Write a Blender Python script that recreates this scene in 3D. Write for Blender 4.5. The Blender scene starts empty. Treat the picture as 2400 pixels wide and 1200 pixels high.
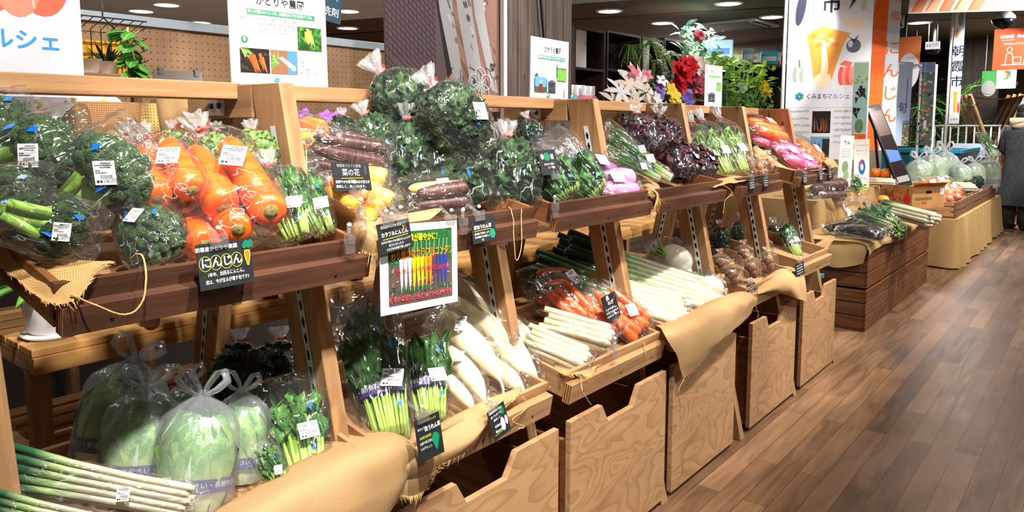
import bpy, math, random
from mathutils import Vector as V, Matrix, noise

# ------------------------------------------------------------------ camera, world, exposure, lights
SC = bpy.context.scene
COL = SC.collection
cam_d = bpy.data.cameras.new('camera'); cam = bpy.data.objects.new('camera', cam_d); COL.objects.link(cam)
cam_d.sensor_width = 36.0; cam_d.lens = 36.0 * 1733.0 / 2400.0; cam_d.shift_y = (477.0 - 600.0) / 2400.0
cam_d.clip_start = 0.02; cam_d.clip_end = 100
YAW, PITCH = math.radians(39.2558), math.radians(5.9952)
cam.location = (0, 0, 1.3); cam.rotation_euler = (math.pi / 2 - PITCH, 0, YAW - math.pi / 2)
SC.camera = cam
SC.view_settings.view_transform = 'Standard'; SC.view_settings.look = 'None'
SC.view_settings.gamma = 1; SC.view_settings.use_curve_mapping = False
SC.view_settings.exposure = 0.72
W = bpy.data.worlds.new('world'); SC.world = W; W.use_nodes = True
W.node_tree.nodes['Background'].inputs[0].default_value = (0.75, 0.85, 1.0, 1)
W.node_tree.nodes['Background'].inputs[1].default_value = 0.22

def spot(name, loc, target, power, ang, col=(1, .86, .68), r=.04, blend=.35):
    d = bpy.data.lights.new(name, 'SPOT'); d.energy = power; d.spot_size = math.radians(ang); d.spot_blend = blend
    d.color = col; d.shadow_soft_size = r
    o = bpy.data.objects.new(name, d); COL.objects.link(o); o.location = loc
    o.rotation_euler = (V(target) - V(loc)).to_track_quat('-Z', 'Y').to_euler()
    return o
def area(name, loc, target, power, sx, sy, col=(1, .93, .82)):
    d = bpy.data.lights.new(name, 'AREA'); d.energy = power; d.shape = 'RECTANGLE'; d.size = sx; d.size_y = sy; d.color = col
    o = bpy.data.objects.new(name, d); COL.objects.link(o); o.location = loc
    o.rotation_euler = (V(target) - V(loc)).to_track_quat('-Z', 'Y').to_euler()
    return o
WARM = (1, .935, .85)
for i, (x, y, tx, ty, p, a) in enumerate([
        (.25, .25, .70, 1.40, 190, 52), (1.0, .15, 1.35, 1.40, 190, 52), (1.75, .2, 1.95, 1.4, 118, 50), (2.5, .2, 2.6, 1.4, 96, 50),
        (3.35, .2, 3.3, 1.4, 150, 50), (4.2, .2, 4.1, 1.4, 210, 50), (5.6, .2, 5.6, 1.4, 190, 60), (7.2, .2, 7.4, 1.6, 170, 60),
        (9.0, .3, 9.0, 1.6, 220, 65)]):
    spot('display_spotlight', (x, y, 2.66), (tx, ty, 1.0), p, a, WARM)
for x, y, tx, ty, p in [(.9, 2.3, 1.2, 3.6, 70), (2.2, 2.3, 2.6, 3.6, 60), (.4, 2.9, .55, 1.6, 28), (1.9, 3.3, 2.2, 1.75, 50), (3.4, 3.2, 3.6, 1.75, 50)]:
    spot('rear_spot_and_fill', (x, y, 2.66), (tx, ty, 1.2), p, 60, WARM)  # first two are unseen fills added to brighten the pegboard
for x, y, tx, ty, tz, p in [(2.5, .7, 2.4, 2.42, 1.75, 80), (3.6, 1.1, 3.5, 2.62, 1.8, 70), (5.2, 1.5, 5.6, 3.1, 1.4, 55), (6.6, 1.6, 7.2, 3.6, 1.4, 75), (4.9, .8, 6.3, 1.9, 1.5, 36), (7.0, .4, 8.2, 1.6, 1.4, 70), (9.5, .8, 11.5, 1.6, 1.3, 160)]:
    spot('hall_fill_spot', (x, y, 2.66), (tx, ty, tz), p, 58, (1, .95, .9))  # unseen spots added to brighten the pillar, panels, flowers and banners
for x, y, p in [(3.0, -1.2, 36), (6.0, -.8, 40), (9, -.6, 40), (12, 1.5, 50), (12, 6, 50), (6.0, 7.0, 30), (2.0, 6.5, 70), (8.5, 4.2, 45), (4.2, 4.2, 40), (5, 8, 60)]:
    area('ceiling_fill_light', (x, y, 2.66), (x, y, 0), p, .5, .5, (1, .97, .93))  # unseen area lights added as ambient fill

# ------------------------------------------------------------------ mesh builder
class MB:
    def __init__(s): s.v = []; s.f = []; s.m = []; s.sm = []; s.uv = []
    def add(s, vs, fs, mi=0, smooth=False, uvs=None, M=None):
        n = len(s.v)
        for p in vs:
            p = V(p); s.v.append(tuple(M @ p) if M is not None else tuple(p))
        for k, f in enumerate(fs):
            s.f.append(tuple(i + n for i in f)); s.m.append(mi); s.sm.append(smooth)
            s.uv.append([uvs[i] for i in f] if uvs else [(0, 0)] * len(f))
        return s
    def box(s, x0, x1, y0, y1, z0, z1, mi=0, M=None):
        return s.add([(x0, y0, z0), (x1, y0, z0), (x1, y1, z0), (x0, y1, z0), (x0, y0, z1), (x1, y0, z1), (x1, y1, z1), (x0, y1, z1)],
                     [(0, 3, 2, 1), (4, 5, 6, 7), (0, 1, 5, 4), (1, 2, 6, 5), (2, 3, 7, 6), (3, 0, 4, 7)], mi, M=M)
    def prism(s, pts, y0, y1, mi=0, M=None):
        n = len(pts)
        vs = [(x, y0, z) for x, z in pts] + [(x, y1, z) for x, z in pts]
        fs = [tuple(range(n)), tuple(range(2 * n - 1, n - 1, -1))] + [(i, i + n, (i + 1) % n + n, (i + 1) % n) for i in range(n)]
        return s.add(vs, fs, mi, M=M)
    def grid(s, nu, nv, fn, mi=0, wrap=False, smooth=True, M=None):
        vs = []; uvs = []
        cu = nu if wrap else nu + 1
        for j in range(nv + 1):
            for i in range(cu):
                u, v = i / nu, j / nv
                vs.append(fn(u, v)); uvs.append((u, v))
        fs = [(j * cu + i, j * cu + (i + 1) % cu, (j + 1) * cu + (i + 1) % cu, (j + 1) * cu + i) for j in range(nv) for i in range(nu)]
        return s.add(vs, fs, mi, smooth, uvs, M)
    def tube(s, pts, rad, n=8, mi=0, cap=True, M=None, sq=1.0, smooth=True):
        pts = [V(p) for p in pts]
        if not isinstance(rad, (list, tuple)): rad = [rad] * len(pts)
        t0 = (pts[1] - pts[0]).normalized(); up = V((0, 0, 1)) if abs(t0.z) < .9 else V((1, 0, 0))
        a = t0.cross(up).normalized(); vs = []; uvs = []
        for k, p in enumerate(pts):
            t = (pts[min(k + 1, len(pts) - 1)] - pts[max(k - 1, 0)]).normalized()
            a = (a - t * a.dot(t)).normalized(); b = t.cross(a)
            for i in range(n):
                q = 2 * math.pi * i / n
                vs.append(p + (a * math.cos(q) + b * math.sin(q) * sq) * rad[k]); uvs.append((i / n, k / (len(pts) - 1)))
        fs = [(k * n + i, k * n + (i + 1) % n, (k + 1) * n + (i + 1) % n, (k + 1) * n + i) for k in range(len(pts) - 1) for i in range(n)]
        if cap: fs += [tuple(range(n - 1, -1, -1)), tuple(range((len(pts) - 1) * n, len(pts) * n))]
        return s.add(vs, fs, mi, smooth, uvs, M)
    def lathe(s, prof, n=24, mi=0, M=None, wob=0, seed=0, smooth=True):
        def fn(u, v):
            k = v * (len(prof) - 1); i = min(int(k), len(prof) - 2); f = k - i
            r = prof[i][0] * (1 - f) + prof[i + 1][0] * f; z = prof[i][1] * (1 - f) + prof[i + 1][1] * f
            q = 2 * math.pi * u
            if wob: r *= 1 + wob * noise.noise((math.cos(q) * 1.3 + seed * 7.1, math.sin(q) * 1.3, z * 18))
            return (r * math.cos(q), r * math.sin(q), z)
        return s.grid(n, len(prof) - 1, fn, mi, True, smooth, M)
    def ball(s, c, r, nu=12, nv=8, mi=0, amp=0, fr=30, seed=0, M=None):
        c = V(c); rr = V(r) if isinstance(r, (tuple, V)) else V((r, r, r))
        def fn(u, v):
            q = 2 * math.pi * u; t = math.pi * (1 - v)
            d = V((math.sin(t) * math.cos(q), math.sin(t) * math.sin(q), math.cos(t)))
            k = 1 + (amp * noise.noise(d * 1.7 + V((seed * 3.3, seed, 0))) if amp else 0)
            return c + V((d.x * rr.x, d.y * rr.y, d.z * rr.z)) * k
        return s.grid(nu, nv, fn, mi, True, True, M)
    def leaf(s, p, d, nrm, L, Wd, bend=.3, crk=.0, fold=.25, nu=4, nv=6, mi=0, seed=0, peak=.45, M=None, pw=.8):
        p = V(p); d = V(d).normalized(); nrm = V(nrm); nrm = (nrm - d * nrm.dot(d))
        nrm = nrm.normalized() if nrm.length > 1e-4 else d.orthogonal().normalized()
        b = d.cross(nrm)
        def fn(u, v):
            wd = Wd * (math.sin(math.pi * min(1, (v / (2 * peak) if v < peak else .5 + (v - peak) / (2 * (1 - peak))))) ** pw * .5 + .02)
            x = (u - .5) * 2
            q = p + d * (L * v) + b * (x * wd) + nrm * (-bend * L * v * v + fold * abs(x) * wd)
            if crk: q += nrm * (crk * noise.noise(V((u * 3.1 + seed, v * 4.3 - seed, seed * .37))))
            return q
        return s.grid(nu, nv, fn, mi, False, True, M)
    def build(s, name, mats, parent=None, bevel=0, sub=0):
        me = bpy.data.meshes.new(name); me.from_pydata([tuple(p) for p in s.v], [], s.f)
        mats = mats if isinstance(mats, (list, tuple)) else [mats]
        for m in mats: me.materials.append(m)
        me.polygons.foreach_set('material_index', s.m); me.polygons.foreach_set('use_smooth', s.sm)
        uvl = me.uv_layers.new(name='UVMap')
        uvl.data.foreach_set('uv', [c for f in s.uv for q in f for c in q])
        me.update()
        o = bpy.data.objects.new(name, me); COL.objects.link(o)
        if parent: o.parent = parent
        if bevel:
            b = o.modifiers.new('edge', 'BEVEL'); b.width = bevel; b.segments = 2; b.limit_method = 'ANGLE'
        if sub:
            b = o.modifiers.new('smooth', 'SUBSURF'); b.levels = sub; b.render_levels = sub
        return o

def tag(o, label=None, cat=None, group=None, kind=None):
    if label: o['label'] = label
    if cat: o['category'] = cat
    if group: o['group'] = group
    if kind: o['kind'] = kind
    return o
def thing(name, label, cat, loc=(0, 0, 0), rot=(0, 0, 0), group=None):
    o = bpy.data.objects.new(name, None); COL.objects.link(o); o.empty_display_size = .05
    o.location = loc; o.rotation_euler = rot
    return tag(o, label, cat, group)
def dup(o, parent=None):
    c = o.copy(); COL.objects.link(c)
    if parent is not None: c.parent = parent
    for ch in list(o.children): dup(ch, c)
    return c
USED = set()
def frame(a, b, L, face, wid=1.0, dep=1.0):
    a, b = V(a), V(b); z = (b - a); s = z.length / L; z.normalize()
    f = V(face); y = -(f - z * f.dot(z)).normalized(); x = y.cross(z)
    return Matrix(((x.x * s * wid, y.x * s * dep, z.x * s, a.x), (x.y * s * wid, y.y * s * dep, z.y * s, a.y), (x.z * s * wid, y.z * s * dep, z.z * s, a.z), (0, 0, 0, 1)))
VIEW = (-.5, -.8, .35)
def put(proto, a, b, label, group=None, face=VIEW, wid=1.0, dep=1.0):
    """Stands (or lays) one copy of a product with its foot at a and its tip at b."""
    root, L = proto
    o = root if root.name not in USED else dup(root)
    USED.add(root.name)
    Mw = o.matrix_world = frame(a, b, L, face, wid, dep)
    for ch in o.children:                       # price stickers sit the right way up, a little askew
        if ch.name.startswith('price_label'):
            R = (Mw @ ch.matrix_basis).to_3x3(); n = R.col[1].normalized(); u = R.col[2].normalized(); w = V((0, 0, 1)); w = w - n * w.dot(n)
            if w.length > .05:
                w.normalize(); ang = math.atan2(n.dot(u.cross(w)), u.dot(w)) + (len(USED) * 37 % 50 - 25) * .014
                ch.matrix_basis = ch.matrix_basis @ Matrix.Rotation(ang, 4, 'Y')
    o['label'] = label
    if group: o['group'] = group
    return o

# ------------------------------------------------------------------ materials
def lin(c):
    return tuple(((x / 255) / 12.92 if x / 255 <= .04045 else ((x / 255 + .055) / 1.055) ** 2.4) for x in c)
MATS = {}
class NT:
    def __init__(s, name):
        s.m = bpy.data.materials.new(name); s.m.use_nodes = True; s.t = s.m.node_tree
        s.b = s.t.nodes['Principled BSDF']; s.o = s.t.nodes['Material Output']
    def n(s, typ, **kw):
        x = s.t.nodes.new('ShaderNode' + typ)
        for k, v in kw.items():
            if k in x.inputs.keys() if isinstance(k, str) and k[0].isupper() else False: x.inputs[k].default_value = v
            else: setattr(x, k, v)
        return x
    def l(s, a, b): s.t.links.new(a, b)
    def coord(s, scale=(1, 1, 1), out='Object', rot=(0, 0, 0)):
        c = s.n('TexCoord'); m = s.n('Mapping'); m.inputs['Scale'].default_value = scale; m.inputs['Rotation'].default_value = rot
        s.l(c.outputs[out], m.inputs[0]); return m.outputs[0]
    def ramp(s, fac, stops):
        r = s.n('ValToRGB'); e = r.color_ramp.elements
        while len(e) < len(stops): e.new(.5)
        for k, (p, c) in enumerate(stops): e[k].position = p; e[k].color = (*c, 1)
        s.l(fac, r.inputs[0]); return r.outputs[0]
    def noise(s, vec, scale, detail=4, rough=.55, dist=0):
        x = s.n('TexNoise'); s.l(vec, x.inputs['Vector']); x.inputs['Scale'].default_value = scale
        x.inputs['Detail'].default_value = detail; x.inputs['Roughness'].default_value = rough; x.inputs['Distortion'].default_value = dist
        return x.outputs['Fac']
    def bump(s, h, strength=.3, dist=.01):
        x = s.n('Bump'); x.inputs['Strength'].default_value = strength; x.inputs['Distance'].default_value = dist
        s.l(h, x.inputs['Height']); return x.outputs[0]
    def mix(s, fac, a, b, mode='MIX'):
        x = s.n('MixRGB', blend_type=mode)
        for i, q in ((0, fac), (1, a), (2, b)):
            if hasattr(q, 'links'): s.l(q, x.inputs[i])
            else: x.inputs[i].default_value = q if i == 0 else (*q, 1)
        return x.outputs[0]
    def math(s, op, a, b=None):
        x = s.n('Math', operation=op)
        for i, q in ((0, a), (1, b)):
            if q is None: continue
            if hasattr(q, 'links'): s.l(q, x.inputs[i])
            else: x.inputs[i].default_value = q
        return x.outputs[0]

def flat(c, rough=.5, emit=0):
    k = ('f', tuple(c), rough, emit)
    if k not in MATS:
        t = NT('print'); t.b.inputs['Base Color'].default_value = (*lin(c), 1); t.b.inputs['Roughness'].default_value = rough
        t.b.inputs['Specular IOR Level'].default_value = .25
        if emit:
            t.b.inputs['Emission Color'].default_value = (*lin(c), 1); t.b.inputs['Emission Strength'].default_value = emit
        MATS[k] = t.m
    return MATS[k]
def speck(name, c1, c2, scale=30, rough=.5, bump=.2, bscale=None, st=(1, 1, 1), spec=.4, mid=(.35, .65), sss=0, dist=0, metal=0, voro=0):
    t = NT(name); c = t.coord(st); f = t.noise(c, scale, 4, .6, dist)
    t.l(t.ramp(f, [(mid[0], lin(c1)), (mid[1], lin(c2))]), t.b.inputs['Base Color'])
    t.b.inputs['Roughness'].default_value = rough; t.b.inputs['Specular IOR Level'].default_value = spec; t.b.inputs['Metallic'].default_value = metal
    if sss: t.b.inputs['Subsurface Weight'].default_value = sss; t.b.inputs['Subsurface Scale'].default_value = .01
    if voro:
        v = t.n('TexVoronoi'); t.l(c, v.inputs['Vector']); v.inputs['Scale'].default_value = voro
        t.l(t.bump(v.outputs['Distance'], bump, .004), t.b.inputs['Normal'])
    elif bump: t.l(t.bump(t.noise(c, bscale or scale * 2, 3), bump, .004), t.b.inputs['Normal'])
    return t.m
def wood(name, c1, c2, axis='x', rough=.5, c3=None, sc=1.0, rings=2.2, spec=.3):
    """lumber with grain running along one axis, a few knots and pores"""
    t = NT(name)
    st = {'x': (.9, 14, 14), 'y': (14, .9, 14), 'z': (14, 14, .9)}[axis]
    c = t.coord(tuple(q * sc for q in st)); g = t.noise(c, 1.6, 6, .62, 1.2)
    c2v = t.coord(tuple(q * sc * 4 for q in st)); fine = t.noise(c2v, 2.2, 3, .6, .2)
    wv = t.n('TexWave', wave_type='BANDS', bands_direction={'x': 'Z', 'y': 'X', 'z': 'X'}[axis]); t.l(t.coord(tuple(q * sc * .35 for q in st)), wv.inputs['Vector'])
    wv.inputs['Scale'].default_value = rings; wv.inputs['Distortion'].default_value = 7; wv.inputs['Detail'].default_value = 2
    col = t.ramp(g, [(.25, lin(c1)), (.5, lin(c2)), (.78, lin(c3 or c2))])
    col = t.mix(t.math('MULTIPLY', wv.outputs['Fac'], .45), col, lin(c1))
    col = t.mix(t.math('MULTIPLY', fine, .25), col, tuple(q * .45 for q in lin(c1)))
    k = t.n('TexVoronoi'); t.l(t.coord({'x': (2.2, 5, 5), 'y': (5, 2.2, 5), 'z': (5, 5, 2.2)}[axis]), k.inputs['Vector']); k.inputs['Scale'].default_value = 1.6
    kn = t.n('MapRange'); t.l(k.outputs['Distance'], kn.inputs[0]); kn.inputs[1].default_value = .05; kn.inputs[2].default_value = .11; kn.inputs[3].default_value = .8; kn.inputs[4].default_value = 0
    col = t.mix(kn.outputs[0], col, tuple(q * .3 for q in lin(c1)))
    t.l(col, t.b.inputs['Base Color']); t.b.inputs['Roughness'].default_value = rough; t.b.inputs['Specular IOR Level'].default_value = spec
    t.l(t.bump(fine, .25, .002), t.b.inputs['Normal'])
    return t.m
def plywood(name, c1, c2, c3, axis='x'):
    """rotary-cut veneer: cathedral contour lines and small dark knots on the face"""
    t = NT(name); c = t.coord({'x': (1.0, 1, 2.6), 'z': (2.6, 1, 1.0)}[axis]); h = t.noise(c, 2.3, 2, .45, .5)
    ring = t.math('FRACT', t.math('MULTIPLY', h, 15.0))
    edge = t.n('MapRange'); t.l(ring, edge.inputs[0]); edge.inputs[1].default_value = 0.0; edge.inputs[2].default_value = .55; edge.inputs[3].default_value = .5; edge.inputs[4].default_value = 0
    tone = t.noise(t.coord((.8, 1, 3)), 3, 3)
    col = t.ramp(tone, [(.3, lin(c2)), (.7, lin(c3))])
    col = t.mix(edge.outputs[0], col, lin(c1))
    fine = t.noise(t.coord((6, 30, 60)), 3, 3, .6)
    col = t.mix(t.math('MULTIPLY', fine, .35), col, tuple(q * .6 for q in lin(c2)))
    k = t.n('TexVoronoi'); t.l(t.coord((1.0, .2, .55)), k.inputs['Vector']); k.inputs['Scale'].default_value = 9
    kn = t.n('MapRange'); t.l(k.outputs['Distance'], kn.inputs[0]); kn.inputs[1].default_value = .06; kn.inputs[2].default_value = .12; kn.inputs[3].default_value = .85; kn.inputs[4].default_value = 0
    col = t.mix(kn.outputs[0], col, tuple(q * .28 for q in lin(c1)))
    t.l(col, t.b.inputs['Base Color']); t.b.inputs['Roughness'].default_value = .55; t.b.inputs['Specular IOR Level'].default_value = .25
    t.l(t.bump(fine, .15, .002), t.b.inputs['Normal'])
    return t.m
def plyedge(name, c1, c2):
    t = NT(name); w = t.n('TexWave', wave_type='BANDS', bands_direction='Y'); t.l(t.coord((1, 1, 1)), w.inputs['Vector']); w.inputs['Scale'].default_value = 40
    w.inputs['Distortion'].default_value = .6
    t.l(t.ramp(w.outputs['Fac'], [(.3, lin(c1)), (.6, lin(c2))]), t.b.inputs['Base Color']); t.b.inputs['Roughness'].default_value = .6
    return t.m
def burlap(name, c1, c2, pitch=.004, hole=.0, nu=1.0):
    """plain weave from two crossed thread waves, in the cloth's own metres (UV)"""
    t = NT(name); uv = t.coord((1, 1, 1), 'UV'); sx = t.n('SeparateXYZ')
    wob = t.noise(uv, 25, 2); wb = t.n('VectorMath', operation='ADD'); sc = t.n('VectorMath', operation='SCALE'); cb = t.n('CombineXYZ')
    t.l(wob, cb.inputs[0]); t.l(wob, cb.inputs[1]); t.l(cb.outputs[0], sc.inputs[0]); sc.inputs['Scale'].default_value = pitch * .9
    t.l(uv, wb.inputs[0]); t.l(sc.outputs[0], wb.inputs[1]); t.l(wb.outputs[0], sx.inputs[0])
    k = math.pi / pitch
    a = t.math('ABSOLUTE', t.math('SINE', t.math('MULTIPLY', sx.outputs[0], k))); b = t.math('ABSOLUTE', t.math('SINE', t.math('MULTIPLY', sx.outputs[1], k)))
    mx = t.math('MAXIMUM', a, b); mn = t.math('ADD', a, b)
    fib = t.noise(uv, 260, 2)
    col = t.ramp(mn, [(.35, lin(tuple(q * .62 for q in c1))), (.75, lin(c1)), (1.0, lin(c2))])
    col = t.mix(t.math('MULTIPLY', fib, .4), col, lin(tuple(q * .7 for q in c1)))
    t.l(col, t.b.inputs['Base Color']); t.b.inputs['Roughness'].default_value = .9; t.b.inputs['Specular IOR Level'].default_value = .1
    t.l(t.bump(mn, .35, .001), t.b.inputs['Normal'])
    tr = t.n('BsdfTranslucent'); t.l(col, tr.inputs[0]); ms = t.n('MixShader'); ms.inputs[0].default_value = .18
    t.l(t.b.outputs[0], ms.inputs[1]); t.l(tr.outputs[0], ms.inputs[2]); out = ms.outputs[0]
    if hole:
        tp = t.n('BsdfTransparent'); m2 = t.n('MixShader'); h = t.n('MapRange'); t.l(mx, h.inputs[0])
        h.inputs[1].default_value = hole; h.inputs[2].default_value = hole + .08; t.l(h.outputs[0], m2.inputs[0]); t.l(tp.outputs[0], m2.inputs[1]); t.l(out, m2.inputs[2]); out = m2.outputs[0]
    t.l(out, t.o.inputs[0]); return t.m
def filmmat(name, base=.01, white=.012, rough=.10, bump=.35, scale=30, tint=(1, 1, 1), wcol=(.93, .97, 1), gain=.8, glint=.5):
    """thin clear plastic: mostly see-through, mirror sheen, creases whitened as painted highlight streaks, a little milkiness"""
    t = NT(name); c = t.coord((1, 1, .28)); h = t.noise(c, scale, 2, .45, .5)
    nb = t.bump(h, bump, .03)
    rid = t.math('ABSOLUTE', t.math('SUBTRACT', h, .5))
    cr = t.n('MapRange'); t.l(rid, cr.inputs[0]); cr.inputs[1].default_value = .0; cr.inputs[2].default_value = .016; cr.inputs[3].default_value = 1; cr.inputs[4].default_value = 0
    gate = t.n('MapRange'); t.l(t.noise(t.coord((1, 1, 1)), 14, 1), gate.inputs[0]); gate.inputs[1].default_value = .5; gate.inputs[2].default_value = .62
    line = t.math('MULTIPLY', t.math('MULTIPLY', cr.outputs[0], gate.outputs[0]), glint)  # white lines along the folds stand in for highlight streaks
    gl = t.n('BsdfGlossy'); gl.inputs['Roughness'].default_value = rough; t.l(nb, gl.inputs['Normal'])
    tp = t.n('BsdfTransparent'); tp.inputs[0].default_value = (*tint, 1)
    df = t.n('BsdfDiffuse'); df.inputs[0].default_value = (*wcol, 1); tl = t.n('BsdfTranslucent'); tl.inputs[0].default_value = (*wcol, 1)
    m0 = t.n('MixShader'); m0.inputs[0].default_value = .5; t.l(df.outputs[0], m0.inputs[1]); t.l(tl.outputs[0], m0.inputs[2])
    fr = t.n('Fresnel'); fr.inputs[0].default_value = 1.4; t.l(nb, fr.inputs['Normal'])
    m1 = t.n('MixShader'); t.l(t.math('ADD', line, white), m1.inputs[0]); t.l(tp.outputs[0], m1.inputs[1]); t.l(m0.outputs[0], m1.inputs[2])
    m2 = t.n('MixShader'); t.l(t.math('MINIMUM', t.math('ADD', t.math('MULTIPLY', fr.outputs[0], gain), base), .5), m2.inputs[0]); t.l(m1.outputs[0], m2.inputs[1]); t.l(gl.outputs[0], m2.inputs[2])
    t.l(m2.outputs[0], t.o.inputs[0]); return t.m
def leafmat(name, c1, c2, rib, scale=40, rough=.38, ribw=.05, trans=.15, bs=.25):
    """leaf blade: mottled green with a paler midrib along the leaf's own UV"""
    t = NT(name); c = t.coord(); f = t.noise(c, scale, 3, .6)
    col = t.ramp(f, [(.35, lin(c1)), (.68, lin(c2))])
    uv = t.n('TexCoord'); sx = t.n('SeparateXYZ'); t.l(uv.outputs['UV'], sx.inputs[0])
    d = t.math('ABSOLUTE', t.math('SUBTRACT', sx.outputs[0], .5))
    mr = t.n('MapRange'); t.l(d, mr.inputs[0]); mr.inputs[1].default_value = ribw * .4; mr.inputs[2].default_value = ribw; mr.inputs[3].default_value = .8; mr.inputs[4].default_value = 0
    col = t.mix(mr.outputs[0], col, lin(rib))
    t.l(col, t.b.inputs['Base Color']); t.b.inputs['Roughness'].default_value = rough + .1; t.b.inputs['Specular IOR Level'].default_value = .18
    t.l(t.bump(t.noise(c, scale * 3, 2), bs, .004), t.b.inputs['Normal'])
    tr = t.n('BsdfTranslucent'); t.l(col, tr.inputs[0]); ms = t.n('MixShader'); ms.inputs[0].default_value = trans
    t.l(t.b.outputs[0], ms.inputs[1]); t.l(tr.outputs[0], ms.inputs[2]); t.l(ms.outputs[0], t.o.inputs[0])
    return t.m
def zgrad(name, stops, L, rough=.4, ns=20, amp=.08, spec=.4, sss=0, streak=0):
    """colour that runs along the vegetable's own length (z from 0 to L)"""
    t = NT(name); tc = t.n('TexCoord'); sx = t.n('SeparateXYZ'); t.l(tc.outputs['Object'], sx.inputs[0])
    nz = t.noise(t.coord((1, 1, .15) if streak else (1, 1, 1)), ns, 3)
    f = t.math('ADD', t.math('DIVIDE', sx.outputs[2], L), t.math('MULTIPLY', t.math('SUBTRACT', nz, .5), amp))
    col = t.ramp(f, [(p, lin(c)) for p, c in stops])
    if streak: col = t.mix(t.math('MULTIPLY', nz, streak), col, lin((235, 240, 215)))
    t.l(col, t.b.inputs['Base Color']); t.b.inputs['Roughness'].default_value = rough; t.b.inputs['Specular IOR Level'].default_value = spec
    if sss: t.b.inputs['Subsurface Weight'].default_value = sss; t.b.inputs['Subsurface Scale'].default_value = .01
    return t.m

M_PINE_X = wood('pine_along', (140, 100, 66), (184, 144, 102), 'x', .45, (202, 166, 124))
M_PINE_Z = wood('pine_upright', (134, 96, 64), (174, 134, 94), 'z', .45, (194, 156, 114))
M_PINE_Y = wood('pine_across', (136, 98, 66), (178, 140, 100), 'y', .45, (196, 160, 120))
M_BOARD_X = wood('stained_board_along', (62, 38, 28), (92, 60, 44), 'x', .5, (112, 76, 56))
M_BOARD_Y = wood('stained_board_across', (98, 60, 34), (150, 100, 62), 'y', .5, (168, 118, 76))
M_TRAYB = speck('tray_bottom_veneer', (150, 112, 74), (176, 136, 96), 14, .6, .1, None, (1, 8, 1))
M_SLAT_X = wood('table_slat', (160, 108, 52), (206, 158, 96), 'x', .5, (216, 172, 110))
M_PLY = plywood('plywood_face', (124, 84, 54), (172, 132, 94), (192, 152, 110))
M_PLYE = plyedge('plywood_edge', (150, 104, 60), (206, 160, 108))
M_TRAYE = plyedge('tray_plywood_edge', (92, 58, 32), (176, 122, 74))
M_CRATE = wood('crate_board', (74, 42, 24), (120, 74, 44), 'x', .55, (142, 96, 62))
M_CRATE_Y = wood('crate_board_across', (78, 44, 24), (124, 76, 44), 'y', .55, (146, 98, 62))
M_BURLAP = burlap('burlap', (176, 136, 92), (212, 174, 126), .0030)
M_BURLAP_OPEN = burlap('open_weave_burlap', (196, 148, 90), (228, 184, 124), .0062, .30)
M_BURLAP_FINE = burlap('table_burlap', (186, 150, 98), (208, 172, 118), .003)
M_TWINE = speck('jute_twine', (180, 140, 84), (220, 184, 124), 80, .9, .4, 300)
M_METAL = speck('steel_strip', (206, 208, 212), (222, 224, 228), 40, .35, 0)
M_WHITE = flat((238, 238, 240)); M_BLACK = flat((22, 23, 25)); M_INK = flat((30, 30, 34)); M_CHALK = flat((240, 242, 240), .8)
M_SLATE = speck('chalkboard', (20, 23, 27), (32, 36, 40), 60, .55, .05)
M_FILM = filmmat('clear_film'); M_RUFFLE = filmmat('gathered_film', .05, .24, .15, .6, 60, glint=.6); M_FILM_CRISP = filmmat('crisp_film', .02, .024, .09, .5, 34, glint=.6)
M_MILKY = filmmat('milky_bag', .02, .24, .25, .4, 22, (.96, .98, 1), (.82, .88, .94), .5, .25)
M_CLEARP = filmmat('clear_plastic', .08, .10, .06, 0, 20, gain=1, glint=0)
M_RED = flat((222, 40, 34), .35); M_BLUE = flat((20, 110, 220), .35); M_YELTIE = flat((226, 196, 40), .4)
M_LABEL = flat((244, 245, 248), .45); M_PURPLE = flat((66, 48, 124), .4)
M_WPLASTIC = flat((236, 238, 240), .35)
M_FLOOR = None

# ------------------------------------------------------------------ room shell
def struct(name, mb, mats, **k): return tag(mb.build(name, mats, **k), kind='structure')
def floor_mat():
    t = NT('wood_floor'); c = t.coord((1, 1, 1))
    br = t.n('TexBrick'); t.l(c, br.inputs['Vector']); br.offset = .37; br.inputs['Scale'].default_value = 1
    br.inputs['Brick Width'].default_value = .92; br.inputs['Row Height'].default_value = .085; br.inputs['Mortar Size'].default_value = .0012
    br.inputs['Color1'].default_value = (0, 0, 0, 1); br.inputs['Color2'].default_value = (1, 1, 1, 1); br.inputs['Mortar'].default_value = (.2, .2, .2, 1)
    g = t.noise(t.coord((1.6, 16, 1)), 2.0, 6, .62, 1.0); bl = t.noise(t.coord((1.4, 5, 1)), 2.2, 3)
    f = t.math('ADD', t.math('MULTIPLY', br.outputs['Color'], .28), t.math('ADD', t.math('MULTIPLY', g, .55), t.math('MULTIPLY', bl, .35)))
    col = t.ramp(f, [(.28, lin((60, 41, 28))), (.5, lin((98, 71, 50))), (.72, lin((132, 99, 72))), (.95, lin((158, 123, 92)))])
    col = t.mix(t.math('MULTIPLY', br.outputs['Fac'], .7), col, lin((30, 20, 14)))
    t.l(col, t.b.inputs['Base Color']); t.b.inputs['Specular IOR Level'].default_value = .45
    t.l(t.ramp(g, [(.2, (.32,) * 3), (.8, (.5,) * 3)]), t.b.inputs['Roughness'])
    t.l(t.bump(t.math('SUBTRACT', g, br.outputs['Fac']), .12, .003), t.b.inputs['Normal'])
    return t.m
struct('floor', MB().box(-3, 18, -5, 12, -.05, 0), floor_mat())
M_CEIL = speck('ceiling_grey', (196, 216, 232), (204, 224, 238), 6, .8, 0)
M_CEILD = speck('ceiling_brown', (92, 76, 66), (100, 84, 73), 5, .8, 0)
mb = MB()
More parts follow.
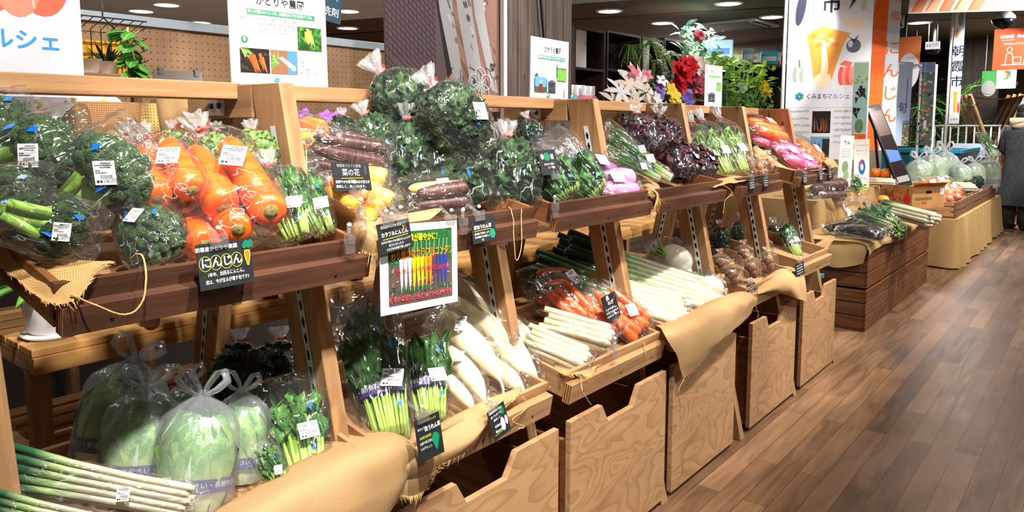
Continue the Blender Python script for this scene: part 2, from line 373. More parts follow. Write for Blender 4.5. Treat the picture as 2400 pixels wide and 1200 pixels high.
mb.add([(-3, -5, 2.7), (9.94, -5, 2.7), (5.3, 12, 2.7), (-3, 12, 2.7)], [(0, 3, 2, 1)], 0)
mb.add([(9.94, -5, 2.7), (18, -5, 2.7), (18, 12, 2.7), (5.3, 12, 2.7)], [(0, 3, 2, 1)], 1)
struct('ceiling', mb, [M_CEIL, M_CEILD])
mb = MB()
for x0, y0, x1, y1 in [(6.5, 12, 11.2, -5), (8.6, 12, 13.2, -5)]:
    mb.add([(x0, y0, 2.695), (x0 + .07, y0, 2.695), (x1 + .07, y1, 2.695), (x1, y1, 2.695)], [(0, 1, 2, 3)])
struct('trim_1', mb, flat((24, 20, 18)))
M_WALLB = speck('far_wall', (150, 138, 122), (160, 148, 132), 3, .85, 0)
M_WALLD = speck('dark_wall', (66, 60, 56), (78, 70, 64), 3, .85, 0)
struct('wall_back', MB().box(-3, 18, 12, 12.1, 0, 2.7), M_WALLD)
struct('wall_right', MB().box(18, 18.1, -5, 12.1, 0, 2.7), M_WALLB)
struct('wall_left', MB().box(-3.1, -3, -5, 12.1, 0, 2.7), M_WALLB)
struct('wall_front', MB().box(-3, 18, -5.1, -5, 0, 2.7), M_WALLB)
struct('wall_far', MB().box(12.4, 12.5, 2.72, 9, 0, 2.7).box(12.3, 12.4, 2.72, 9, 2.36, 2.5, 1), [M_WALLB, M_WHITE])

def downlight(x, y, label, r=.13):
    t = thing('downlight', label, 'ceiling light', (x, y, 2.7), (0, 0, 0), 'round downlights in the ceiling')
    MB().lathe([(r * 1.28, 0), (r * 1.25, -.012), (r, -.014), (r * .98, -.004)], 28).build('trim_ring', M_WHITE, t)
    MB().lathe([(r * .99, -.006), (r * .5, -.012), (.001, -.013)], 24).build('lamp_face', flat((255, 250, 240), .5, 14), t)
for x, y, lb in [
        (4.25, 8.64, 'lit round downlight above the pegboard partition, nearer of that pair'), (4.28, 9.35, 'lit round downlight just over the left edge of the pegboard top'),
        (5.25, 9.76, 'lit round downlight close above the pegboard white top rail'), (5.88, 7.4, 'lit round downlight in the pale ceiling beside the teal hanging sign'),
        (6.88, 8.67, 'lit round downlight in the brown ceiling under the teal hanging sign'), (7.9, 4.92, 'lit round downlight just right of the grey wood pillar top'),
        (9.26, 4.92, 'lit round downlight above the cube shelves and lilies'), (8.28, 3.56, 'lit round downlight touching the top edge of the photo'),
        (9.65, 3.56, 'lit round downlight left of the tall market banner'), (10.59, 4.89, 'lit round downlight behind the tall eucalyptus sprig'),
        (11.43, 2.2, 'lit round downlight under the wide hanging cloth banner')]:
    downlight(x, y, lb)
t = thing('air_conditioner', 'white square air conditioning cassette set in the brown ceiling', 'air conditioner', (10.06, 4.21, 2.7))
MB().box(-.45, .45, -.45, .45, -.03, 0).build('panel', M_WHITE, t, .006)
MB().box(-.3, .3, -.3, .3, -.036, -.03).build('grille', flat((120, 118, 112)), t)
mb = MB()
for a in range(4): mb.box(-.33, .33, .35, .41, -.034, -.029, 0, Matrix.Rotation(a * math.pi / 2, 4, 'Z'))
mb.build('vent_slot', flat((40, 38, 36)), t)

# pegboard partition with white capping
def peg_mat():
    t = NT('pegboard'); tc = t.n('TexCoord'); sx = t.n('SeparateXYZ'); t.l(tc.outputs['Object'], sx.inputs[0])
    def cell(o):
        return t.math('SUBTRACT', t.math('FRACT', t.math('DIVIDE', o, .032)), .5)
    a, b = cell(sx.outputs[0]), cell(sx.outputs[2])
    d = t.math('SQRT', t.math('ADD', t.math('MULTIPLY', a, a), t.math('MULTIPLY', b, b)))
    h = t.math('LESS_THAN', d, .10)
    sm = t.math('LESS_THAN', t.math('ABSOLUTE', t.math('SUBTRACT', t.math('FRACT', t.math('DIVIDE', sx.outputs[0], .9)), .5)), .002)
    n = t.noise(t.coord((3, 1, 3)), 3, 3)
    col = t.ramp(n, [(.3, lin((150, 116, 86))), (.7, lin((168, 134, 102)))])
    col = t.mix(t.math('MAXIMUM', h, sm), col, lin((62, 42, 28)))
    t.l(col, t.b.inputs['Base Color']); t.b.inputs['Roughness'].default_value = .7
    return t.m
t = thing('pegboard_partition', 'tan perforated pegboard partition with white top rail behind the stands', 'partition', (0, 3.59, 0))
MB().box(.2, 3.3, 0, .03, 1.0, 1.765).build('pegboard', peg_mat(), t); MB().box(.2, 3.3, .002, .028, 0, .9995).build('shade_panel', flat((34, 27, 23), .8), t)  # dark lower panel paints in the shade below the slatted table
MB().box(.2, 3.3, -.02, .06, 1.765, 1.81).build('top_rail', flat((168, 184, 196)), t, .004)

# ------------------------------------------------------------------ display stands: leaning A-frames, one per bay
PX = [.368, .985, 1.61, 2.24, 2.92, 3.57, 4.22]          # front right corner of each leaning leg
SL = .305 / 1.395
def leg_mb(mb, x, y0, sgn, th=.038, wd=.112, top=1.395):
    # plank on edge, leaning back (sgn=1) or forward (sgn=-1)
    ys = [y0, y0 + sgn * wd]; yt = [y0 + sgn * SL * top, y0 + sgn * (SL * top + wd)]
    vs = [(x - th, ys[0], 0), (x, ys[0], 0), (x, ys[1], 0), (x - th, ys[1], 0), (x - th, yt[0], top), (x, yt[0], top), (x, yt[1], top), (x - th, yt[1], top)]
    return mb.add(vs, [(0, 3, 2, 1), (4, 5, 6, 7), (0, 1, 5, 4), (1, 2, 6, 5), (2, 3, 7, 6), (3, 0, 4, 7)])
def standard(mb, x, y0, sgn, z0, z1, wd=.112):
    # slotted steel strip let into the plank's left face
    def P(z, k): return (x - .0395, y0 + sgn * (SL * z + wd * k), z)
    mb.add([P(z0, .34), P(z0, .52), P(z1, .52), P(z1, .34)], [(0, 3, 2, 1)], 0)
    z = z0 + .02
    while z < z1 - .03:
        for (k0, k1, h0, h1) in [(.40, .46, 0, .022), (.385, .475, .008, .015)]:
            a = [P(z + h0, k0), P(z + h0, k1), P(z + h1, k1), P(z + h1, k0)]
            mb.add([(q[0] - .0006, q[1], q[2]) for q in a], [(0, 3, 2, 1)], 1)
        z += .036
def stand(x0, x1, label, last=False, first=False):
    t = thing('display_stand', label, 'display stand', ((x0 + x1) / 2, 1.55, 0), (0, 0, 0), 'pine A-frame display stands')
    off = V((-(x0 + x1) / 2, -1.55, 0))
    def fin(mb, name, mats, par, bev=0):
        mb.v = [tuple(V(p) + off) for p in mb.v]; return mb.build(name, mats, par, bev)
    for x in ([x0, x1] if last else [x0]):
        for y0, s in ((1.13, 1), (2.09, -1)):
            lg = fin(leg_mb(MB(), x + (0 if s > 0 else .038), y0, s), 'leg', M_PINE_Z, t, .002)
            m2 = MB(); standard(m2, x + (0 if s > 0 else .038), y0, s, .55 if s > 0 else .5, 1.30 if s > 0 else 1.15)
            st = fin(m2, 'slotted_standard', [M_METAL, flat((20, 18, 16))], lg)
        g = fin(MB().box(x - .0385, x - .0005, 1.545, 1.84, 1.318, 1.395), 'tie_board', M_PINE_Y, t, .002)
        b = fin(MB().box(x - .042, x - .0386, 1.66, 1.73, 1.325, 1.375), 'bracket_plate', M_METAL, g)
        m2 = MB()
        for yy in (1.68, 1.715): m2.tube([(x - .047, yy, 1.348), (x - .0415, yy, 1.348)], .008, 6)
        fin(m2, 'bolt', flat((60, 70, 90), .2), b)
    fin(MB().box(x0 + .001, x1 - .039, 1.60, 1.69, 1.362, 1.40), 'top_rail', M_PINE_X, t, .002)
    fin(MB().box(x0 + .0385, x1 - .039, 1.62, 1.66, .10, .16), 'stretcher', M_PINE_X, t, .002)
    return t
SL_NAMES = ['pine display stand holding the broccoli and carrots', 'pine display stand holding yellow carrots and curly spinach', 'pine display stand holding the garland greens and purple radishes',
            'pine display stand under the dark red lettuce bags', 'pine display stand under the tied leafy greens, second from the far end', 'pine display stand at the far end under the pink radishes']
for i in range(6): stand(PX[i], PX[i + 1], SL_NAMES[i], i == 5)

# trays: plywood boxes tipped up at the back, with a plank across the front
def tray(x0, x1, y, z, label, depth=.40, h=.066, rail=(.046, .034), tilt=11.3, group=None, dark=True, boards=None, rx=None):
    t = thing('display_tray', label, 'tray', ((x0 + x1) / 2, y, z), (math.radians(tilt), 0, 0), group)
    w = (x1 - x0) / 2; th = .012
    mx, my = (M_BOARD_X, M_BOARD_Y) if dark else (M_PINE_X, M_PINE_Y)
    MB().box(-w, w, 0, depth, -.004, .008).build('bottom', M_TRAYB, t, .001)
    MB().box(-w, w, 0, th, .008, h).build('front_board', mx, t, .0015)
    MB().box(-w, w, depth - th, depth, .008, h).build('back_board', mx, t, .0015)
    for s in (-1, 1):
        MB().box(s * w - (th if s > 0 else 0), s * w + (0 if s > 0 else th), th + .0005, depth - th - .0005, .008, h).build('side_board', my, t, .0015)
    a, b = rx or (-w + .004, w - .004)
    rb = MB().box(a, b, -.026, -.001, rail[1] - rail[0], rail[1]).build('front_plank', mx, t, .0015)
    MB().box(a - .0006, a + .0008, -.0255, -.0015, rail[1] - rail[0] + .0005, rail[1] - .0005).build('sawn_end', M_TRAYE, rb)
    m2 = MB()
    for k in (.12, .5, .85):
        xx = a + (b - a) * k; m2.tube([(xx, -.0275, .006), (xx, -.0255, .006)], .0028, 6)
    m2.build('screw_head', flat((24, 18, 16)), rb)
    return t
UT = 'upper trays'; LT = 'lower trays'
tray(.405, .98, 1.222, 1.002, 'dark wooden upper tray piled with broccoli and orange carrots', group=UT, rx=(-.284, .30))
tray(1.03, 1.575, 1.222, 1.018, 'dark wooden upper tray with yellow and purple carrots beside curly spinach', group=UT)
tray(1.655, 2.205, 1.222, 1.020, 'dark wooden upper tray of garland greens with two purple radish bags', group=UT)
tray(2.26, 2.81, 1.222, 1.018, 'dark wooden upper tray of thin onion greens and dark red lettuce', group=UT)
tray(2.945, 3.455, 1.222, 1.018, 'wooden upper tray with leafy greens and small brown roots, before the last one', group=UT)
tray(3.655, 4.255, 1.222, 1.018, 'wooden upper tray of pink radishes and carrots at the far end', group=UT)
tray(.39, .965, 1.165, .548, 'lower tray of bagged cabbages, nearest of the lower row', group=LT, dark=False, rail=(.058, .04))
tray(1.0, 1.565, 1.165, .545, 'lower tray of spinach and white radishes behind burlap', group=LT, dark=False, rail=(.058, .04))
tray(1.645, 2.20, 1.165, .545, 'lower tray with white leeks and red carrots', group=LT, dark=False, rail=(.058, .04))
tray(2.27, 2.81, 1.165, .545, 'lower tray under the long burlap with the big white turnips', group=LT, dark=False, rail=(.058, .04))
tray(2.945, 3.49, 1.165, .565, 'lower tray of small bagged taro roots', group=LT, dark=False, rail=(.058, .04))
tray(3.60, 4.07, 1.165, .59, 'lower tray at the far end holding one spinach bag', group=LT, dark=False, rail=(.058, .04))

# plywood drawers on the floor, each with a hand cut-out
def drawer(x0, x1, label, notch=True, z1=.474):
    t = thing('plywood_drawer', label, 'drawer', ((x0 + x1) / 2, 1.135, 0), (0, 0, 0), 'plywood drawers under the stands')
    w = (x1 - x0) / 2; z0 = .018
    pts = [(-w, z0), (w, z0), (w, z1)]
    if notch: pts += [(w * .36, z1), (w * .22, z1 - .058), (-w * .30, z1 - .058), (-w * .42, z1 - .022 + .022)]
    pts += [(-w, z1)]
    MB().prism(pts, 0, .018).build('front_panel', M_PLY, t, .0012)
    for s in (-1, 1):
        a = s * (w - .03)
        MB().box(min(a, a - s * .015), max(a, a - s * .015), .0185, .62, .03, .40).build('side_panel', M_BOARD_Y, t, .001)
    MB().box(-w + .03, w - .03, .0185, .62, .018, .0295).build('bottom_panel', M_PINE_X, t)
    for s in (-1, 1):
        for yy in (.06, .56):
            MB().tube([(s * (w - .07) - .008, yy, .009), (s * (w - .07) + .008, yy, .009)], .009, 12).build('caster', M_BLACK, t)
drawer(1.02, 1.592, 'plywood drawer with hand notch, nearest and cut off by the photo bottom')
drawer(1.649, 2.217, 'plywood drawer with hand notch below the white leeks')
drawer(2.271, 2.812, 'plywood drawer half covered by hanging burlap below the turnips', False)
drawer(2.985, 3.533, 'plywood drawer with hand notch below the taro bags')
drawer(3.634, 4.173, 'plywood drawer with hand notch at the far end of the row')

# slatted low table behind, along the stands
t = thing('slatted_table', 'long low pine slat table behind the stands, carrying potted plants', 'table', (2.2, 2.0, 0))
x0, x1 = .615 - 2.2, 4.3 - 2.2
for k in range(6): MB().box(x0, x1, .01 + k * .094, .095 + k * .094, .738, .757).build('slat', M_SLAT_X, t, .002)
for y in (0.0, .535): MB().box(x0, x1, y, y + .025, .695, .737).build('apron', M_SLAT_X, t, .002)
for x in (x0, -.5, .8, x1 - .05):
    MB().box(x, x + .045, .03, .55, .695, .737).build('cross_beam', M_PINE_Y, t, .002)
    for y in (.03, .49): MB().box(x, x + .045, y, y + .045, 0, .694).build('leg', M_PINE_Z, t, .002)
for y in (.08, .5): MB().box(x0 + .05, x1, y - .02, y + .002, .40, .45).build('stretcher', M_SLAT_X, t, .002)
for k in range(5): MB().box(x0 + .046, x1 - .05, .075 + k * .085, .14 + k * .085, .4505, .468).build('shelf_slat', M_SLAT_X, t, .002)

# ------------------------------------------------------------------ produce
rng = random.Random(11)
M_BROC = speck('broccoli_floret', (28, 58, 38), (88, 120, 72), 60, .55, 1.0, None, spec=.3, voro=330)
M_BSTALK = speck('broccoli_stalk', (134, 184, 70), (172, 212, 104), 20, .45, .1)
M_BLEAF = leafmat('broccoli_leaf', (92, 140, 62), (130, 176, 84), (190, 216, 140))
def carrot_mat(n, c1, c2): return speck(n, c1, c2, 16, .32, .25, 60, (1, 1, 6), spec=.5, sss=.15)
M_CAR = carrot_mat('orange_carrot_skin', (236, 86, 12), (248, 116, 28))
M_CARY = carrot_mat('yellow_carrot_skin', (240, 152, 14), (250, 178, 36))
M_CARO = carrot_mat('amber_carrot_skin', (240, 124, 14), (250, 154, 34))
M_CARL = carrot_mat('lemon_carrot_skin', (214, 196, 84), (236, 222, 130))
M_CARP = speck('purple_carrot_skin', (46, 24, 30), (98, 60, 52), 26, .4, .4, 60, (.5, .5, 7))
M_CARR = carrot_mat('red_carrot_skin', (204, 72, 10), (240, 112, 24))
M_CROWN = speck('carrot_crown', (96, 92, 40), (150, 132, 70), 120, .7, .5, 300)
M_SPIN = leafmat('spinach_leaf', (26, 66, 26), (60, 112, 44), (104, 150, 70), 30)
M_CURLY = leafmat('curly_spinach_leaf', (18, 42, 26), (66, 98, 56), (84, 118, 68), 40, bs=.7)
M_STEM = zgrad('green_stem', [(0, (190, 216, 120)), (.4, (140, 190, 70)), (1, (90, 150, 50))], .25)
M_PALE = leafmat('pale_green_leaf', (92, 134, 62), (150, 186, 104), (196, 216, 150), 30)
M_KOMA = leafmat('mid_green_leaf', (44, 96, 44), (90, 140, 66), (150, 190, 110), 30)
M_DSTEM = zgrad('dark_green_stem', [(0, (150, 180, 96)), (.35, (70, 120, 56)), (1, (40, 90, 44))], .25)
M_SHUN = leafmat('garland_leaf', (34, 84, 40), (84, 136, 70), (120, 166, 90), 40)
M_DARKL = leafmat('dark_leaf', (14, 34, 20), (34, 62, 36), (60, 90, 56), 30)
M_PURL = leafmat('purple_lettuce_leaf', (44, 20, 34), (96, 52, 62), (90, 120, 60), 24, bs=.5)
M_NIRA = zgrad('onion_green', [(0, (226, 234, 200)), (.18, (150, 186, 100)), (.4, (60, 116, 60)), (1, (34, 90, 56))], .34)
M_LEEK = zgrad('leek_shaft', [(0, (206, 198, 174)), (.45, (200, 196, 170)), (.62, (170, 196, 130)), (.74, (48, 104, 66)), (1, (22, 62, 46))], .62, .3, 30, .05, .4, .1)
M_LEEKW = zgrad('white_leek_shaft', [(0, (208, 200, 174)), (.8, (204, 194, 162)), (1, (200, 204, 160))], .34, .3, 30, .05, .4, .1)
M_ROOTS = speck('leek_root_tuft', (214, 200, 168), (240, 230, 206), 120, .8, .3)
M_DAIK = zgrad('white_radish_skin', [(0, (206, 200, 160)), (.1, (222, 212, 178)), (1, (230, 216, 180))], .33, .3, 30, .08, .45, .15)
M_TURN = speck('white_turnip_skin', (222, 216, 198), (236, 232, 220), 20, .32, .1, sss=.15)
M_PRAD = speck('purple_radish_skin', (124, 54, 112), (176, 104, 160), 14, .32, .15, spec=.5)
M_LRAD = speck('pale_purple_radish_skin', (190, 110, 176), (222, 160, 206), 14, .32, .15, spec=.5)
M_PINK = speck('pink_radish_skin', (210, 40, 110), (238, 120, 160), 14, .32, .15, spec=.5)
M_TARO = speck('taro_skin', (92, 60, 36), (150, 108, 70), 60, .8, .8, 160)
M_EGG = speck('eggplant_skin', (14, 9, 15), (26, 16, 26), 10, .22, .05, spec=.6)
M_CALYX = speck('eggplant_calyx', (60, 50, 40), (110, 96, 60), 40, .6, .3)
M_APPLE = speck('apple_skin', (206, 60, 40), (240, 140, 70), 12, .3, .05, spec=.5)
M_PERSI = speck('orange_fruit_skin', (236, 124, 30), (248, 152, 50), 14, .35, .25, 200, spec=.5)
def napa_mat(nm, top, mid):
    t = NT(nm); uv = t.n('TexCoord'); sx = t.n('SeparateXYZ'); t.l(uv.outputs['UV'], sx.inputs[0])
    v = sx.outputs[1]; d = t.math('ABSOLUTE', t.math('SUBTRACT', sx.outputs[0], .5))
    nz = t.noise(t.coord((1, 1, .6)), 22, 3)
    f = t.math('ADD', v, t.math('MULTIPLY', t.math('SUBTRACT', nz, .5), .6))
    col = t.ramp(f, [(.05, lin((236, 240, 214))), (.32, lin((206, 222, 150))), (.6, lin(mid)), (.95, lin(top))])
    ribw = t.math('MULTIPLY', t.math('SUBTRACT', 1.0, v), .075)
    rib = t.math('LESS_THAN', d, ribw); ve = t.math('FRACT', t.math('ADD', t.math('ADD', t.math('MULTIPLY', v, 6), t.math('MULTIPLY', d, -5)), t.math('MULTIPLY', nz, 3.2)))
    vein = t.math('LESS_THAN', ve, .09)
    col = t.mix(t.math('MULTIPLY', t.math('MAXIMUM', rib, t.math('MULTIPLY', vein, .45)), .6), col, lin((236, 242, 214)))
    t.l(col, t.b.inputs['Base Color']); t.b.inputs['Roughness'].default_value = .4
    t.l(t.bump(t.noise(t.coord((1, 1, .6)), 45, 3), .6, .008), t.b.inputs['Normal']); return t.m
M_NAPA = napa_mat('cabbage_leaf', (74, 132, 46), (158, 196, 80)); M_NAPAD = napa_mat('outer_cabbage_leaf', (50, 102, 48), (118, 168, 74))

def interp(pr, s):
    for (a, x), (b, y) in zip(pr, pr[1:]):
        if s <= b: return x + (y - x) * (s - a) / max(b - a, 1e-6)
    return pr[-1][1]
TIED = [(0, .3), (.02, .72), (.08, .93), (.3, 1), (.55, 1), (.68, .86), (.77, .52), (.83, .16), (.855, .10), (.875, .13), (.93, .22), (1, .28)]
PIL_W = [(0, .9), (.1, 1), (.85, 1), (1, .86)]; PIL_T = [(0, .02), (.08, .5), (.3, 1), (.7, .95), (.9, .45), (1, .05)]
CONE_W = [(0, .55), (.08, .72), (.6, 1), (.9, 1.08), (1, 1.1)]; CONE_T = [(0, .3), (.1, .8), (.5, 1), (.8, .85), (.95, .4), (1, .12)]
def film(parent, L, w, t, kind='tied', seed=1, amp=.006, mat=None, nu=40, nv=34, z0=-.006, name='film_bag', freq=24):
    W_, T_ = {'tied': (TIED, TIED), 'pillow': (PIL_W, PIL_T), 'cone': (CONE_W, CONE_T)}[kind]
    def fn(u, v):
        q = 2 * math.pi * u; c, s_ = math.cos(q), math.sin(q)
        c = math.copysign(abs(c) ** .8, c); s_ = math.copysign(abs(s_) ** .8, s_)
        a, b = interp(W_, v) * w, interp(T_, v) * t
        p = V((a * c, b * s_, z0 + v * (L - z0)))
        k = V((p.x * freq + seed * 5.1, p.y * freq - seed, p.z * freq * .55))
        n = (1 - 2 * abs(noise.noise(k))) * .6 + .4 * noise.noise(k * 2.3)
        sc = min(1, v * 8) * (1 if kind != 'tied' else (.35 if v > .8 else 1))
        e = amp * n * sc
        r = V((c, s_, 0)); 
        if r.length > 0: r.normalize()
        if kind == 'tied' and v > .83: p += r * (.10 * w * math.sin(q * 7 + seed) * (v - .83) / .17)
        return p + r * e + V((0, 0, amp * .8 * noise.noise(k + V((9, 9, 9))) * sc))
    if kind == 'tied':
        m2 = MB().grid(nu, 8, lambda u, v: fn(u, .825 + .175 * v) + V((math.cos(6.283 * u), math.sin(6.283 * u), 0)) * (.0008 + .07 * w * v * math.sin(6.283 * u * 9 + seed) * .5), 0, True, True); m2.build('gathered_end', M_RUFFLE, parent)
    mb = MB().grid(nu, nv, (lambda u, v: fn(u, v * .835)) if kind == 'tied' else fn, 0, True, True)
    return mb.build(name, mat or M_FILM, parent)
def tie(parent, L, w, col=None, s=.848, r=None):
    z = s * L; r = r or max(.006, .125 * w)
    mb = MB().lathe([(r, z - .004), (r * 1.1, z - .002), (r * 1.1, z + .002), (r, z + .004)], 12)
    mb.box(r * .6, r + .012, -.0012, .0012, z - .004, z + .004)
    return mb.build('tape_tie', col or M_RED, parent)
LAB_MESH = {}
def price_label(parent, p, n, up, size=.036, price='180', name='price_label'):
    """white price sticker with print lines, a barcode and the price"""
    if 'm' not in LAB_MESH:
        mb = MB(); w, h = .5, .58
        mb.box(-w, w, -.012, 0, -h, h, 0); y = -.016
        def q(x0, x1, z0, z1): mb.add([(x0, y, z0), (x1, y, z0), (x1, y, z1), (x0, y, z1)], [(0, 1, 2, 3)], 1)
        r2 = random.Random(3)
        for (z, xa, xb) in [(.46, -.15, .3), (.36, -.42, .38), (.26, -.2, .25), (.1, -.42, -.2), (.0, -.42, .12)]:
            x = xa
            while x < xb:
                d = r2.uniform(.03, .07); q(x, x + d, z - .03, z + .035); x += d + .015
        x = -.24
        while x < .34:
            d = r2.choice([.012, .02, .03]); q(x, x + d, -.3, -.1); x += d + r2.choice([.014, .022])
        q(-.42, -.3, -.48, -.36); q(-.26, -.16, -.48, -.36)
        o = mb.build('label_master', [M_LABEL, M_INK]); LAB_MESH['m'] = o.data; bpy.data.objects.remove(o)
        c = bpy.data.curves.new('price', 'FONT'); c.body = '180円'; c.size = .26; c.materials.append(M_INK); c.align_x = 'CENTER'; LAB_MESH['t'] = c
    n, up = V(n).normalized(), V(up); up = (up - n * up.dot(n)).normalized(); x = (-n).cross(up) * -1
    x = up.cross(n)
    o = bpy.data.objects.new(name, LAB_MESH['m']); COL.objects.link(o); o.parent = parent
    Y = -n
    o.matrix_local = Matrix(((x.x * size, Y.x * size, up.x * size, p[0]), (x.y * size, Y.y * size, up.y * size, p[1]), (x.z * size, Y.z * size, up.z * size, p[2]), (0, 0, 0, 1)))
    tx = bpy.data.objects.new('price', LAB_MESH['t']); COL.objects.link(tx); tx.parent = o
    tx.matrix_local = Matrix.Translation((.2, -.018, -.5)) @ Matrix.Rotation(math.pi / 2, 4, 'X')
    return o
def root(name, cat, L, group=None):
    t = thing(name, name, cat); 
    if group: t['group'] = group
    return t
def blue_print(parent, spots):
    for (x, y, z, w, h) in spots:
        w *= .6; h *= .6; mb = MB(); mb.add([(x - w, y, z), (x + w * .2, y - .002, z - h), (x + w, y - .001, z + h * .3), (x + w * .1, y, z + h)], [(0, 1, 2, 3)], 0)
        mb.build('bag_print', M_BLUE, parent)

# --- broccoli in a bag: z from stalk end (0) to crown (.17)
def broccoli(seed, stalks=True, label=True):
    r = random.Random(seed); t = root('bagged_broccoli', 'broccoli', .17, 'bagged broccoli')
    mb = MB(); c0 = V((0, 0, .085)); R = .068
    for k in range(46):
        a = k * 2.39996; zz = 1 - 1.25 * (k + .5) / 46; rr = math.sqrt(max(0, 1 - zz * zz))
        d = V((rr * math.cos(a), rr * math.sin(a), zz))
        mb.ball(c0 + V((d.x * R * .98, d.y * R * .86, d.z * R * .82)), r.uniform(.018, .024), 14, 9, 0, .42, seed=r.random() * 50)
    mb.build('floret_head', M_BROC, t)
    m2 = MB()
    m2.tube([(0, 0, -.05), (0, 0, .0), (0, 0, .07)], [.025, .026, .034], 12)
    for k in range(8):
        a = k * .785 + r.random() * .5
        m2.tube([(0, 0, .03), (.022 * math.cos(a), .02 * math.sin(a), .05), (.045 * math.cos(a), .04 * math.sin(a), .085)], [.009, .010, .014], 8)
    for k in range(3): m2.tube([(.02 * math.cos(k * 2.1), .02 * math.sin(k * 2.1) - .01, -.035), (.03 * math.cos(k * 2.1), .026 * math.sin(k * 2.1) - .01, .02), (.045 * math.cos(k * 2.1), .04 * math.sin(k * 2.1), .08)], [.013, .014, .016], 8)
    m2.build('stalk', M_BSTALK, t)
    m3 = MB()
    for k in range(4):
        a = r.uniform(0, 6.28); m3.leaf((.016 * math.cos(a), .016 * math.sin(a), .02), (math.cos(a), math.sin(a), .9), (-math.cos(a), -math.sin(a), 1), .075, .02, -.2, .004, seed=k)
    m3.build('leaf', M_BLEAF, t)
    film(t, .20, .088, .076, 'pillow', seed, .010, M_FILM_CRISP, z0=-.065)
    if label: price_label(t, (.02, -.074, .10), (.15, -1, .1), (.5, 0, 1), .040)
    blue_print(t, [(-.03, -.072, .12, .012, .022), (.035, -.07, .075, .010, .03)])
    return t, .17
# --- one carrot, crown at z=0
def carrot_part(parent, M, L, r, mat, seed, crown=True, name='carrot', bl=0.0):
    mb = MB()
    pr = [(.30, -.002), (.62, 0), (.88, .03), (1, .10), (.99, .3), (.93, .55), (.84, .75), (.70, .88), (.48, .96), (.2, .995), (.02, 1.01)]
    mb.lathe([(a * r, b * L) for a, b in pr], 20, 0, M, .06, seed)
    o = mb.build(name, mat, parent)
    if crown:
        m = MB().lathe([(.001, -.004), (.20 * r, -.005), (.26 * r, -.003), (.40 * r, -.0008), (.44 * r, .001)], 14, 0, M)
        m.build('crown', M_CROWN, o)
    return o
def T(x, y, z, rx=0, ry=0, rz=0):
    return Matrix.Translation((x, y, z)) @ Matrix.Rotation(rz, 4, 'Z') @ Matrix.Rotation(ry, 4, 'Y') @ Matrix.Rotation(rx, 4, 'X')
def carrot_bag(cols, seed, L=.175, r=.0275, name='carrot_bag', cat='carrots', gap=1.0, kind='tied', lab=True, tiec=True, mats=None, stack=False):
    t = root(name, cat, L); rr = random.Random(seed); n = len(cols); w = n * r * gap
    for k, m in enumerate(cols):
        x = (-(n - 1) / 2 + k) * 2 * r * gap * .97; y = rr.uniform(-.004, .004) + (-.03 if stack and k % 2 else 0)
        carrot_part(t, T(x * (.6 if stack else 1), y, rr.uniform(0, .012), rr.uniform(-.03, .03), rr.uniform(-.05, .05)), L * rr.uniform(.9, 1.02), r * rr.uniform(.9, 1.06), m, seed + k)
    film(t, L * 1.36, w * 1.03 + .006, r + .012 + (.02 if stack else 0), kind, seed, .007, M_FILM_CRISP, z0=-.018)
    if tiec: tie(t, L * 1.36, w * .75)
    if lab: price_label(t, (w * .25, -r - .013, L * .42), (0, -1, 0), (.1, 0, 1), .04)
    return t, L
# --- leafy bunch standing on its stems
def bunch(name, cat, seed, L=.26, w=.06, n=26, stemf=.45, lw=.024, ll=.10, mat=None, stem=None, kind='cone', band=False, lab=True, crk=.012, sr=.0026, tied=False, lean=1.0, blue=True, bag=True, dep=.7):
    r = random.Random(seed); t = root(name, cat, L); ms, ml = MB(), MB()
    for k in range(n):
        a = r.uniform(0, 6.28); q = math.sqrt(r.random()); bx, by = w * .5 * q * math.cos(a), w * .4 * q * math.sin(a) * dep
        tx, ty = bx * 1.9 * lean, by * 1.9 - .004; zs = L * stemf * r.uniform(.75, 1.15)
        mx, my = bx + (tx - bx) * .45, by + (ty - by) * .45
        ms.tube([(bx, by, r.uniform(0, .006)), ((bx + mx) / 2, (by + my) / 2, zs * .5), (mx, my, zs)], [sr * 1.5, sr * 1.2, sr * .8], 5)
        nl = r.choice([1, 2]) if ll < .09 else 1
        for j in range(nl):
            z = zs * (1 + .45 * j); d = V((tx - mx + r.uniform(-.012, .012), ty - my + r.uniform(-.01, .006), (L - zs) * .8))
            nrm = V((r.uniform(-.6, .6) + mx * 6, -1 if r.random() < .65 else .6, .25))
            ml.leaf((mx, my, z), d, nrm, min(ll * r.uniform(.8, 1.15), (L * 1.02 - z)), lw * r.uniform(.75, 1.25), r.uniform(-.1, .35), crk, .18, 4, 7, seed=r.random() * 40, peak=.52, pw=.62 if lw > .018 else .8)
    ms.build('stems', stem or M_STEM, t); ml.build('leaves', mat or M_KOMA, t)
    if band: purple_band(t, L * .34, w * .56 + .006, w * .44 + .006)
    if bag:
        if tied: film(t, L * 1.28, w * .98 + .008, w * .72 + .006, 'tied', seed, .007, M_FILM_CRISP); tie(t, L * 1.28, w)
        else: film(t, L * 1.1, w * .98, w * .66 + .004, kind, seed, .007, M_FILM_CRISP)
    if lab: price_label(t, (w * .3, -w * .64, L * .38), (.1, -1, .1), (.15, 0, 1), .038)
    if blue and bag: blue_print(t, [(w * .45, -w * .62, L * .62, .008, .02), (w * .35, -w * .58, L * .2, .008, .016)])
    return t, L
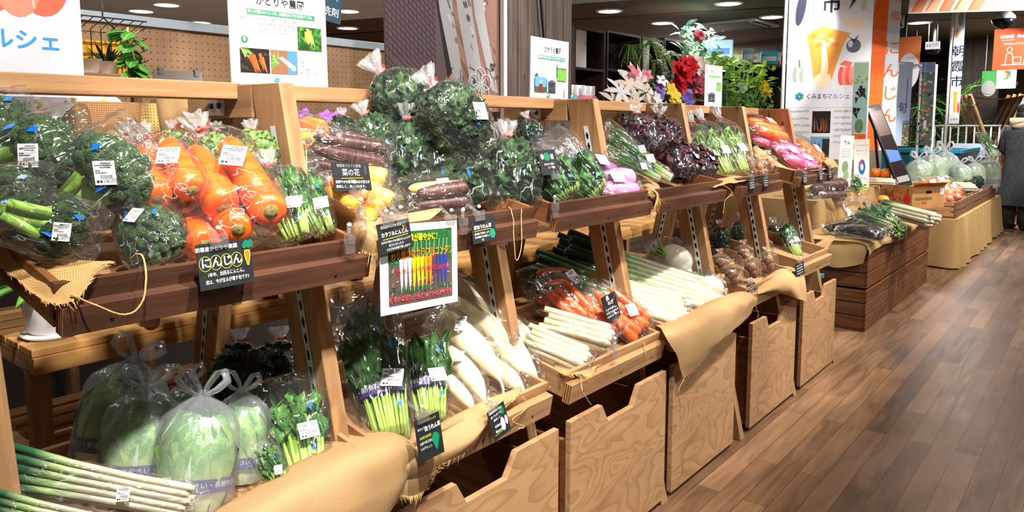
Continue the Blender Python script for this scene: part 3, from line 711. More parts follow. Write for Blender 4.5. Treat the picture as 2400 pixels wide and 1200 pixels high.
def purple_band(parent, z, a, b, h=.026, txt='新鮮やさい・Fresh Vegetables・'):
    def fn(u, v):
        q = 2 * math.pi * u; return (a * math.cos(q), b * math.sin(q), z - h / 2 + v * h)
    o = MB().grid(40, 1, fn, 0, True).build('printed_band', M_PURPLE, parent)
    n = 0; per = 2 * math.pi * math.sqrt((a * a + b * b) / 2); step = .0165
    for k, ch in enumerate('新鮮やさい・新鮮やさい・新鮮やさい'):
        q = -math.pi / 2 + (k - 8) * step / max(a, b)
        if abs(q + math.pi / 2) > 2.2: continue
        c = FONTS.get(ch)
        if c is None:
            c = bpy.data.curves.new('band_print', 'FONT'); c.body = ch; c.size = .0165; c.align_x = 'CENTER'; c.align_y = 'CENTER'; c.resolution_u = 2; c.materials.append(M_WHITE); FONTS[ch] = c
        x = bpy.data.objects.new('band_lettering', c); COL.objects.link(x); x.parent = o
        nrm = V((math.cos(q) / a, math.sin(q) / b, 0)).normalized(); tang = V((-nrm.y, nrm.x, 0))
        p = V((a * math.cos(q), b * math.sin(q), z + .002)) + nrm * .001
        x.matrix_local = Matrix(((tang.x, 0, nrm.x, p.x), (tang.y, 0, nrm.y, p.y), (0, 1, 0, p.z), (0, 0, 0, 1)))
    return o
FONTS = {}
# --- curly blob in a tied bag
def curly(name, cat, seed, L=.22, w=.075, t_=.055, n=130, mat=None, tied=True, lab=False, ls=.04, amp=.008, tcol=None, blue=True):
    r = random.Random(seed); t = root(name, cat, L); ml = MB()
    zc = L * .40; zr = L * .39
    for k in range(n):
        a = k * 2.39996 + r.uniform(-.3, .3); zz = 1 - 2 * (k + .5) / n; rr = math.sqrt(1 - zz * zz)
        d = V((rr * math.cos(a), rr * math.sin(a), zz)); sc = r.uniform(.68, .95)
        p = V((d.x * w * sc, d.y * t_ * sc, zc + d.z * zr * sc)); tan = d.orthogonal(); tan.rotate(Matrix.Rotation(r.uniform(0, 6.28), 3, d))
        ml.leaf(p - tan * ls * .5, tan + d * .25, d, ls * r.uniform(.8, 1.2), ls * .8 * r.uniform(.8, 1.15), .25, .030, .25, 6, 7, seed=r.random() * 60, peak=.6, pw=.5)
    ml.ball((0, 0, zc), (w * .6, t_ * .6, zr * .6), 14, 10, 0, .3)
    ml.build('leaves', mat or M_CURLY, t)
    if tied: film(t, L, w * 1.02, t_ * 1.02, 'tied', seed, amp, M_FILM_CRISP, 44, 40); tie(t, L, w * .75, tcol)
    else: film(t, L * .9, w * 1.02, t_ * 1.02, 'cone', seed, amp, M_FILM_CRISP)
    if lab: price_label(t, (w * .55, -t_ * .93, L * .4), (.45, -1, .25), (.2, 0, 1), .04)
    if blue: blue_print(t, [(w * .25, -t_ * 1.0, L * .34, .006, .02), (-w * .4, -t_ * .95, L * .42, .006, .018)])
    return t, L
# --- headed cabbage with purple band in a knotted milky bag
def cabbage(seed, L=.34):
    r = random.Random(seed); t = root('bagged_cabbage', 'cabbage', L, 'bagged cabbages')
    H = .248; mb = [MB(), MB()]
    for k in range(14):
        a0 = k * 2.39996 + seed; span = 1.9; off = .004 * (k // 3); ht = H * r.uniform(.86, 1.04) ; ph = r.random() * 9
        def fn(u, v, a0=a0, off=off, ht=ht, ph=ph):
            a = a0 + (u - .5) * span * (.7 + .5 * v); z = ht * v
            rad = (.048 + .030 * math.sin(math.pi * min(1, v * .62 + .08)) ** 1.2) + off * .7
            rad *= 1 - max(0, v - .75) * 1.5
            ed = abs(u - .5) * 2
            rad += .010 * ed ** 3 * v + .007 * v * noise.noise(V((u * 6 + ph, v * 7, ph))) + (.008 * math.sin(u * 30 + ph) * max(0, v - .6))
            return (rad * math.cos(a), rad * .94 * math.sin(a), z - .012 * ed * ed * v)
        mb[0 if k < 9 else 1].grid(14, 12, fn)
    mb[0].build('head_leaves', M_NAPA, t); mb[1].build('outer_leaves', M_NAPAD, t)
    purple_band(t, .068, .086, .082, .034)
    pr = [(0, .5), (.02, .82), (.1, .96), (.3, 1), (.5, 1), (.62, .96), (.72, .82), (.80, .50), (.86, .16), (.9, .10)]
    def fb(u, v):
        q = 2 * math.pi * u; s = interp(pr, v * .9) * .094
        s *= 1 + (.10 * math.sin(q * 9 + seed * 2 + v * 3) + .08 * math.sin(q * 5 - seed)) * max(0, v - .45) * 1.6
        n = noise.noise(V((math.cos(q) * 2.2 + seed, math.sin(q) * 2.2, v * 3)))
        s += .006 * n
        return (s * math.cos(q), s * math.sin(q), -.004 + v * .9 * L)
    bag = MB().grid(48, 36, fb, 0, True).build('plastic_bag', M_MILKY, t)
    z = .87 * L
    for sx, hh in ((-1, r.uniform(.05, .075)), (1, r.uniform(.045, .07))):
        loop = [V((0, 0, z - .012)), V((sx * .012, .004, z + hh * .35)), V((sx * .03, .0, z + hh * .9)), V((sx * .046, -.006, z + hh)), V((sx * .056, -.012, z + hh * .55)), V((sx * .035, -.014, z + .008)), V((sx * .01, -.010, z - .006))]
        MB().tube(loop, [.013, .018, .021, .019, .017, .015, .011], 10, sq=.4).build('knotted_handle', M_MILKY, t)
    return t, L
# --- long white radish, thick end at z=0
def daikon(seed, L=.33, r=.039, mat=None, name='bagged_white_radish', cat='radish', bend=.05, lab=False, tail=True):
    rr = random.Random(seed); t = root(name, cat, L)
    pts, rad = [], []
    pr = [(0, .1), (.01, .62), (.05, .92), (.15, 1), (.4, 1), (.6, .96), (.74, .82), (.85, .58), (.92, .34), (.97, .18), (1.0, .10)]
    for s, k in pr: pts.append((bend * (s ** 2.4), .010 * math.sin(s * 3), s * L)); rad.append(k * r)
    if tail:
        x = bend; pts += [(x + .012, .0, L * 1.05), (x + .034, -.006, L * 1.10), (x + .05, -.012, L * 1.08), (x + .052, -.02, L * 1.03)]; rad += [.0045, .0035, .003, .0015]
    MB().tube(pts, rad, 22).build('root', mat or M_DAIK, t)
    f = film(t, L * 1.13, r * 1.22, r * 1.12, 'pillow', seed, .006, M_FILM, 30, 34, z0=-.03)
    for v in f.data.vertices: s = max(0, v.co.z / L); v.co.x += bend * min(s, 1.1) ** 2.4 + (.012 if s > .9 else 0)
    if lab: price_label(t, (.0, -r * 1.13, L * .3), (0, -1, 0), (1, 0, .2), .036)
    return t, L
# --- leeks
def leeks(seed, n=6, L=.62, r=.0105, mat=None, film_=True, rootz=True, spread=1.0, name='leek_bundle', rows=2, lab=False, single=False):
    rr = random.Random(seed); t = root(name, 'leeks', L); cols = math.ceil(n / rows); w = cols * r * spread
    for k in range(n):
        x = (-(cols - 1) / 2 + k % cols) * 2 * r * spread + (r * (k // cols) * .8); y = (k // cols) * -1.8 * r
        z0 = rr.uniform(-.012, .014); L2 = L * rr.uniform(.92, 1.03)
        long_ = L > .45
        o = MB().tube([(x, y, z0), (x, y, z0 + .012), (x * .98, y, z0 + L2 * .3), (x * (1.1 if long_ else 1), y, z0 + L2 * .62), (x * (1.5 if long_ else 1.02), y + rr.uniform(-.01, .01), z0 + L2)],
                      [r * 1.12, r * 1.2, r, r * 1.02, r * (1.1 if long_ else .95)], 10).build('leek', mat or M_LEEK, t)
        if rootz:
            m = MB()
            for j in range(7):
                a = j * .9; m.tube([(x + .004 * math.cos(a), y + .004 * math.sin(a), z0), (x + .008 * math.cos(a), y + .008 * math.sin(a), z0 - rr.uniform(.006, .013))], [.0022, .001], 4)
            m.ball((x, y, z0 - .002), r * .8, 8, 6, 0, .3, seed=k); m.build('root_tuft', M_ROOTS, o)
    if film_:
        f = film(t, L * .97, w * 1.12 + .008, r * rows * 1.15 + .012, 'pillow', seed, .006, M_FILM_CRISP, z0=-.045)
        for v in f.data.vertices: v.co.y -= (rows - 1) * .9 * r
    if lab: price_label(t, (0, -r * (2 * rows) - .012, L * .3), (0, -1, 0), (1, 0, 0), .036)
    return t, L
def turnip(seed, r=.058, L=.12):
    t = root('bagged_white_turnip', 'turnip', L)
    MB().lathe([(.001, -.002), (.3 * r, .0), (.75 * r, .2 * r), (.98 * r, .6 * r), (r, .95 * r), (.9 * r, 1.4 * r), (.6 * r, 1.75 * r), (.25 * r, 1.9 * r), (.12 * r, 1.93 * r)], 28, wob=.04, seed=seed).build('root', M_TURN, t)
    m = MB()
    for k in range(9):
        a = k * .7; m.tube([(.006 * math.cos(a), .006 * math.sin(a), 1.9 * r), (.02 * math.cos(a), .02 * math.sin(a), 1.9 * r + .05)], [.004, .003], 6)
    m.build('cut_stems', M_STEM, t)
    film(t, .19, r * 1.12, r * 1.12, 'tied', seed, .007, M_FILM_CRISP); return t, L
def taro_bag(seed, L=.11, mat=None, n=9, tcol=None, name='taro_bag', cat='taro', r=.017):
    rr = random.Random(seed); t = root(name, cat, L)
    for k in range(n):
        a = k * 2.4; q = .024 * math.sqrt((k % 5) / 4 + .1); z = .018 + .026 * (k // 5)
        MB().ball((q * math.cos(a) * 1.1, q * math.sin(a), z), (r, r * .9, r * 1.25), 12, 8, 0, .25, seed=seed + k).build('taro' if mat is None else 'root', mat or M_TARO, t)
    film(t, L, .046, .042, 'tied', seed, .006, M_FILM_CRISP, 32, 30); tie(t, L, .05, tcol or M_YELTIE); return t, L
def radish_bag(seed, mat, n=2, L=.13, r=.032, name='purple_radish_bag', lab=True):
    rr = random.Random(seed); t = root(name, 'radish', L)
    for k in range(n):
        pr = [(.1, 0), (.7, .01), (.95, .08), (1, .3), (.9, .6), (.6, .82), (.25, .95), (.06, 1.04)]
        MB().lathe([(a * r, b * L) for a, b in pr], 18, 0, T((k - (n - 1) / 2) * 1.95 * r, rr.uniform(-.01, .01), 0, ry=rr.uniform(-.1, .1)), .06, seed + k).build('root', mat, t)
    film(t, L * 1.2, r * n * 1.1 + .01, r * 1.2, 'pillow', seed, .007, M_FILM_CRISP, 32, 30, z0=-.03)
    if lab: price_label(t, (-.3 * r, -r * 1.2, L * .6), (0, -1, .1), (.3, 0, 1), .042)
    return t, L

# ------------------------------------------------------------------ upper trays
B = [broccoli(3), broccoli(8), broccoli(21, label=False)]
put(B[0], (0.400,1.310,1.165), (0.486,1.275,1.120), 'bagged broccoli lying at the burlap corner of the nearest upper tray', wid=1.0)
put(B[1], (0.614,1.360,1.130), (0.581,1.250,1.091), 'bagged broccoli in the shade beside the carrots with a tilted price sticker', wid=.9)
put(B[1], (0.517,1.400,1.176), (0.596,1.330,1.263), 'large bagged broccoli on top of the pile with blue bag print', wid=1.12)
put(B[0], (0.441,1.500,1.226), (0.526,1.400,1.270), 'bagged broccoli on the upper left of the broccoli pile, below the loose price sticker', wid=1.05)
put(B[2], (0.354,1.360,1.185), (0.444,1.330,1.194), 'bagged broccoli at the left photo edge between the upper and lower heads', wid=1.0)
put(B[2], (0.390,1.500,1.268), (0.493,1.500,1.323), 'bagged broccoli furthest back at the left edge under the rail', wid=1.0)
put(B[2], (0.557,1.500,1.161), (0.579,1.420,1.188), 'bagged broccoli hidden under the large top head', wid=.9)
OC = [M_CAR] * 3
C3 = carrot_bag([M_CAR] * 3, 4, r=.030); C2 = carrot_bag([M_CAR] * 2, 9, r=.032, gap=1.0); C2B = carrot_bag([M_CAR] * 2, 14, r=.031)
put(C3, (0.722,1.235,1.110), (0.776,1.420,1.149), 'bag of orange carrots lying flat at the tray front with brown crowns showing', 'orange carrot bags')
put(C2, (0.753,1.270,1.152), (0.763,1.420,1.274), 'bag of two large orange carrots on top with red tape at the tip', 'orange carrot bags', face=(-.4, -.6, .7))
put(C2B, (0.647,1.310,1.170), (0.662,1.450,1.263), 'bag of orange carrots leaning against the large broccoli', 'orange carrot bags', face=(-.4, -.6, .7))
put(C2B, (0.655,1.460,1.197), (0.670,1.550,1.274), 'bag of orange carrots behind the large broccoli, mostly hidden', 'orange carrot bags', face=(-.4, -.6, .7))
MZ = curly('bagged_mizuna', 'leafy greens', 5, .24, .075, .055, 110, M_PALE, True, False, .055, blue=False); MZ2 = curly('bagged_mizuna', 'leafy greens', 6, .22, .07, .05, 100, M_PALE, True, blue=False)
put(MZ, (0.879,1.420,1.186), (0.913,1.500,1.309), 'pale green bagged greens right beside the leaning post, red tape on top', 'pale greens')
put(MZ2, (0.837,1.500,1.204), (0.865,1.560,1.305), 'pale green bagged greens behind the top carrot bag', 'pale greens')
put(MZ2, (0.754,1.520,1.216), (0.769,1.570,1.309), 'pale green bagged greens furthest left, behind the carrots', 'pale greens')
KO = bunch('bagged_greens', 'leafy greens', 7, .27, .07, 34, .4, .020, .085, M_KOMA, tied=True, crk=.02); KO2 = bunch('bagged_greens', 'leafy greens', 12, .27, .05, 26, .45, .018, .08, M_KOMA, crk=.02)
put(KO, (0.861,1.265,1.076), (0.869,1.360,1.208), 'bagged green leaves at the tray corner with red tape and price sticker', 'mid green bags', wid=1.45, dep=1.3)
put(KO2, (0.941,1.275,1.075), (0.940,1.360,1.209), 'bagged green leaves outermost beside the burlap fold, stems down', 'mid green bags', wid=1.4, dep=1.3)

YC = carrot_bag([M_CARY, M_CARO], 31, .16, .030, 'yellow_carrot_bag', lab=False, tiec=False, kind='pillow'); YC2 = carrot_bag([M_CARY, M_CARO, M_CARL], 35, .17, .029, 'yellow_carrot_bag', lab=False, tiec=False, kind='pillow')
PC = carrot_bag([M_CARP, M_CARP, M_CARP], 41, .20, .023, 'purple_carrot_bag', lab=False, tiec=False, kind='pillow'); MX = carrot_bag([M_CARP, M_CARP, M_CARL], 47, .18, .024, 'mixed_carrot_bag', tiec=False, kind='pillow', stack=True)
put(YC, (1.061,1.460,1.277), (1.083,1.580,1.295), 'bag of yellow carrots just behind the leaning post', 'coloured carrot bags')
put(PC, (1.186,1.360,1.208), (1.030,1.430,1.246), 'bag of purple carrots lying on top of the yellow ones', 'coloured carrot bags')
put(PC, (1.235,1.440,1.230), (1.131,1.500,1.263), 'bag of purple carrots behind the other purple bag', 'coloured carrot bags')
put(YC2, (1.134,1.310,1.157), (1.055,1.420,1.172), 'bag of yellow carrots behind the black flower sign', 'coloured carrot bags', face=(-.3, -.5, .8))
put(YC2, (1.092,1.255,1.113), (1.039,1.360,1.151), 'bag of yellow carrots at the tray front under the clips', 'coloured carrot bags', face=(-.3, -.5, .8))
put(YC, (1.022,1.250,1.133), (0.988,1.330,1.173), 'bag of amber carrots at the burlap corner beside the black sign', 'coloured carrot bags', face=(-.3, -.5, .8))
put(MX, (1.361,1.265,1.129), (1.230,1.320,1.125), 'bag of purple and cream carrots at the front below the spinach', 'coloured carrot bags', face=(-.3, -.7, .7))
CU = [curly('bagged_curly_spinach', 'spinach', 51), curly('bagged_curly_spinach', 'spinach', 57, w=.08, lab=False), curly('bagged_curly_spinach', 'spinach', 63, L=.27, w=.082, t_=.06, n=170, lab=True)]
G = 'curly spinach bags'
put(CU[0], (1.264,1.450,1.186), (1.238,1.520,1.360), 'bagged curly spinach leaning left behind the purple carrots', G)
put(CU[0], (1.305,1.400,1.125), (1.352,1.470,1.356), 'bagged curly spinach standing upright in the middle of the pile', G, wid=.85)
put(CU[1], (1.422,1.330,1.083), (1.393,1.400,1.311), 'wide bagged curly spinach at the front with leaning red tape', G, wid=1.15)
put(CU[0], (1.594,1.310,1.065), (1.675,1.390,1.312), 'bagged curly spinach at the right tray end, upright with red tape', G, wid=1.0)
put(CU[2], (1.481,1.490,1.240), (1.303,1.560,1.486), 'tall bagged curly spinach on top, topmost and leaning left', G, wid=1.0)
put(CU[2], (1.474,1.325,1.224), (1.310,1.360,1.441), 'tall bagged curly spinach on top right with price sticker', G, wid=1.05)
DK = curly('bagged_dark_greens', 'leafy greens', 71, .2, .065, .05, 50, M_DARKL, True, False)
put(DK, (1.200,1.540,1.246), (1.228,1.580,1.344), 'nearly black bagged greens behind the purple carrots', 'dark green bags')
put(DK, (1.959,1.500,1.222), (1.952,1.540,1.347), 'dark bagged greens with red tape at the back left of the garland greens', 'dark green bags')

SG = bunch('bagged_garland_greens', 'leafy greens', 75, .26, .075, 130, .10, .011, .12, M_SHUN, M_DSTEM, crk=.025, sr=.0018, lab=False)
G = 'garland greens bags'
put(SG, (1.990,1.275,1.079), (1.899,1.420,1.232), 'bagged garland greens with stems pointing to the tray front', G, wid=1.4, dep=1.2)
put(SG, (1.789,1.250,1.090), (1.760,1.380,1.230), 'bagged garland greens behind the black sign with a green leaf drawing', G, wid=1.6, dep=1.3)
put(SG, (2.184,1.400,1.115), (2.118,1.500,1.248), 'bagged garland greens at the back beside the leaning post', G)
PR = radish_bag(81, M_PRAD, 1, .13, .034); PR2 = radish_bag(83, M_LRAD, 2, .13, .030, 'pale_purple_radish_bag')
put(PR, (2.199,1.340,1.134), (2.090,1.400,1.181), 'bagged deep purple radish with price sticker beside the post', 'purple radishes', face=(-.3, -.5, .8))
put(PR2, (2.227,1.275,1.092), (2.106,1.350,1.114), 'bag of pale purple radishes at the tray corner', 'purple radishes', face=(-.3, -.5, .8))
put(PR, (2.006,1.500,1.228), (1.987,1.540,1.250), 'bagged purple radish in the shade behind the garland greens', 'purple radishes')
NI = bunch('bagged_thin_onions', 'onion greens', 87, .34, .05, 60, .6, .006, .13, M_KOMA, M_NIRA, crk=.004, sr=.0028, lab=True)
G = 'thin onion bags'
put(NI, (2.500,1.280,1.103), (2.379,1.480,1.252), 'bag of thin green onions lying under the small black sign', G, wid=1.0)
put(NI, (2.335,1.240,1.114), (2.201,1.360,1.204), 'bag of thin green onions along the front of the tray', G, wid=.9)
put(NI, (2.616,1.400,1.133), (2.507,1.560,1.292), 'bag of thin green onions at the back by the post', G, wid=1.0)
PL = curly('bagged_red_lettuce', 'lettuce', 91, .22, .085, .06, 70, M_PURL, False, True, .06); PL2 = curly('bagged_red_lettuce', 'lettuce', 95, .22, .08, .06, 60, M_PURL, True, False, .06)
G = 'dark red lettuce bags'
put(PL2, (2.657,1.500,1.188), (2.685,1.540,1.387), 'shiny bag of dark red lettuce at the top back of the tray', G, wid=1.2)
put(PL2, (2.707,1.440,1.171), (2.811,1.500,1.380), 'shiny bag of dark red lettuce next to the pale post', G, wid=1.1)
put(PL, (2.638,1.300,1.094), (2.736,1.400,1.266), 'bag of dark red lettuce with pale stalks at the tray front', G)
put(PL, (2.874,1.320,1.080), (2.933,1.420,1.237), 'bag of dark red lettuce touching the tall green bags', G)
GB = bunch('bagged_leaf_mustard', 'leafy greens', 99, .28, .06, 34, .4, .022, .10, M_PALE, tied=True, crk=.02, lab=True)
G = 'tied leafy greens'
put(GB, (3.238,1.300,1.095), (3.325,1.450,1.320), 'tall bag of bright leafy greens outermost with price sticker', G, wid=1.1)
put(GB, (3.135,1.330,1.088), (3.206,1.480,1.310), 'tall bag of bright leafy greens in the middle, white tip up', G, wid=1.1)
put(GB, (3.091,1.380,1.084), (3.180,1.520,1.300), 'tall bag of bright leafy greens leaning to the lettuce', G, wid=1.1)
BR = taro_bag(103, mat=speck('brown_root', (120, 62, 40), (190, 130, 90), 40, .6, .5), n=8, name='brown_root_bag', cat='roots')
G = 'small brown root bags'
put(BR, (3.346,1.270,1.072), (3.363,1.280,1.169), 'small bag of reddish brown roots at the tray front edge', G)
put(BR, (3.540,1.400,1.092), (3.520,1.400,1.197), 'small bag of reddish brown roots behind, near the post', G)
put(BR, (3.626,1.330,1.080), (3.643,1.340,1.180), 'small bag of reddish brown roots at the burlap side', G)
CF = carrot_bag([M_CAR] * 3, 107, r=.028, lab=True, tiec=False, kind='pillow')
PK = radish_bag(109, M_PINK, 3, .12, .028, 'pink_radish_bag'); 
put(CF, (4.127,1.450,1.260), (3.959,1.550,1.307), 'bag of carrots on top at the back of the last tray', 'carrots on the last tray', face=(-.3, -.4, .9))
put(CF, (4.412,1.300,1.088), (4.311,1.420,1.196), 'bag of carrots at the aisle end of the last tray', 'carrots on the last tray', face=(-.3, -.4, .9))
G = 'pink radish bags'
put(PK, (4.018,1.480,1.219), (3.964,1.550,1.247), 'bag of pink radishes next to the last leaning post', G, face=(-.3, -.4, .9))
put(PK, (4.127,1.400,1.171), (4.018,1.480,1.219), 'bag of pink radishes in the middle of the last tray', G, face=(-.3, -.4, .9))
put(PK, (4.070,1.310,1.115), (3.981,1.400,1.170), 'bag of pink radishes lying at the front of the last tray', G, face=(-.3, -.4, .9))
put(PK, (4.142,1.260,1.086), (4.061,1.330,1.124), 'bag of pink radishes under the carrots at the aisle corner', G, face=(-.3, -.4, .9))

# ------------------------------------------------------------------ lower trays
CB = [cabbage(1), cabbage(5), cabbage(9)]
G = 'bagged cabbages'
put(CB[0], (0.623,1.265,0.603), (0.682,1.310,0.830), 'bagged cabbage in front with the bright white knotted handle', G, face=(-.6, -.8, .1), wid=1.12, dep=1.1)
put(CB[1], (0.570,1.360,0.618), (0.627,1.420,0.834), 'bagged cabbage behind left of the front one, purple band low', G, face=(-.6, -.8, .1), wid=1.12, dep=1.1)
put(CB[2], (0.558,1.460,0.637), (0.652,1.500,0.868), 'bagged cabbage farthest left and tallest handle, bluish bag', G, face=(-.6, -.8, .1), wid=1.12, dep=1.1)
put(CB[2], (0.761,1.340,0.579), (0.803,1.380,0.783), 'bagged cabbage on the right with white stalk and purple band', G, face=(-.6, -.8, .1), wid=1.0)
put(CB[1], (0.726,1.480,0.586), (0.756,1.520,0.784), 'bagged cabbage at the back of the tray, only its top showing', G, face=(-.6, -.8, .1))
LK = leeks(121, 10, .60, .010, M_LEEK, True, True, 1.0, 'leek_bag', 2, True)
put(LK, (0.579,1.190,0.659), (0.332,1.380,0.765), 'bag of leeks lying before the cabbages, roots to the right', 'leek bags')
put(LK, (0.492,1.170,0.643), (0.290,1.330,0.731), 'bag of leeks at the bottom left corner of the photo', 'leek bags')
PA = bunch('bagged_parsley_greens', 'leafy greens', 127, .26, .075, 46, .42, .022, .07, M_KOMA, crk=.03, sr=.004, lab=True)
put(PA, (0.846,1.235,0.588), (0.900,1.370,0.740), 'bagged leafy greens with thick pale stems beside the cabbages', 'stalky green bags', wid=1.3, dep=1.2)
put(PA, (0.767,1.190,0.607), (0.758,1.250,0.687), 'bagged leafy greens low at the burlap edge, stems out', 'stalky green bags')
DG = curly('bagged_dark_greens', 'leafy greens', 131, .26, .09, .06, 80, M_DARKL, True, False, .07)
put(DG, (0.870,1.500,0.659), (0.902,1.560,0.830), 'dark bagged greens at the back below the low table, left bag', 'dark bags on the lower tray')
put(DG, (0.975,1.500,0.626), (1.009,1.560,0.812), 'dark bagged greens at the back beside the leaning post', 'dark bags on the lower tray')
SP = bunch('bagged_spinach', 'spinach', 135, .34, .062, 60, .40, .034, .12, M_SPIN, band=True, crk=.02, lab=True); SP2 = bunch('bagged_spinach', 'spinach', 139, .32, .058, 56, .40, .034, .12, M_SPIN, band=True, crk=.02, lab=True)
G = 'banded spinach bags'
put(SP, (1.074,1.230,0.593), (1.154,1.420,0.854), 'bagged spinach with purple band, left of the pair by the post', G, wid=1.35, dep=1.3)
put(SP2, (1.206,1.235,0.595), (1.310,1.380,0.790), 'bagged spinach with purple band, right beside the white radishes', G, wid=1.35, dep=1.3)
put(SP2, (1.179,1.440,0.647), (1.236,1.520,0.857), 'bagged spinach at the back, dark top under the hanging poster', G, wid=1.3, dep=1.2)
DA = [daikon(141), daikon(144, bend=.03), daikon(147, bend=.07, lab=True)]
G = 'bagged white radishes'; F = (-.4, -.7, .6)
put(DA[0], (1.520,1.500,0.837), (1.652,1.310,0.750), 'white radish on top of the pile, highest and furthest back', G, face=F, wid=1.45, dep=1.35)
put(DA[1], (1.487,1.460,0.790), (1.641,1.270,0.683), 'white radish second from the top of the pile', G, face=F, wid=1.45, dep=1.35)
put(DA[2], (1.395,1.410,0.779), (1.505,1.230,0.675), 'white radish in the middle with its tip above the curled root', G, face=F, wid=1.45, dep=1.35)
put(DA[0], (1.557,1.400,0.710), (1.616,1.190,0.619), 'white radish on the right whose tail hangs over the tray end', G, face=F, wid=1.45, dep=1.35)
put(DA[2], (1.355,1.340,0.707), (1.396,1.190,0.637), 'white radish with a ring-curled tail at the tray front', G, face=F, wid=1.45, dep=1.35)
put(DA[1], (1.496,1.330,0.657), (1.529,1.190,0.600), 'white radish between the two front ones, tip by the burlap fringe', G, face=F, wid=1.45, dep=1.35)
put(DA[1], (1.291,1.270,0.670), (1.311,1.180,0.614), 'white radish lowest at the burlap beside the spinach stems', G, face=F, wid=1.45, dep=1.35)
put(DA[0], (1.688,1.500,0.725), (1.783,1.330,0.653), 'white radish at the back right near the red carrots', G, face=F, wid=1.45, dep=1.35)
LW = leeks(151, 8, .34, .0125, M_LEEKW, True, True, 1.0, 'white_leek_bag', 2)
put(LW, (1.953,1.205,0.624), (1.812,1.360,0.689), 'bag of white leek shafts below the red carrots', 'white leek bags', face=(-.4, -.6, .7), wid=1.25, dep=1.4)
put(LW, (1.776,1.175,0.606), (1.688,1.330,0.674), 'bag of white leek shafts at the frayed burlap corner', 'white leek bags', face=(-.4, -.6, .7), wid=1.3, dep=1.4)
RC = carrot_bag([M_CARR] * 4, 155, .19, .019, 'red_carrot_bag', lab=True, kind='pillow', tiec=False); RC2 = carrot_bag([M_CARR] * 3, 158, .19, .020, 'red_carrot_bag', lab=False, kind='pillow', tiec=False)
G = 'red carrot bags'
put(RC, (2.176,1.200,0.611), (2.111,1.330,0.713), 'bag of red carrots at the tray front right of the black sign', G, face=(-.4, -.6, .7))
put(RC2, (2.032,1.230,0.629), (2.051,1.360,0.735), 'bag of red carrots behind the black leek sign', G, face=(-.4, -.6, .7))
put(RC2, (1.987,1.300,0.670), (1.962,1.420,0.771), 'bag of red carrots pointing down toward the white leeks', G, face=(-.4, -.6, .7))
put(RC, (2.213,1.440,0.722), (1.998,1.500,0.739), 'bag of red carrots on top at the back in the shade', G, face=(-.4, -.6, .7))
put(RC2, (2.012,1.420,0.696), (1.974,1.500,0.728), 'bag of red carrots in the shade next to the white radishes', G, face=(-.4, -.6, .7))
LB = leeks(161, 14, .62, .0125, M_LEEK, True, True, 1.0, 'leek_bundle', 2)
G = 'leek bundles'
put(LB, (2.805,1.200,0.579), (2.293,1.600,0.789), 'leek bundle at the front beside the white turnip bag, white shafts out', G, face=(-.3, -.5, .8), wid=.95)
put(LB, (2.421,1.180,0.616), (2.027,1.560,0.771), 'leek bundle with roots toward the hanging burlap', G, face=(-.3, -.5, .8), wid=.95)
put(LB, (2.723,1.330,0.636), (2.375,1.720,0.781), 'leek bundle at the back whose dark tips stick out past the tray', G, face=(-.3, -.5, .8), wid=.95)
TU = turnip(165)
put(TU, (2.902,1.420,0.686), (2.770,1.450,0.768), 'large white turnip lying on top of the leeks', 'white turnips')
put(TU, (2.825,1.210,0.618), (2.815,1.300,0.669), 'white turnip in a shiny bag at the tray front by the taro', 'white turnips', wid=.9)
TA = taro_bag(171); TA2 = taro_bag(174, tcol=M_RED)
G = 'small taro bags'
for k, (p, b, lb) in enumerate([
        (TA, (2.955,1.220,0.634), 'taro bag at the tray front behind the black tag'), (TA2, (3.075,1.320,0.653), 'taro bag with red tie next to the leaning post'),
        (TA, (3.217,1.240,0.622), 'taro bag in the front middle of the taro pile'), (TA2, (3.390,1.340,0.653), 'taro bag with red tie in the middle of the pile'),
        (TA, (3.427,1.240,0.625), 'taro bag at the burlap fold on the aisle side'), (TA, (3.610,1.330,0.655), 'taro bag at the back right of the pile')]):
    put(p, b, (b[0] + .004, b[1] + .012, b[2] + .108), lb, G)
DB = curly('bagged_dark_greens', 'leafy greens', 181, .22, .06, .05, 50, M_DARKL, True, False)
put(DB, (3.416,1.470,0.687), (3.449,1.500,0.839), 'dark bagged greens behind the taro, left of the pair', 'dark bags behind the taro')
put(DB, (3.672,1.470,0.676), (3.714,1.500,0.851), 'dark bagged greens behind the taro beside the post', 'dark bags behind the taro')
put(SP2, (3.953,1.270,0.615), (4.035,1.400,0.790), 'bagged spinach alone on the last lower tray', 'banded spinach bags', wid=1.2)
put(DB, (4.126,1.460,0.582), (4.196,1.500,0.778), 'dark bagged greens in the shade behind the lone spinach bag', 'dark bags behind the taro')

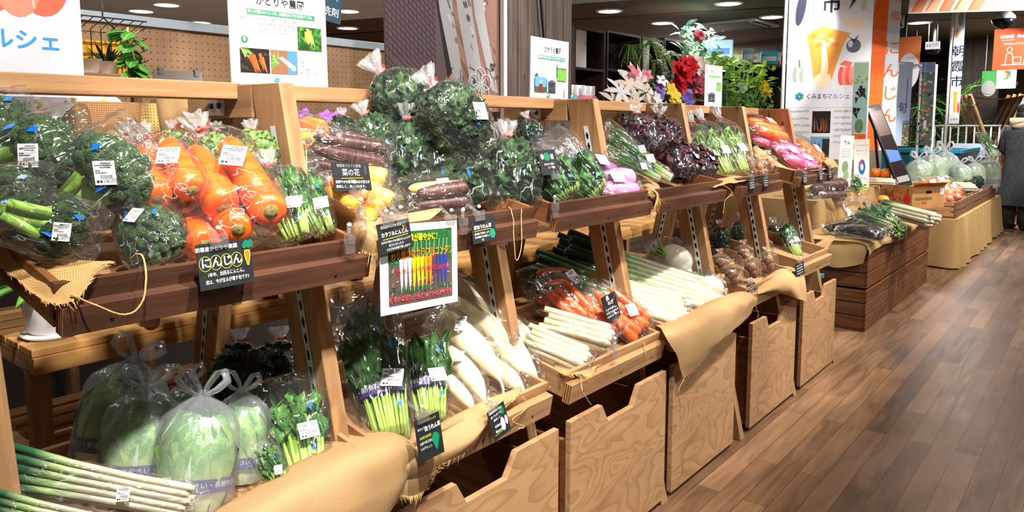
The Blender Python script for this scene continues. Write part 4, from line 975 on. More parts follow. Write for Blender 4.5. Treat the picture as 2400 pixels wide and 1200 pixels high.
# ------------------------------------------------------------------ burlap, twine
def crom(P, t):
    n = len(P) - 1; k = min(int(t * n), n - 1); f = t * n - k
    p0, p1, p2, p3 = V(P[max(k - 1, 0)]), V(P[k]), V(P[k + 1]), V(P[min(k + 2, n)])
    return .5 * ((2 * p1) + (p2 - p0) * f + (2 * p0 - 5 * p1 + 4 * p2 - p3) * f * f + (3 * p1 - p0 - 3 * p2 + p3) * f ** 3)
def cloth(label, rows, mat=None, nu=40, nv=30, wr=.006, fr=14, seed=0, fringe=(), name='burlap_cloth', group='burlap cloths', cat='cloth', fl=.03):
    """a draped sheet through a net of points; rows run across the cloth"""
    cen = V((0, 0, 0)); q = [V(p) for r in rows for p in r]
    for p in q: cen += p / len(q)
    def pos(u, v):
        p = crom([crom(r, u) for r in rows], v); k = p * fr + V((seed, seed * .3, 0))
        return p + V((noise.noise(k), noise.noise(k + V((7, 3, 1))), noise.noise(k + V((2, 9, 4))))) * wr - cen
    t = thing(name, label, cat, cen, (0, 0, 0), group)
    mb = MB().grid(nu, nv, pos)
    wu = sum((pos((i + 1) / 8, .5) - pos(i / 8, .5)).length for i in range(8)); wv = sum((pos(.5, (i + 1) / 8) - pos(.5, i / 8)).length for i in range(8))
    mb.uv = [[(a * wu, b * wv) for a, b in f] for f in mb.uv]
    mb.build('cloth', mat or M_BURLAP, t)
    if fringe:
        r = random.Random(seed + 5); m = MB()
        for side in fringe:
            n = 46
            for k in range(n):
                s = (k + r.random()) / n
                u, v, du, dv = {'b': (s, 1, 0, -.06), 't': (s, 0, 0, .06), 'l': (0, s, .06, 0), 'r': (1, s, -.06, 0)}[side]
                p = pos(u, v); d = (p - pos(u + du, v + dv)).normalized(); L = fl * r.uniform(.3, 1)
                e = p + d * L + V((r.uniform(-.3, .3), r.uniform(-.2, .2), -.4 * r.random())) * L
                m.tube([p - d * .004, (p + e) / 2 + V((r.uniform(-.002, .002),) * 3), e], [.0008, .0007, .0005], 4)
        m.build('frayed_edge', M_TWINE, t)
    return t
def twine(label, pts, r=.0016, group='loose jute threads'):
    c = V(pts[0]); n = 30
    ps = [crom([V(p) - c for p in pts], k / n) + V((noise.noise(V((k * .4, 1, c.x * 9))), noise.noise(V((k * .4, 5, c.x * 9))), 0)) * .002 for k in range(n + 1)]
    o = MB().tube(ps, r, 6).build('jute_twine', M_TWINE); o.location = c
    return tag(o, label, 'twine', group)

cloth('open weave burlap corner hanging over the front left corner of the nearest upper tray', [
    [(0.389,1.460,1.126), (0.424,1.380,1.094), (0.446,1.300,1.089), (0.501,1.260,1.081)],
    [(0.398,1.478,1.098), (0.398,1.304,1.062), (0.419,1.225,1.069), (0.476,1.222,1.079)],
    [(0.394,1.466,1.089), (0.393,1.255,1.050), (0.415,1.200,1.051), (0.461,1.205,1.075)],
    [(0.391,1.435,1.082), (0.391,1.223,1.045), (0.418,1.190,1.041), (0.446,1.195,1.060)]], M_BURLAP_OPEN, 44, 30, .002, 20, 1, ('r', 'b'), fl=.014)
cloth('burlap draped over the left corner of the yellow carrot tray', [
    [(1.016,1.360,1.172), (1.020,1.320,1.136), (1.082,1.280,1.100), (1.290,1.270,1.102)],
    [(1.025,1.416,1.174), (1.022,1.339,1.115), (1.035,1.225,1.086), (1.201,1.225,1.086)],
    [(1.016,1.399,1.151), (1.016,1.317,1.089), (0.996,1.190,1.066), (1.034,1.190,1.061)],
    [(1.010,1.369,1.124), (1.010,1.289,1.054), (0.986,1.185,1.033), (1.014,1.185,1.035)]], None, 40, 30, .003, 18, 2, ('b',))
cloth('burlap spilling between the radish tray and the thin onion tray', [
    [(2.363,1.460,1.190), (2.335,1.360,1.100), (2.254,1.270,1.072), (2.221,1.235,1.069)],
    [(2.392,1.450,1.189), (2.359,1.330,1.116), (2.256,1.230,1.089), (2.250,1.210,1.073)],
    [(2.473,1.470,1.178), (2.402,1.310,1.099), (2.274,1.215,1.081), (2.204,1.180,1.052)],
    [(2.522,1.480,1.159), (2.488,1.330,1.085), (2.299,1.220,1.065), (2.188,1.180,1.011)]], None, 30, 26, .004, 20, 3, ('r',), fl=.05)
cloth('burlap lining at the front corner of the small brown roots tray', [
    [(2.833,1.320,1.082), (3.090,1.320,1.068), (3.382,1.320,1.068), (3.715,1.330,1.071)],
    [(2.762,1.250,1.069), (2.924,1.240,1.090), (3.177,1.240,1.076), (3.531,1.250,1.087)],
    [(2.699,1.200,1.062), (2.811,1.200,1.069), (3.006,1.200,1.071), (3.467,1.220,1.108)]], None, 30, 16, .004, 24, 4, ())
cloth('burlap lining over the left side of the last upper tray', [
    [(3.918,1.500,1.197), (3.888,1.360,1.100), (3.884,1.270,1.075), (4.211,1.240,1.075)],
    [(3.911,1.520,1.186), (3.819,1.380,1.102), (3.758,1.260,1.076), (4.252,1.230,1.090)],
    [(3.881,1.500,1.141), (3.761,1.380,1.083), (3.703,1.235,1.069), (4.268,1.200,1.067)]], None, 30, 16, .004, 24, 5, ())
cloth('burlap flap at the aisle end of the last upper tray', [
    [(4.373,1.300,1.083), (4.491,1.300,1.095), (4.618,1.300,1.086)],
    [(4.139,1.220,1.111), (4.275,1.220,1.120), (4.465,1.240,1.081)],
    [(4.155,1.190,1.072), (4.287,1.190,1.073), (4.449,1.210,1.022)]], None, 20, 16, .003, 24, 6, ())
cloth('wide burlap rolled over the front of the cabbage tray', [
    [(0.625,1.320,0.529), (0.799,1.340,0.546), (0.978,1.380,0.605), (1.066,1.400,0.613), (1.077,1.390,0.617)],
    [(0.601,1.220,0.600), (0.770,1.230,0.615), (0.928,1.250,0.624), (1.053,1.260,0.612), (1.123,1.260,0.584)],
    [(0.598,1.110,0.649), (0.729,1.110,0.649), (0.873,1.110,0.656), (0.992,1.120,0.647), (1.077,1.140,0.593)],
    [(0.603,1.070,0.609), (0.744,1.070,0.592), (0.889,1.080,0.582), (0.984,1.100,0.578), (1.055,1.130,0.570)],
    [(0.653,1.080,0.513), (0.776,1.080,0.500), (0.906,1.090,0.509), (0.986,1.110,0.527), (1.051,1.140,0.544)]], None, 60, 50, .010, 9, 7, ())
cloth('burlap folded over the front of the spinach and white radish tray', [
    [(1.111,1.300,0.551), (1.222,1.270,0.554), (1.356,1.250,0.578), (1.487,1.230,0.579), (1.520,1.220,0.596)],
    [(1.092,1.190,0.589), (1.186,1.175,0.607), (1.284,1.170,0.620), (1.375,1.165,0.627), (1.476,1.180,0.614)],
    [(1.006,1.110,0.594), (1.152,1.115,0.579), (1.244,1.120,0.587), (1.325,1.130,0.606), (1.424,1.150,0.616)],
    [(0.990,1.120,0.555), (1.143,1.120,0.546), (1.234,1.125,0.558), (1.286,1.130,0.581), (1.387,1.140,0.607)]], None, 50, 30, .006, 12, 8, ('r', 'b'), fl=.02)
cloth('torn burlap tail with frayed end hanging below the black spinach sign', [
    [(0.961,1.125,0.606), (1.032,1.125,0.585), (1.135,1.125,0.562)],
    [(0.957,1.115,0.574), (1.022,1.115,0.549), (1.102,1.120,0.541)],
    [(0.968,1.115,0.542), (1.027,1.115,0.514), (1.069,1.120,0.510)]], None, 26, 18, .004, 18, 9, ('b', 'r'), fl=.02)
cloth('frayed burlap scrap at the left corner of the red carrot tray', [
    [(1.729,1.250,0.602), (1.812,1.230,0.579), (1.950,1.210,0.575)],
    [(1.657,1.190,0.610), (1.717,1.165,0.600), (1.842,1.165,0.591)],
    [(1.628,1.150,0.618), (1.713,1.140,0.592), (1.757,1.140,0.582)]], None, 26, 14, .004, 22, 10, ('b', 'r'), fl=.022)
cloth('long burlap hanging from the white turnip tray with one pointed corner', [
    [(2.347,1.260,0.586), (2.585,1.260,0.578), (2.898,1.260,0.589), (3.198,1.270,0.572), (3.350,1.280,0.565)],
    [(2.215,1.165,0.623), (2.427,1.150,0.628), (2.686,1.150,0.635), (2.945,1.160,0.618), (3.116,1.170,0.572)],
    [(2.137,1.100,0.616), (2.370,1.090,0.611), (2.627,1.090,0.614), (2.840,1.100,0.605), (3.011,1.130,0.578)],
    [(2.233,1.100,0.505), (2.424,1.080,0.524), (2.653,1.090,0.534), (2.822,1.100,0.557), (2.941,1.120,0.548)],
    [(2.282,1.100,0.433), (2.455,1.090,0.483), (2.642,1.090,0.517), (2.789,1.100,0.534), (2.911,1.120,0.531)]], None, 50, 36, .007, 12, 11, ('r',), fl=.02)
cloth('burlap lining with a pointed end drooping off the taro tray', [
    [(3.567,1.300,0.558), (3.830,1.320,0.581), (4.158,1.340,0.567)],
    [(3.163,1.180,0.610), (3.455,1.180,0.632), (3.795,1.200,0.589)],
    [(3.009,1.130,0.597), (3.282,1.100,0.610), (3.602,1.120,0.555)],
    [(3.160,1.140,0.587), (3.406,1.090,0.512), (3.576,1.100,0.463)]], None, 30, 24, .006, 16, 12, ())
cloth('burlap around the lone spinach bag at the end of the lower row', [
    [(4.086,1.340,0.589), (4.441,1.360,0.588), (4.881,1.380,0.612)],
    [(3.758,1.220,0.592), (4.026,1.220,0.610), (4.545,1.260,0.637)],
    [(3.643,1.150,0.565), (3.787,1.160,0.595), (4.003,1.180,0.607)]], None, 26, 18, .006, 16, 13, ())
twine('looped jute thread hanging from the open weave burlap corner', [(0.420,1.190,1.051), (0.441,1.170,1.036), (0.481,1.160,1.013), (0.507,1.160,1.023), (0.522,1.170,1.056), (0.536,1.205,1.088), (0.535,1.230,1.091), (0.533,1.250,1.078)])
twine('long jute threads tied at the right end of the curly spinach tray', [(1.491,1.230,1.088), (1.456,1.190,1.077), (1.453,1.180,1.012), (1.461,1.180,0.956), (1.482,1.180,0.986), (1.495,1.190,1.085)], .0012)
twine('curly jute threads below the white radish sign', [(1.438,1.140,0.609), (1.443,1.130,0.581), (1.371,1.120,0.573), (1.422,1.120,0.540), (1.396,1.120,0.543)], .0012)
twine('jute thread hanging over the front of the red carrot tray', [(2.144,1.190,0.605), (2.057,1.130,0.586), (2.061,1.130,0.543)], .0012)
twine('jute thread dangling into the gap above the notched drawer', [(1.702,1.140,0.594), (1.668,1.110,0.567), (1.713,1.110,0.511)], .0012)
twine('jute thread dangling from the pointed burlap corner across the drawer', [(2.261,1.090,0.444), (2.239,1.100,0.400), (2.279,1.110,0.325), (2.296,1.120,0.255)], .0012)
twine('short jute thread at the rounded end of the long burlap', [(2.937,1.110,0.568), (2.946,1.100,0.532), (2.939,1.100,0.516)], .0012)
twine('jute threads hanging between the onion tray and the next post', [(2.746,1.190,1.076), (2.781,1.160,1.042), (2.722,1.160,1.013), (2.705,1.160,0.965)], .0012)

# ------------------------------------------------------------------ printed signs
class Sign:
    """a flat board standing on the line a-b (lower left to lower right), its print built up in thin layers"""
    def __init__(s, name, label, cat, a, b, h, col=(240, 241, 244), th=.004, tilt=0, group=None, mat=None, bevel=0):
        a, b = V(a), V(b); d = b - a; s.w = d.length; s.h = h
        x = d.normalized(); up = V((0, 0, 1)); up = (up - x * up.dot(x)).normalized(); y = up.cross(x)
        M = Matrix(((x.x, y.x, up.x, a.x), (x.y, y.y, up.y, a.y), (x.z, y.z, up.z, a.z), (0, 0, 0, 1))) @ Matrix.Rotation(math.radians(tilt), 4, 'X')
        s.t = thing(name, label, cat, group=group); s.t.matrix_world = M
        s.board = MB().box(0, s.w, 0, th, 0, h).build('board', mat or flat(col), s.t, bevel); s.k = 0; s.begin('print')
    def begin(s, name): s.flush(); s.nm = name; s.mb = MB(); s.mats = []
    def flush(s):
        if getattr(s, 'mb', None) and s.mb.f: s.mb.build(s.nm, s.mats, s.t)
        s.mb = None
    def y(s): s.k += 1; return -.0005 - .00001 * s.k
    def poly(s, pts, c):
        m = flat(c) if isinstance(c, tuple) else c
        if m not in s.mats: s.mats.append(m)
        y = s.y(); s.mb.add([(px, y, pz) for px, pz in pts], [tuple(range(len(pts)))], s.mats.index(m))
    def rect(s, x, z, w, h, c): s.poly([(x, z), (x + w, z), (x + w, z + h), (x, z + h)], c)
    def oval(s, x, z, rx, rz, c, n=24, rot=0):
        s.poly([(x + rx * math.cos(q) * math.cos(rot) - rz * math.sin(q) * math.sin(rot), z + rx * math.cos(q) * math.sin(rot) + rz * math.sin(q) * math.cos(rot)) for q in [2 * math.pi * k / n for k in range(n)]], c)
    def line(s, pts, wd, c):
        for (x0, z0), (x1, z1) in zip(pts, pts[1:]):
            L = math.hypot(x1 - x0, z1 - z0) or 1e-6; nx, nz = -(z1 - z0) / L * wd / 2, (x1 - x0) / L * wd / 2
            s.poly([(x0 - nx, z0 - nz), (x1 - nx, z1 - nz), (x1 + nx, z1 + nz), (x0 + nx, z0 + nz)], c)
    def text(s, body, x, z, size, c=(30, 30, 34), al='CENTER', bold=0, width=None, rot=0, sx=1):
        cu = bpy.data.curves.new('lettering', 'FONT'); cu.body = body; cu.size = size; cu.align_x = al; cu.align_y = 'CENTER'; cu.resolution_u = 2
        cu.offset = bold; cu.materials.append(flat(c) if isinstance(c, tuple) else c)
        o = bpy.data.objects.new('lettering', cu); COL.objects.link(o); o.parent = s.t
        n = sum(1 if ord(ch) > 255 else .55 for ch in body) * size * .98
        k = min(1, width / n) if width else 1
        o.matrix_local = Matrix.Translation((x, s.y() - .0003, z)) @ Matrix.Rotation(math.pi / 2, 4, 'X') @ Matrix.Rotation(rot, 4, 'Z') @ Matrix.Diagonal((k * sx, 1, 1, 1))
    def scrawl(s, x, z, w, hgt, c, seed=0):
        """a line of lettering too small to read: short upright strokes"""
        r = random.Random(seed); q = x
        while q < x + w:
            d = hgt * r.uniform(.55, .95)
            for _ in range(3):
                a, b = r.uniform(0, 1), r.uniform(0, 1); o = r.random() < .5
                s.line([(q + d * a * .8, z), (q + d * a * .8 + hgt * .1, z + hgt)] if o else [(q, z + hgt * b), (q + d * .85, z + hgt * b * .9 + hgt * .06)], hgt * .13, c)
            q += d + hgt * .16
    def logo(s, x, z, r):
        for k in range(6):
            a = k * math.pi / 3 + .5; s.oval(x + r * .55 * math.cos(a), z + r * .55 * math.sin(a), r * .45, r * .45, [(52, 120, 190), (40, 150, 160), (60, 160, 120)][k % 3])
        s.oval(x, z, r * .34, r * .34, (30, 80, 130)); s.oval(x, z, r * .15, r * .15, (240, 244, 248))
    def veg_photo(s, x, z, w, h, kind, name='printed_photo'):
        s.begin(name); r = random.Random(int(x * 9000 + z * 700) + len(kind))
        def blade(n, cols, x0, x1, z0, z1, wd, ln, a0, a1, clip=True):
            for _ in range(n):
                px, pz = x + w * r.uniform(x0, x1), z + h * r.uniform(z0, z1); a = math.radians(r.uniform(a0, a1)); L = ln * w
                ex = min(max(px + L * math.cos(a), x), x + w); ez = min(max(pz + L * math.sin(a), z), z + h)
                nx, nz = -math.sin(a) * wd * w / 2, math.cos(a) * wd * w / 2
                q = [(min(max(u, x), x + w), min(max(v, z), z + h)) for u, v in [(px - nx, pz - nz), (px + nx, pz + nz), (ex, ez)]]
                s.poly(q, r.choice(cols))
        if kind == 'carrots':
            s.rect(x, z, w, h, (30, 26, 22)); blade(14, [(50, 42, 32), (24, 30, 20), (64, 56, 40)], 0, 1, 0, 1, .1, .2, 0, 360)
            blade(16, [(120, 150, 70), (170, 180, 110), (90, 120, 50)], .15, .45, .6, .9, .05, .4, 100, 170); blade(11, [(214, 84, 40), (230, 104, 54), (190, 66, 30)], .3, .75, .45, .85, .12, .55, -80, -55)
        elif kind == 'beans':
            s.rect(x, z, w, h, (40, 84, 34)); blade(30, [(60, 120, 44), (30, 60, 26), (84, 140, 60)], 0, 1, 0, 1, .16, .3, 0, 360); blade(14, [(196, 210, 70), (170, 190, 60), (214, 224, 110)], .3, .6, .4, .95, .11, .32, -110, -70)
        elif kind == 'radish':
            s.rect(x, z, w, h, (130, 92, 70)); s.rect(x + w * .62, z, w * .38, h, (74, 124, 190)); blade(14, [(110, 170, 80), (80, 140, 56)], .1, .3, .4, .7, .07, .4, 60, 220); s.poly([(x + w * .3, z + h * .66), (x + w * .42, z + h * .74), (x + w * .92, z + h * .34), (x + w * .84, z + h * .16)], (240, 220, 206)); s.oval(x + w * .84, z + h * .26, w * .1, h * .1, (226, 170, 140))
        elif kind == 'field':
            s.rect(x, z, w, h, (96, 150, 60)); s.rect(x, z + h * .72, w, h * .28, (190, 214, 226)); blade(20, [(70, 124, 44), (120, 172, 76)], 0, 1, 0, .6, .06, .4, 60, 120); s.rect(x, z + h * .68, w, h * .08, (60, 96, 50))
        elif kind == 'farmer':
            s.rect(x, z, w, h, (86, 140, 206)); s.rect(x, z, w, h * .35, (62, 74, 40)); s.poly([(x + w * .3, z), (x + w * .72, z), (x + w * .66, z + h * .55), (x + w * .36, z + h * .55)], (96, 44, 40)); s.oval(x + w * .51, z + h * .68, w * .1, h * .13, (206, 150, 120))
        elif kind == 'barn':
            s.rect(x, z, w, h, (176, 190, 206)); s.rect(x + w * .1, z, w * .75, h * .7, (40, 44, 54)); s.poly([(x, z + h * .68), (x + w * .5, z + h * .9), (x + w, z + h * .68)], (70, 76, 84)); blade(6, [(86, 92, 100)], .2, .8, .1, .5, .05, .3, -5, 5)
        elif kind == 'burdock':
            s.rect(x, z, w, h, (26, 22, 22)); blade(14, [(130, 74, 50), (90, 50, 38), (160, 98, 70)], .1, .9, .0, .2, .07, .8, 80, 100)
        elif kind == 'city':
            s.rect(x, z, w, h, (120, 160, 214)); s.rect(x, z, w, h * .25, (60, 104, 50)); blade(12, [(30, 36, 46), (52, 60, 72)], 0, 1, .2, .3, .16, .6, 86, 94); s.rect(x + w * .62, z + h * .1, w * .38, h * .8, (34, 44, 40))
        elif kind == 'eggplant':
            s.rect(x, z, w, h, (150, 190, 190)); s.rect(x, z + h * .66, w, h * .34, (170, 200, 170)); blade(9, [(200, 190, 220), (120, 160, 130)], 0, 1, .5, .8, .2, .4, 0, 180); blade(14, [(32, 34, 40), (54, 58, 62), (20, 22, 28)], .1, .8, .2, .7, .26, .5, -110, -60); s.oval(x + w * .5, z + h * .1, w * .3, h * .1, (96, 130, 90))
        elif kind == 'market':
            s.rect(x, z, w, h, (96, 116, 104)); blade(130, [(200, 70, 50), (226, 130, 60), (110, 160, 70), (60, 110, 60), (60, 80, 140), (220, 210, 180), (30, 40, 36)], 0, 1, 0, .95, .2, .2, 0, 360); s.rect(x, z + h * .88, w, h * .12, (120, 140, 190))
        elif kind == 'orange':
            s.rect(x, z, w, h, (226, 100, 30)); blade(16, [(240, 140, 50), (200, 70, 20)], 0, 1, 0, 1, .14, .3, 60, 120)
        elif kind == 'root':
            s.rect(x, z, w, h, (150, 112, 100)); blade(30, [(168, 128, 114), (132, 96, 86), (186, 146, 130)], .4, 1, 0, 1, .05, .6, 120, 132)
            s.poly([(x, z), (x + w * .42, z), (x + w * .55, z + h * .4), (x + w * .28, z + h), (x, z + h)], (104, 88, 88))
            for k in range(24):
                s.line([(x + w * .0, z + h * (.15 + .036 * k)), (x + w * .40, z + h * max(0, -.15 + .036 * k))] if k > 5 else [(x, z + h * (.16 + .03 * k)), (x + w * .2, z + h * .03 * k)], w * .008, (66, 54, 62))
            for k in range(12): s.line([(x + w * (.01 + .032 * k), z + h * .95), (x + w * (.02 + .034 * k), z + h * .3)], w * .006, (74, 62, 68))
            s.poly([(x + w * .34, z + h), (x + w * .46, z + h), (x + w * .62, z + h * .30), (x + w * .50, z + h * .2), (x + w * .42, z + h * .6)], (44, 40, 46))
            for (a, b, c_, d) in [(.38, .50, .57, .66), (.54, .68, .72, .86), (.70, .80, .92, .99)]:
                s.poly([(x + w * a, z + h), (x + w * b, z + h), (x + w * (b + .06), z + h * .6), (x + w * d, z + h * .12), (x + w * c_, z + h * .14), (x + w * (a + .06), z + h * .6)], (176, 176, 178))
                for k in range(16):
                    f = r.random(); px = x + w * (a + (c_ - a) * (1 - f) ** .8 + r.uniform(.03, .09)); pz = z + h * (.16 + .82 * f); s.oval(px, pz, w * r.uniform(.005, .02), h * r.uniform(.008, .03), r.choice([(96, 92, 94), (206, 206, 206), (70, 64, 66), (130, 124, 122)]), 10, .5)
            for k in range(40):
                px, pz = x + w * r.uniform(.55, .99), z + h * r.uniform(.05, .3); a = r.uniform(3.4, 6.2); s.line([(px, pz), (min(x + w, px + w * .06 * math.cos(a)), max(z, pz + w * .08 * math.sin(a)))], w * .006, r.choice([(90, 70, 60), (60, 48, 44), (150, 130, 116)]))
        s.begin('print')
def clip(parent, x, z, lean=.02, dx=0):
    m = MB(); m.box(x - .016, x + .016, -.007, -.002, z - .012, z + .004); m.box(x - .014, x - .006, -.010, .004, z + .002, z + .012); m.box(x + .006, x + .014, -.010, .004, z + .002, z + .012)
    m.tube([(x, -.004, z + .006), (x + dx * .5, lean * .5, z + .018), (x + dx, lean, z + .03)], .004, 8); m.ball((x + dx * .4, -.006, z + .022), .0045, 10, 8, 1)
    return m.build('clear_clip', [M_CLEARP, M_WPLASTIC], parent)

# chalk cards
s = Sign('chalk_sign', 'black chalk card for carrots with a carrot drawing on the nearest tray', 'sign', (0.609,1.168,1.025), (0.709,1.168,1.026), .078, mat=M_SLATE, th=.0012, tilt=-7)
s.text('朝霞産かどりや農園', .036, .068, .0085, M_CHALK); s.text('にんじん', .043, .044, .019, M_CHALK, bold=.0004)
for k in range(4): 
    for q in range(20):
        a, b = q * .314, (q + 1) * .314; cx = .013 + .019 * k
        s.line([(cx + .0105 * math.cos(a), .044 + .0125 * math.sin(a)), (cx + .0105 * math.cos(b), .044 + .0125 * math.sin(b))], .0008, (206, 214, 60))
s.text('1年中、出回るにんじん。', .050, .024, .0082, M_CHALK, width=.07); s.text('実は、今が甘みが増す旬です!!', .050, .012, .0082, M_CHALK, width=.082)
s.poly([(.086, .058), (.096, .058), (.097, .048), (.092, .031), (.089, .031), (.085, .048)], (226, 206, 60)); s.poly([(.0872, .0565), (.0948, .0565), (.0955, .048), (.0915, .0335), (.0895, .0335), (.0865, .048)], (200, 110, 30))
for k in range(4): s.oval(.087 + .004 * k, .066 + .004 * (k % 2), .0045, .0055, (20, 110, 80))
clip(s.t, .040, .080, .03); s.flush()
s = Sign('chalk_sign', 'black chalk card about rape blossoms standing on the yellow carrots', 'sign', (0.954,1.255,1.165), (1.057,1.260,1.159), .062, mat=M_SLATE, th=.0012, tilt=-14)
w = s.w; s.text('朝霞産さかうえ農園', w * .45, .054, .0075, (150, 156, 158)); s.text('菜の花', w * .48, .039, .0165, M_CHALK); s.line([(w * .2, .027), (w * .8, .028)], .001, (206, 190, 40))
s.text('色鮮やかな菜の花はほろ苦さが', w * .5, .019, .0072, M_CHALK, width=w * .9); s.text('美味しく、食べられます。', w * .46, .009, .0072, M_CHALK, width=w * .85)
for k in range(7): s.line([(w * .88, .034 + .003 * k), (w * (.85 + .07 * (k % 2)), .04 + .003 * k)], .0008, (120, 124, 110))
clip(s.t, w * .5, -.004, .0, -.004); s.flush()
s = Sign('chalk_sign', 'black chalk card for colourful carrots overlapping the carrot photo poster', 'sign', (0.985,1.150,1.038), (1.074,1.150,1.044), .062, mat=M_SLATE, th=.0012, tilt=-8)
w = s.w; s.text('朝霞産かどりや農園', w * .42, .053, .007, M_CHALK, width=w * .62); s.text('カラフルにんじん', w * .5, .037, .0105, M_CHALK, width=w * .82, bold=.0002); s.line([(w * .12, .028), (w * .9, .030)], .0013, (236, 206, 50))
s.text('さわやかで味わいのある豊かなにんじんです', w * .5, .022, .006, M_CHALK, width=w * .9); s.text('彩りにぴったり', w * .5, .014, .006, M_CHALK); s.text('さまざまな料理で楽しめます!', w * .55, .006, .006, M_CHALK, width=w * .75)
for k, c in enumerate([(230, 200, 60), (200, 90, 50), (170, 60, 50)]): s.poly([(w * .76 + .004 * k, .050), (w * .76 + .004 * k + .0035, .050), (w * .76 + .004 * k + .002, .040)], c); s.oval(w * .77 + .004 * k, .054, .002, .004, (30, 150, 90))
clip(s.t, w * .3, .064, .03); clip(s.t, w * .75, .066, .03); s.flush()
s = Sign('chalk_sign', 'black chalk card with a green leaf for the crinkled spinach, right of the carrot poster', 'sign', (1.285,1.168,1.020), (1.371,1.168,1.023), .062, mat=M_SLATE, th=.0012, tilt=-8)
w = s.w; s.text('朝霞産', w * .3, .056, .007, (120, 124, 126)); s.text('縮ほうれん草', w * .46, .037, .0105, M_CHALK, width=w * .8, bold=.0002); s.line([(w * .1, .029), (w * .8, .030)], .001, (216, 200, 50))
for k, tx in enumerate(['葉が縮れて甘味たっぷり', '冬の時期だけの美味しさ', '旬!']): s.text(tx, w * .4, .022 - .008 * k, .0058, M_CHALK, width=w * .62)
for k in range(7): s.oval(w * .84 + .005 * math.cos(k), .017 + .007 * math.sin(k), .005, .005, (30, 130, 100))
clip(s.t, w * .35, .065, .03); s.flush()
s = Sign('chalk_sign', 'black chalk card for spinach with a green bunch drawing clipped to the burlap', 'sign', (1.015,1.075,0.604), (1.087,1.075,0.605), .088, mat=M_SLATE, th=.0012, tilt=-10)
w = s.w; s.text('うま味たっぷり', w * .6, .080, .006, (206, 206, 60), width=w * .5); s.text('めちゃうま', w * .25, .067, .007, M_CHALK, width=w * .35); s.text('ほうれん草', w * .66, .063, .0115, M_CHALK, width=w * .62, bold=.0003)
for k, (tx, c) in enumerate([('緑黄色野菜', (206, 206, 60)), ('お鍋や和え物に', (240, 242, 240)), ('いかがでしょう。', (240, 242, 240))]): s.text(tx, w * .34, .048 - .011 * k, .0066, c, width=w * .5)
for k in range(9): s.line([(w * .72, .014), (w * (.56 + .04 * k), .050 - .0006 * (k - 4) ** 2)], .003, (20, 130, 96))
clip(s.t, w * .3, .092, .04); s.flush()
s = Sign('chalk_sign', 'black chalk card with a white radish drawing hanging below the radish pile', 'sign', (1.282,1.100,0.553), (1.343,1.100,0.565), .074, mat=M_SLATE, th=.0012, tilt=-10)
w = s.w
for k, tx in enumerate(['みずみずしい大根は', '煮ても生でも', '美味しい']): s.text(tx, w * .42, .066 - .010 * k, .0066, M_CHALK, width=w * .72)
s.text('White', w * .4, .030, .010, M_CHALK); s.text('Beauty!', w * .42, .018, .010, M_CHALK, width=w * .7); s.line([(w * .1, .011), (w * .7, .013)], .001, (216, 200, 50)); s.oval(w * .66, .026, w * .12, .017, (180, 190, 196)); s.oval(w * .88, .030, w * .07, .012, (240, 242, 240)); s.oval(w * .78, .058, w * .1, .012, (20, 110, 80))
clip(s.t, w * .3, .080, .04, -.01); s.flush()
s = Sign('chalk_sign', 'black chalk card with a green leaf standing in the garland greens', 'sign', (1.666,1.250,1.161), (1.751,1.250,1.163), .072, mat=M_SLATE, th=.0012, tilt=-16)
w = s.w; s.oval(w * .45, .052, w * .17, .012, (24, 120, 80)); s.text('春', w * .2, .052, .017, M_CHALK); s.text('菊', w * .74, .050, .017, M_CHALK); s.text('おひたしや鍋に', w * .5, .030, .007, M_CHALK, width=w * .8); s.text('香りゆたか', w * .6, .019, .007, (190, 190, 120), width=w * .5); clip(s.t, w * .6, -.004, .0); s.flush()
s = Sign('chalk_sign', 'small black chalk card lying on the thin onion bags', 'sign', (2.277,1.290,1.167), (2.375,1.270,1.122), .055, mat=M_SLATE, th=.0012, tilt=-40)
for k in range(4): s.scrawl(s.w * .1, .012 + .010 * k, s.w * .75, .006, M_CHALK, k)
clip(s.t, s.w * .6, -.004, 0); s.flush()
s = Sign('chalk_sign', 'black chalk card for leeks standing among the red carrots', 'sign', (1.995,1.235,0.668), (2.063,1.225,0.681), .085, mat=M_SLATE, th=.0012, tilt=-10)
w = s.w; s.text('長', w * .4, .073, .018, M_CHALK); s.text('ねぎ', w * .55, .057, .015, M_CHALK); s.line([(w * .8, .06), (w * .9, .08)], .004, (20, 110, 80))
for k in range(3): s.scrawl(w * .12, .012 + .012 * k, w * .76, .007, M_CHALK, 9 + k)
clip(s.t, w * .6, -.004, 0); s.flush()
for k, (a, b, h, lb) in enumerate([
        ((2.959,1.150,0.588), (3.048,1.150,0.591), .05, 'small black tag at the left of the taro tray, above the long burlap'), ((3.463,1.120,0.598), (3.584,1.120,0.600), .06, 'small black tag on the drooping burlap beside the lone spinach bag'),
        ((3.027,1.185,1.031), (3.093,1.185,1.032), .05, 'small black tag on the brown roots tray, left of two'), ((3.187,1.185,1.031), (3.248,1.185,1.033), .05, 'small black tag with a yellow smile on the brown roots tray, right of two'),
        ((3.714,1.185,1.018), (3.779,1.185,1.019), .045, 'small black tag on the last upper tray, leftmost of three'), ((3.970,1.185,1.016), (4.034,1.185,1.019), .055, 'small black tag on the last upper tray, middle of three'), ((4.131,1.185,1.016), (4.191,1.185,1.020), .06, 'small black tag on the last upper tray, rightmost of three')]):
    s = Sign('chalk_tag', lb, 'sign', a, b, h, mat=M_SLATE, th=.0012, tilt=-8); 
    for j in range(4): s.scrawl(s.w * .15, h * (.14 + .2 * j), s.w * .65, h * .1, M_CHALK, 20 + k * 5 + j)
    clip(s.t, s.w * .5, h + .002, .03); s.flush()
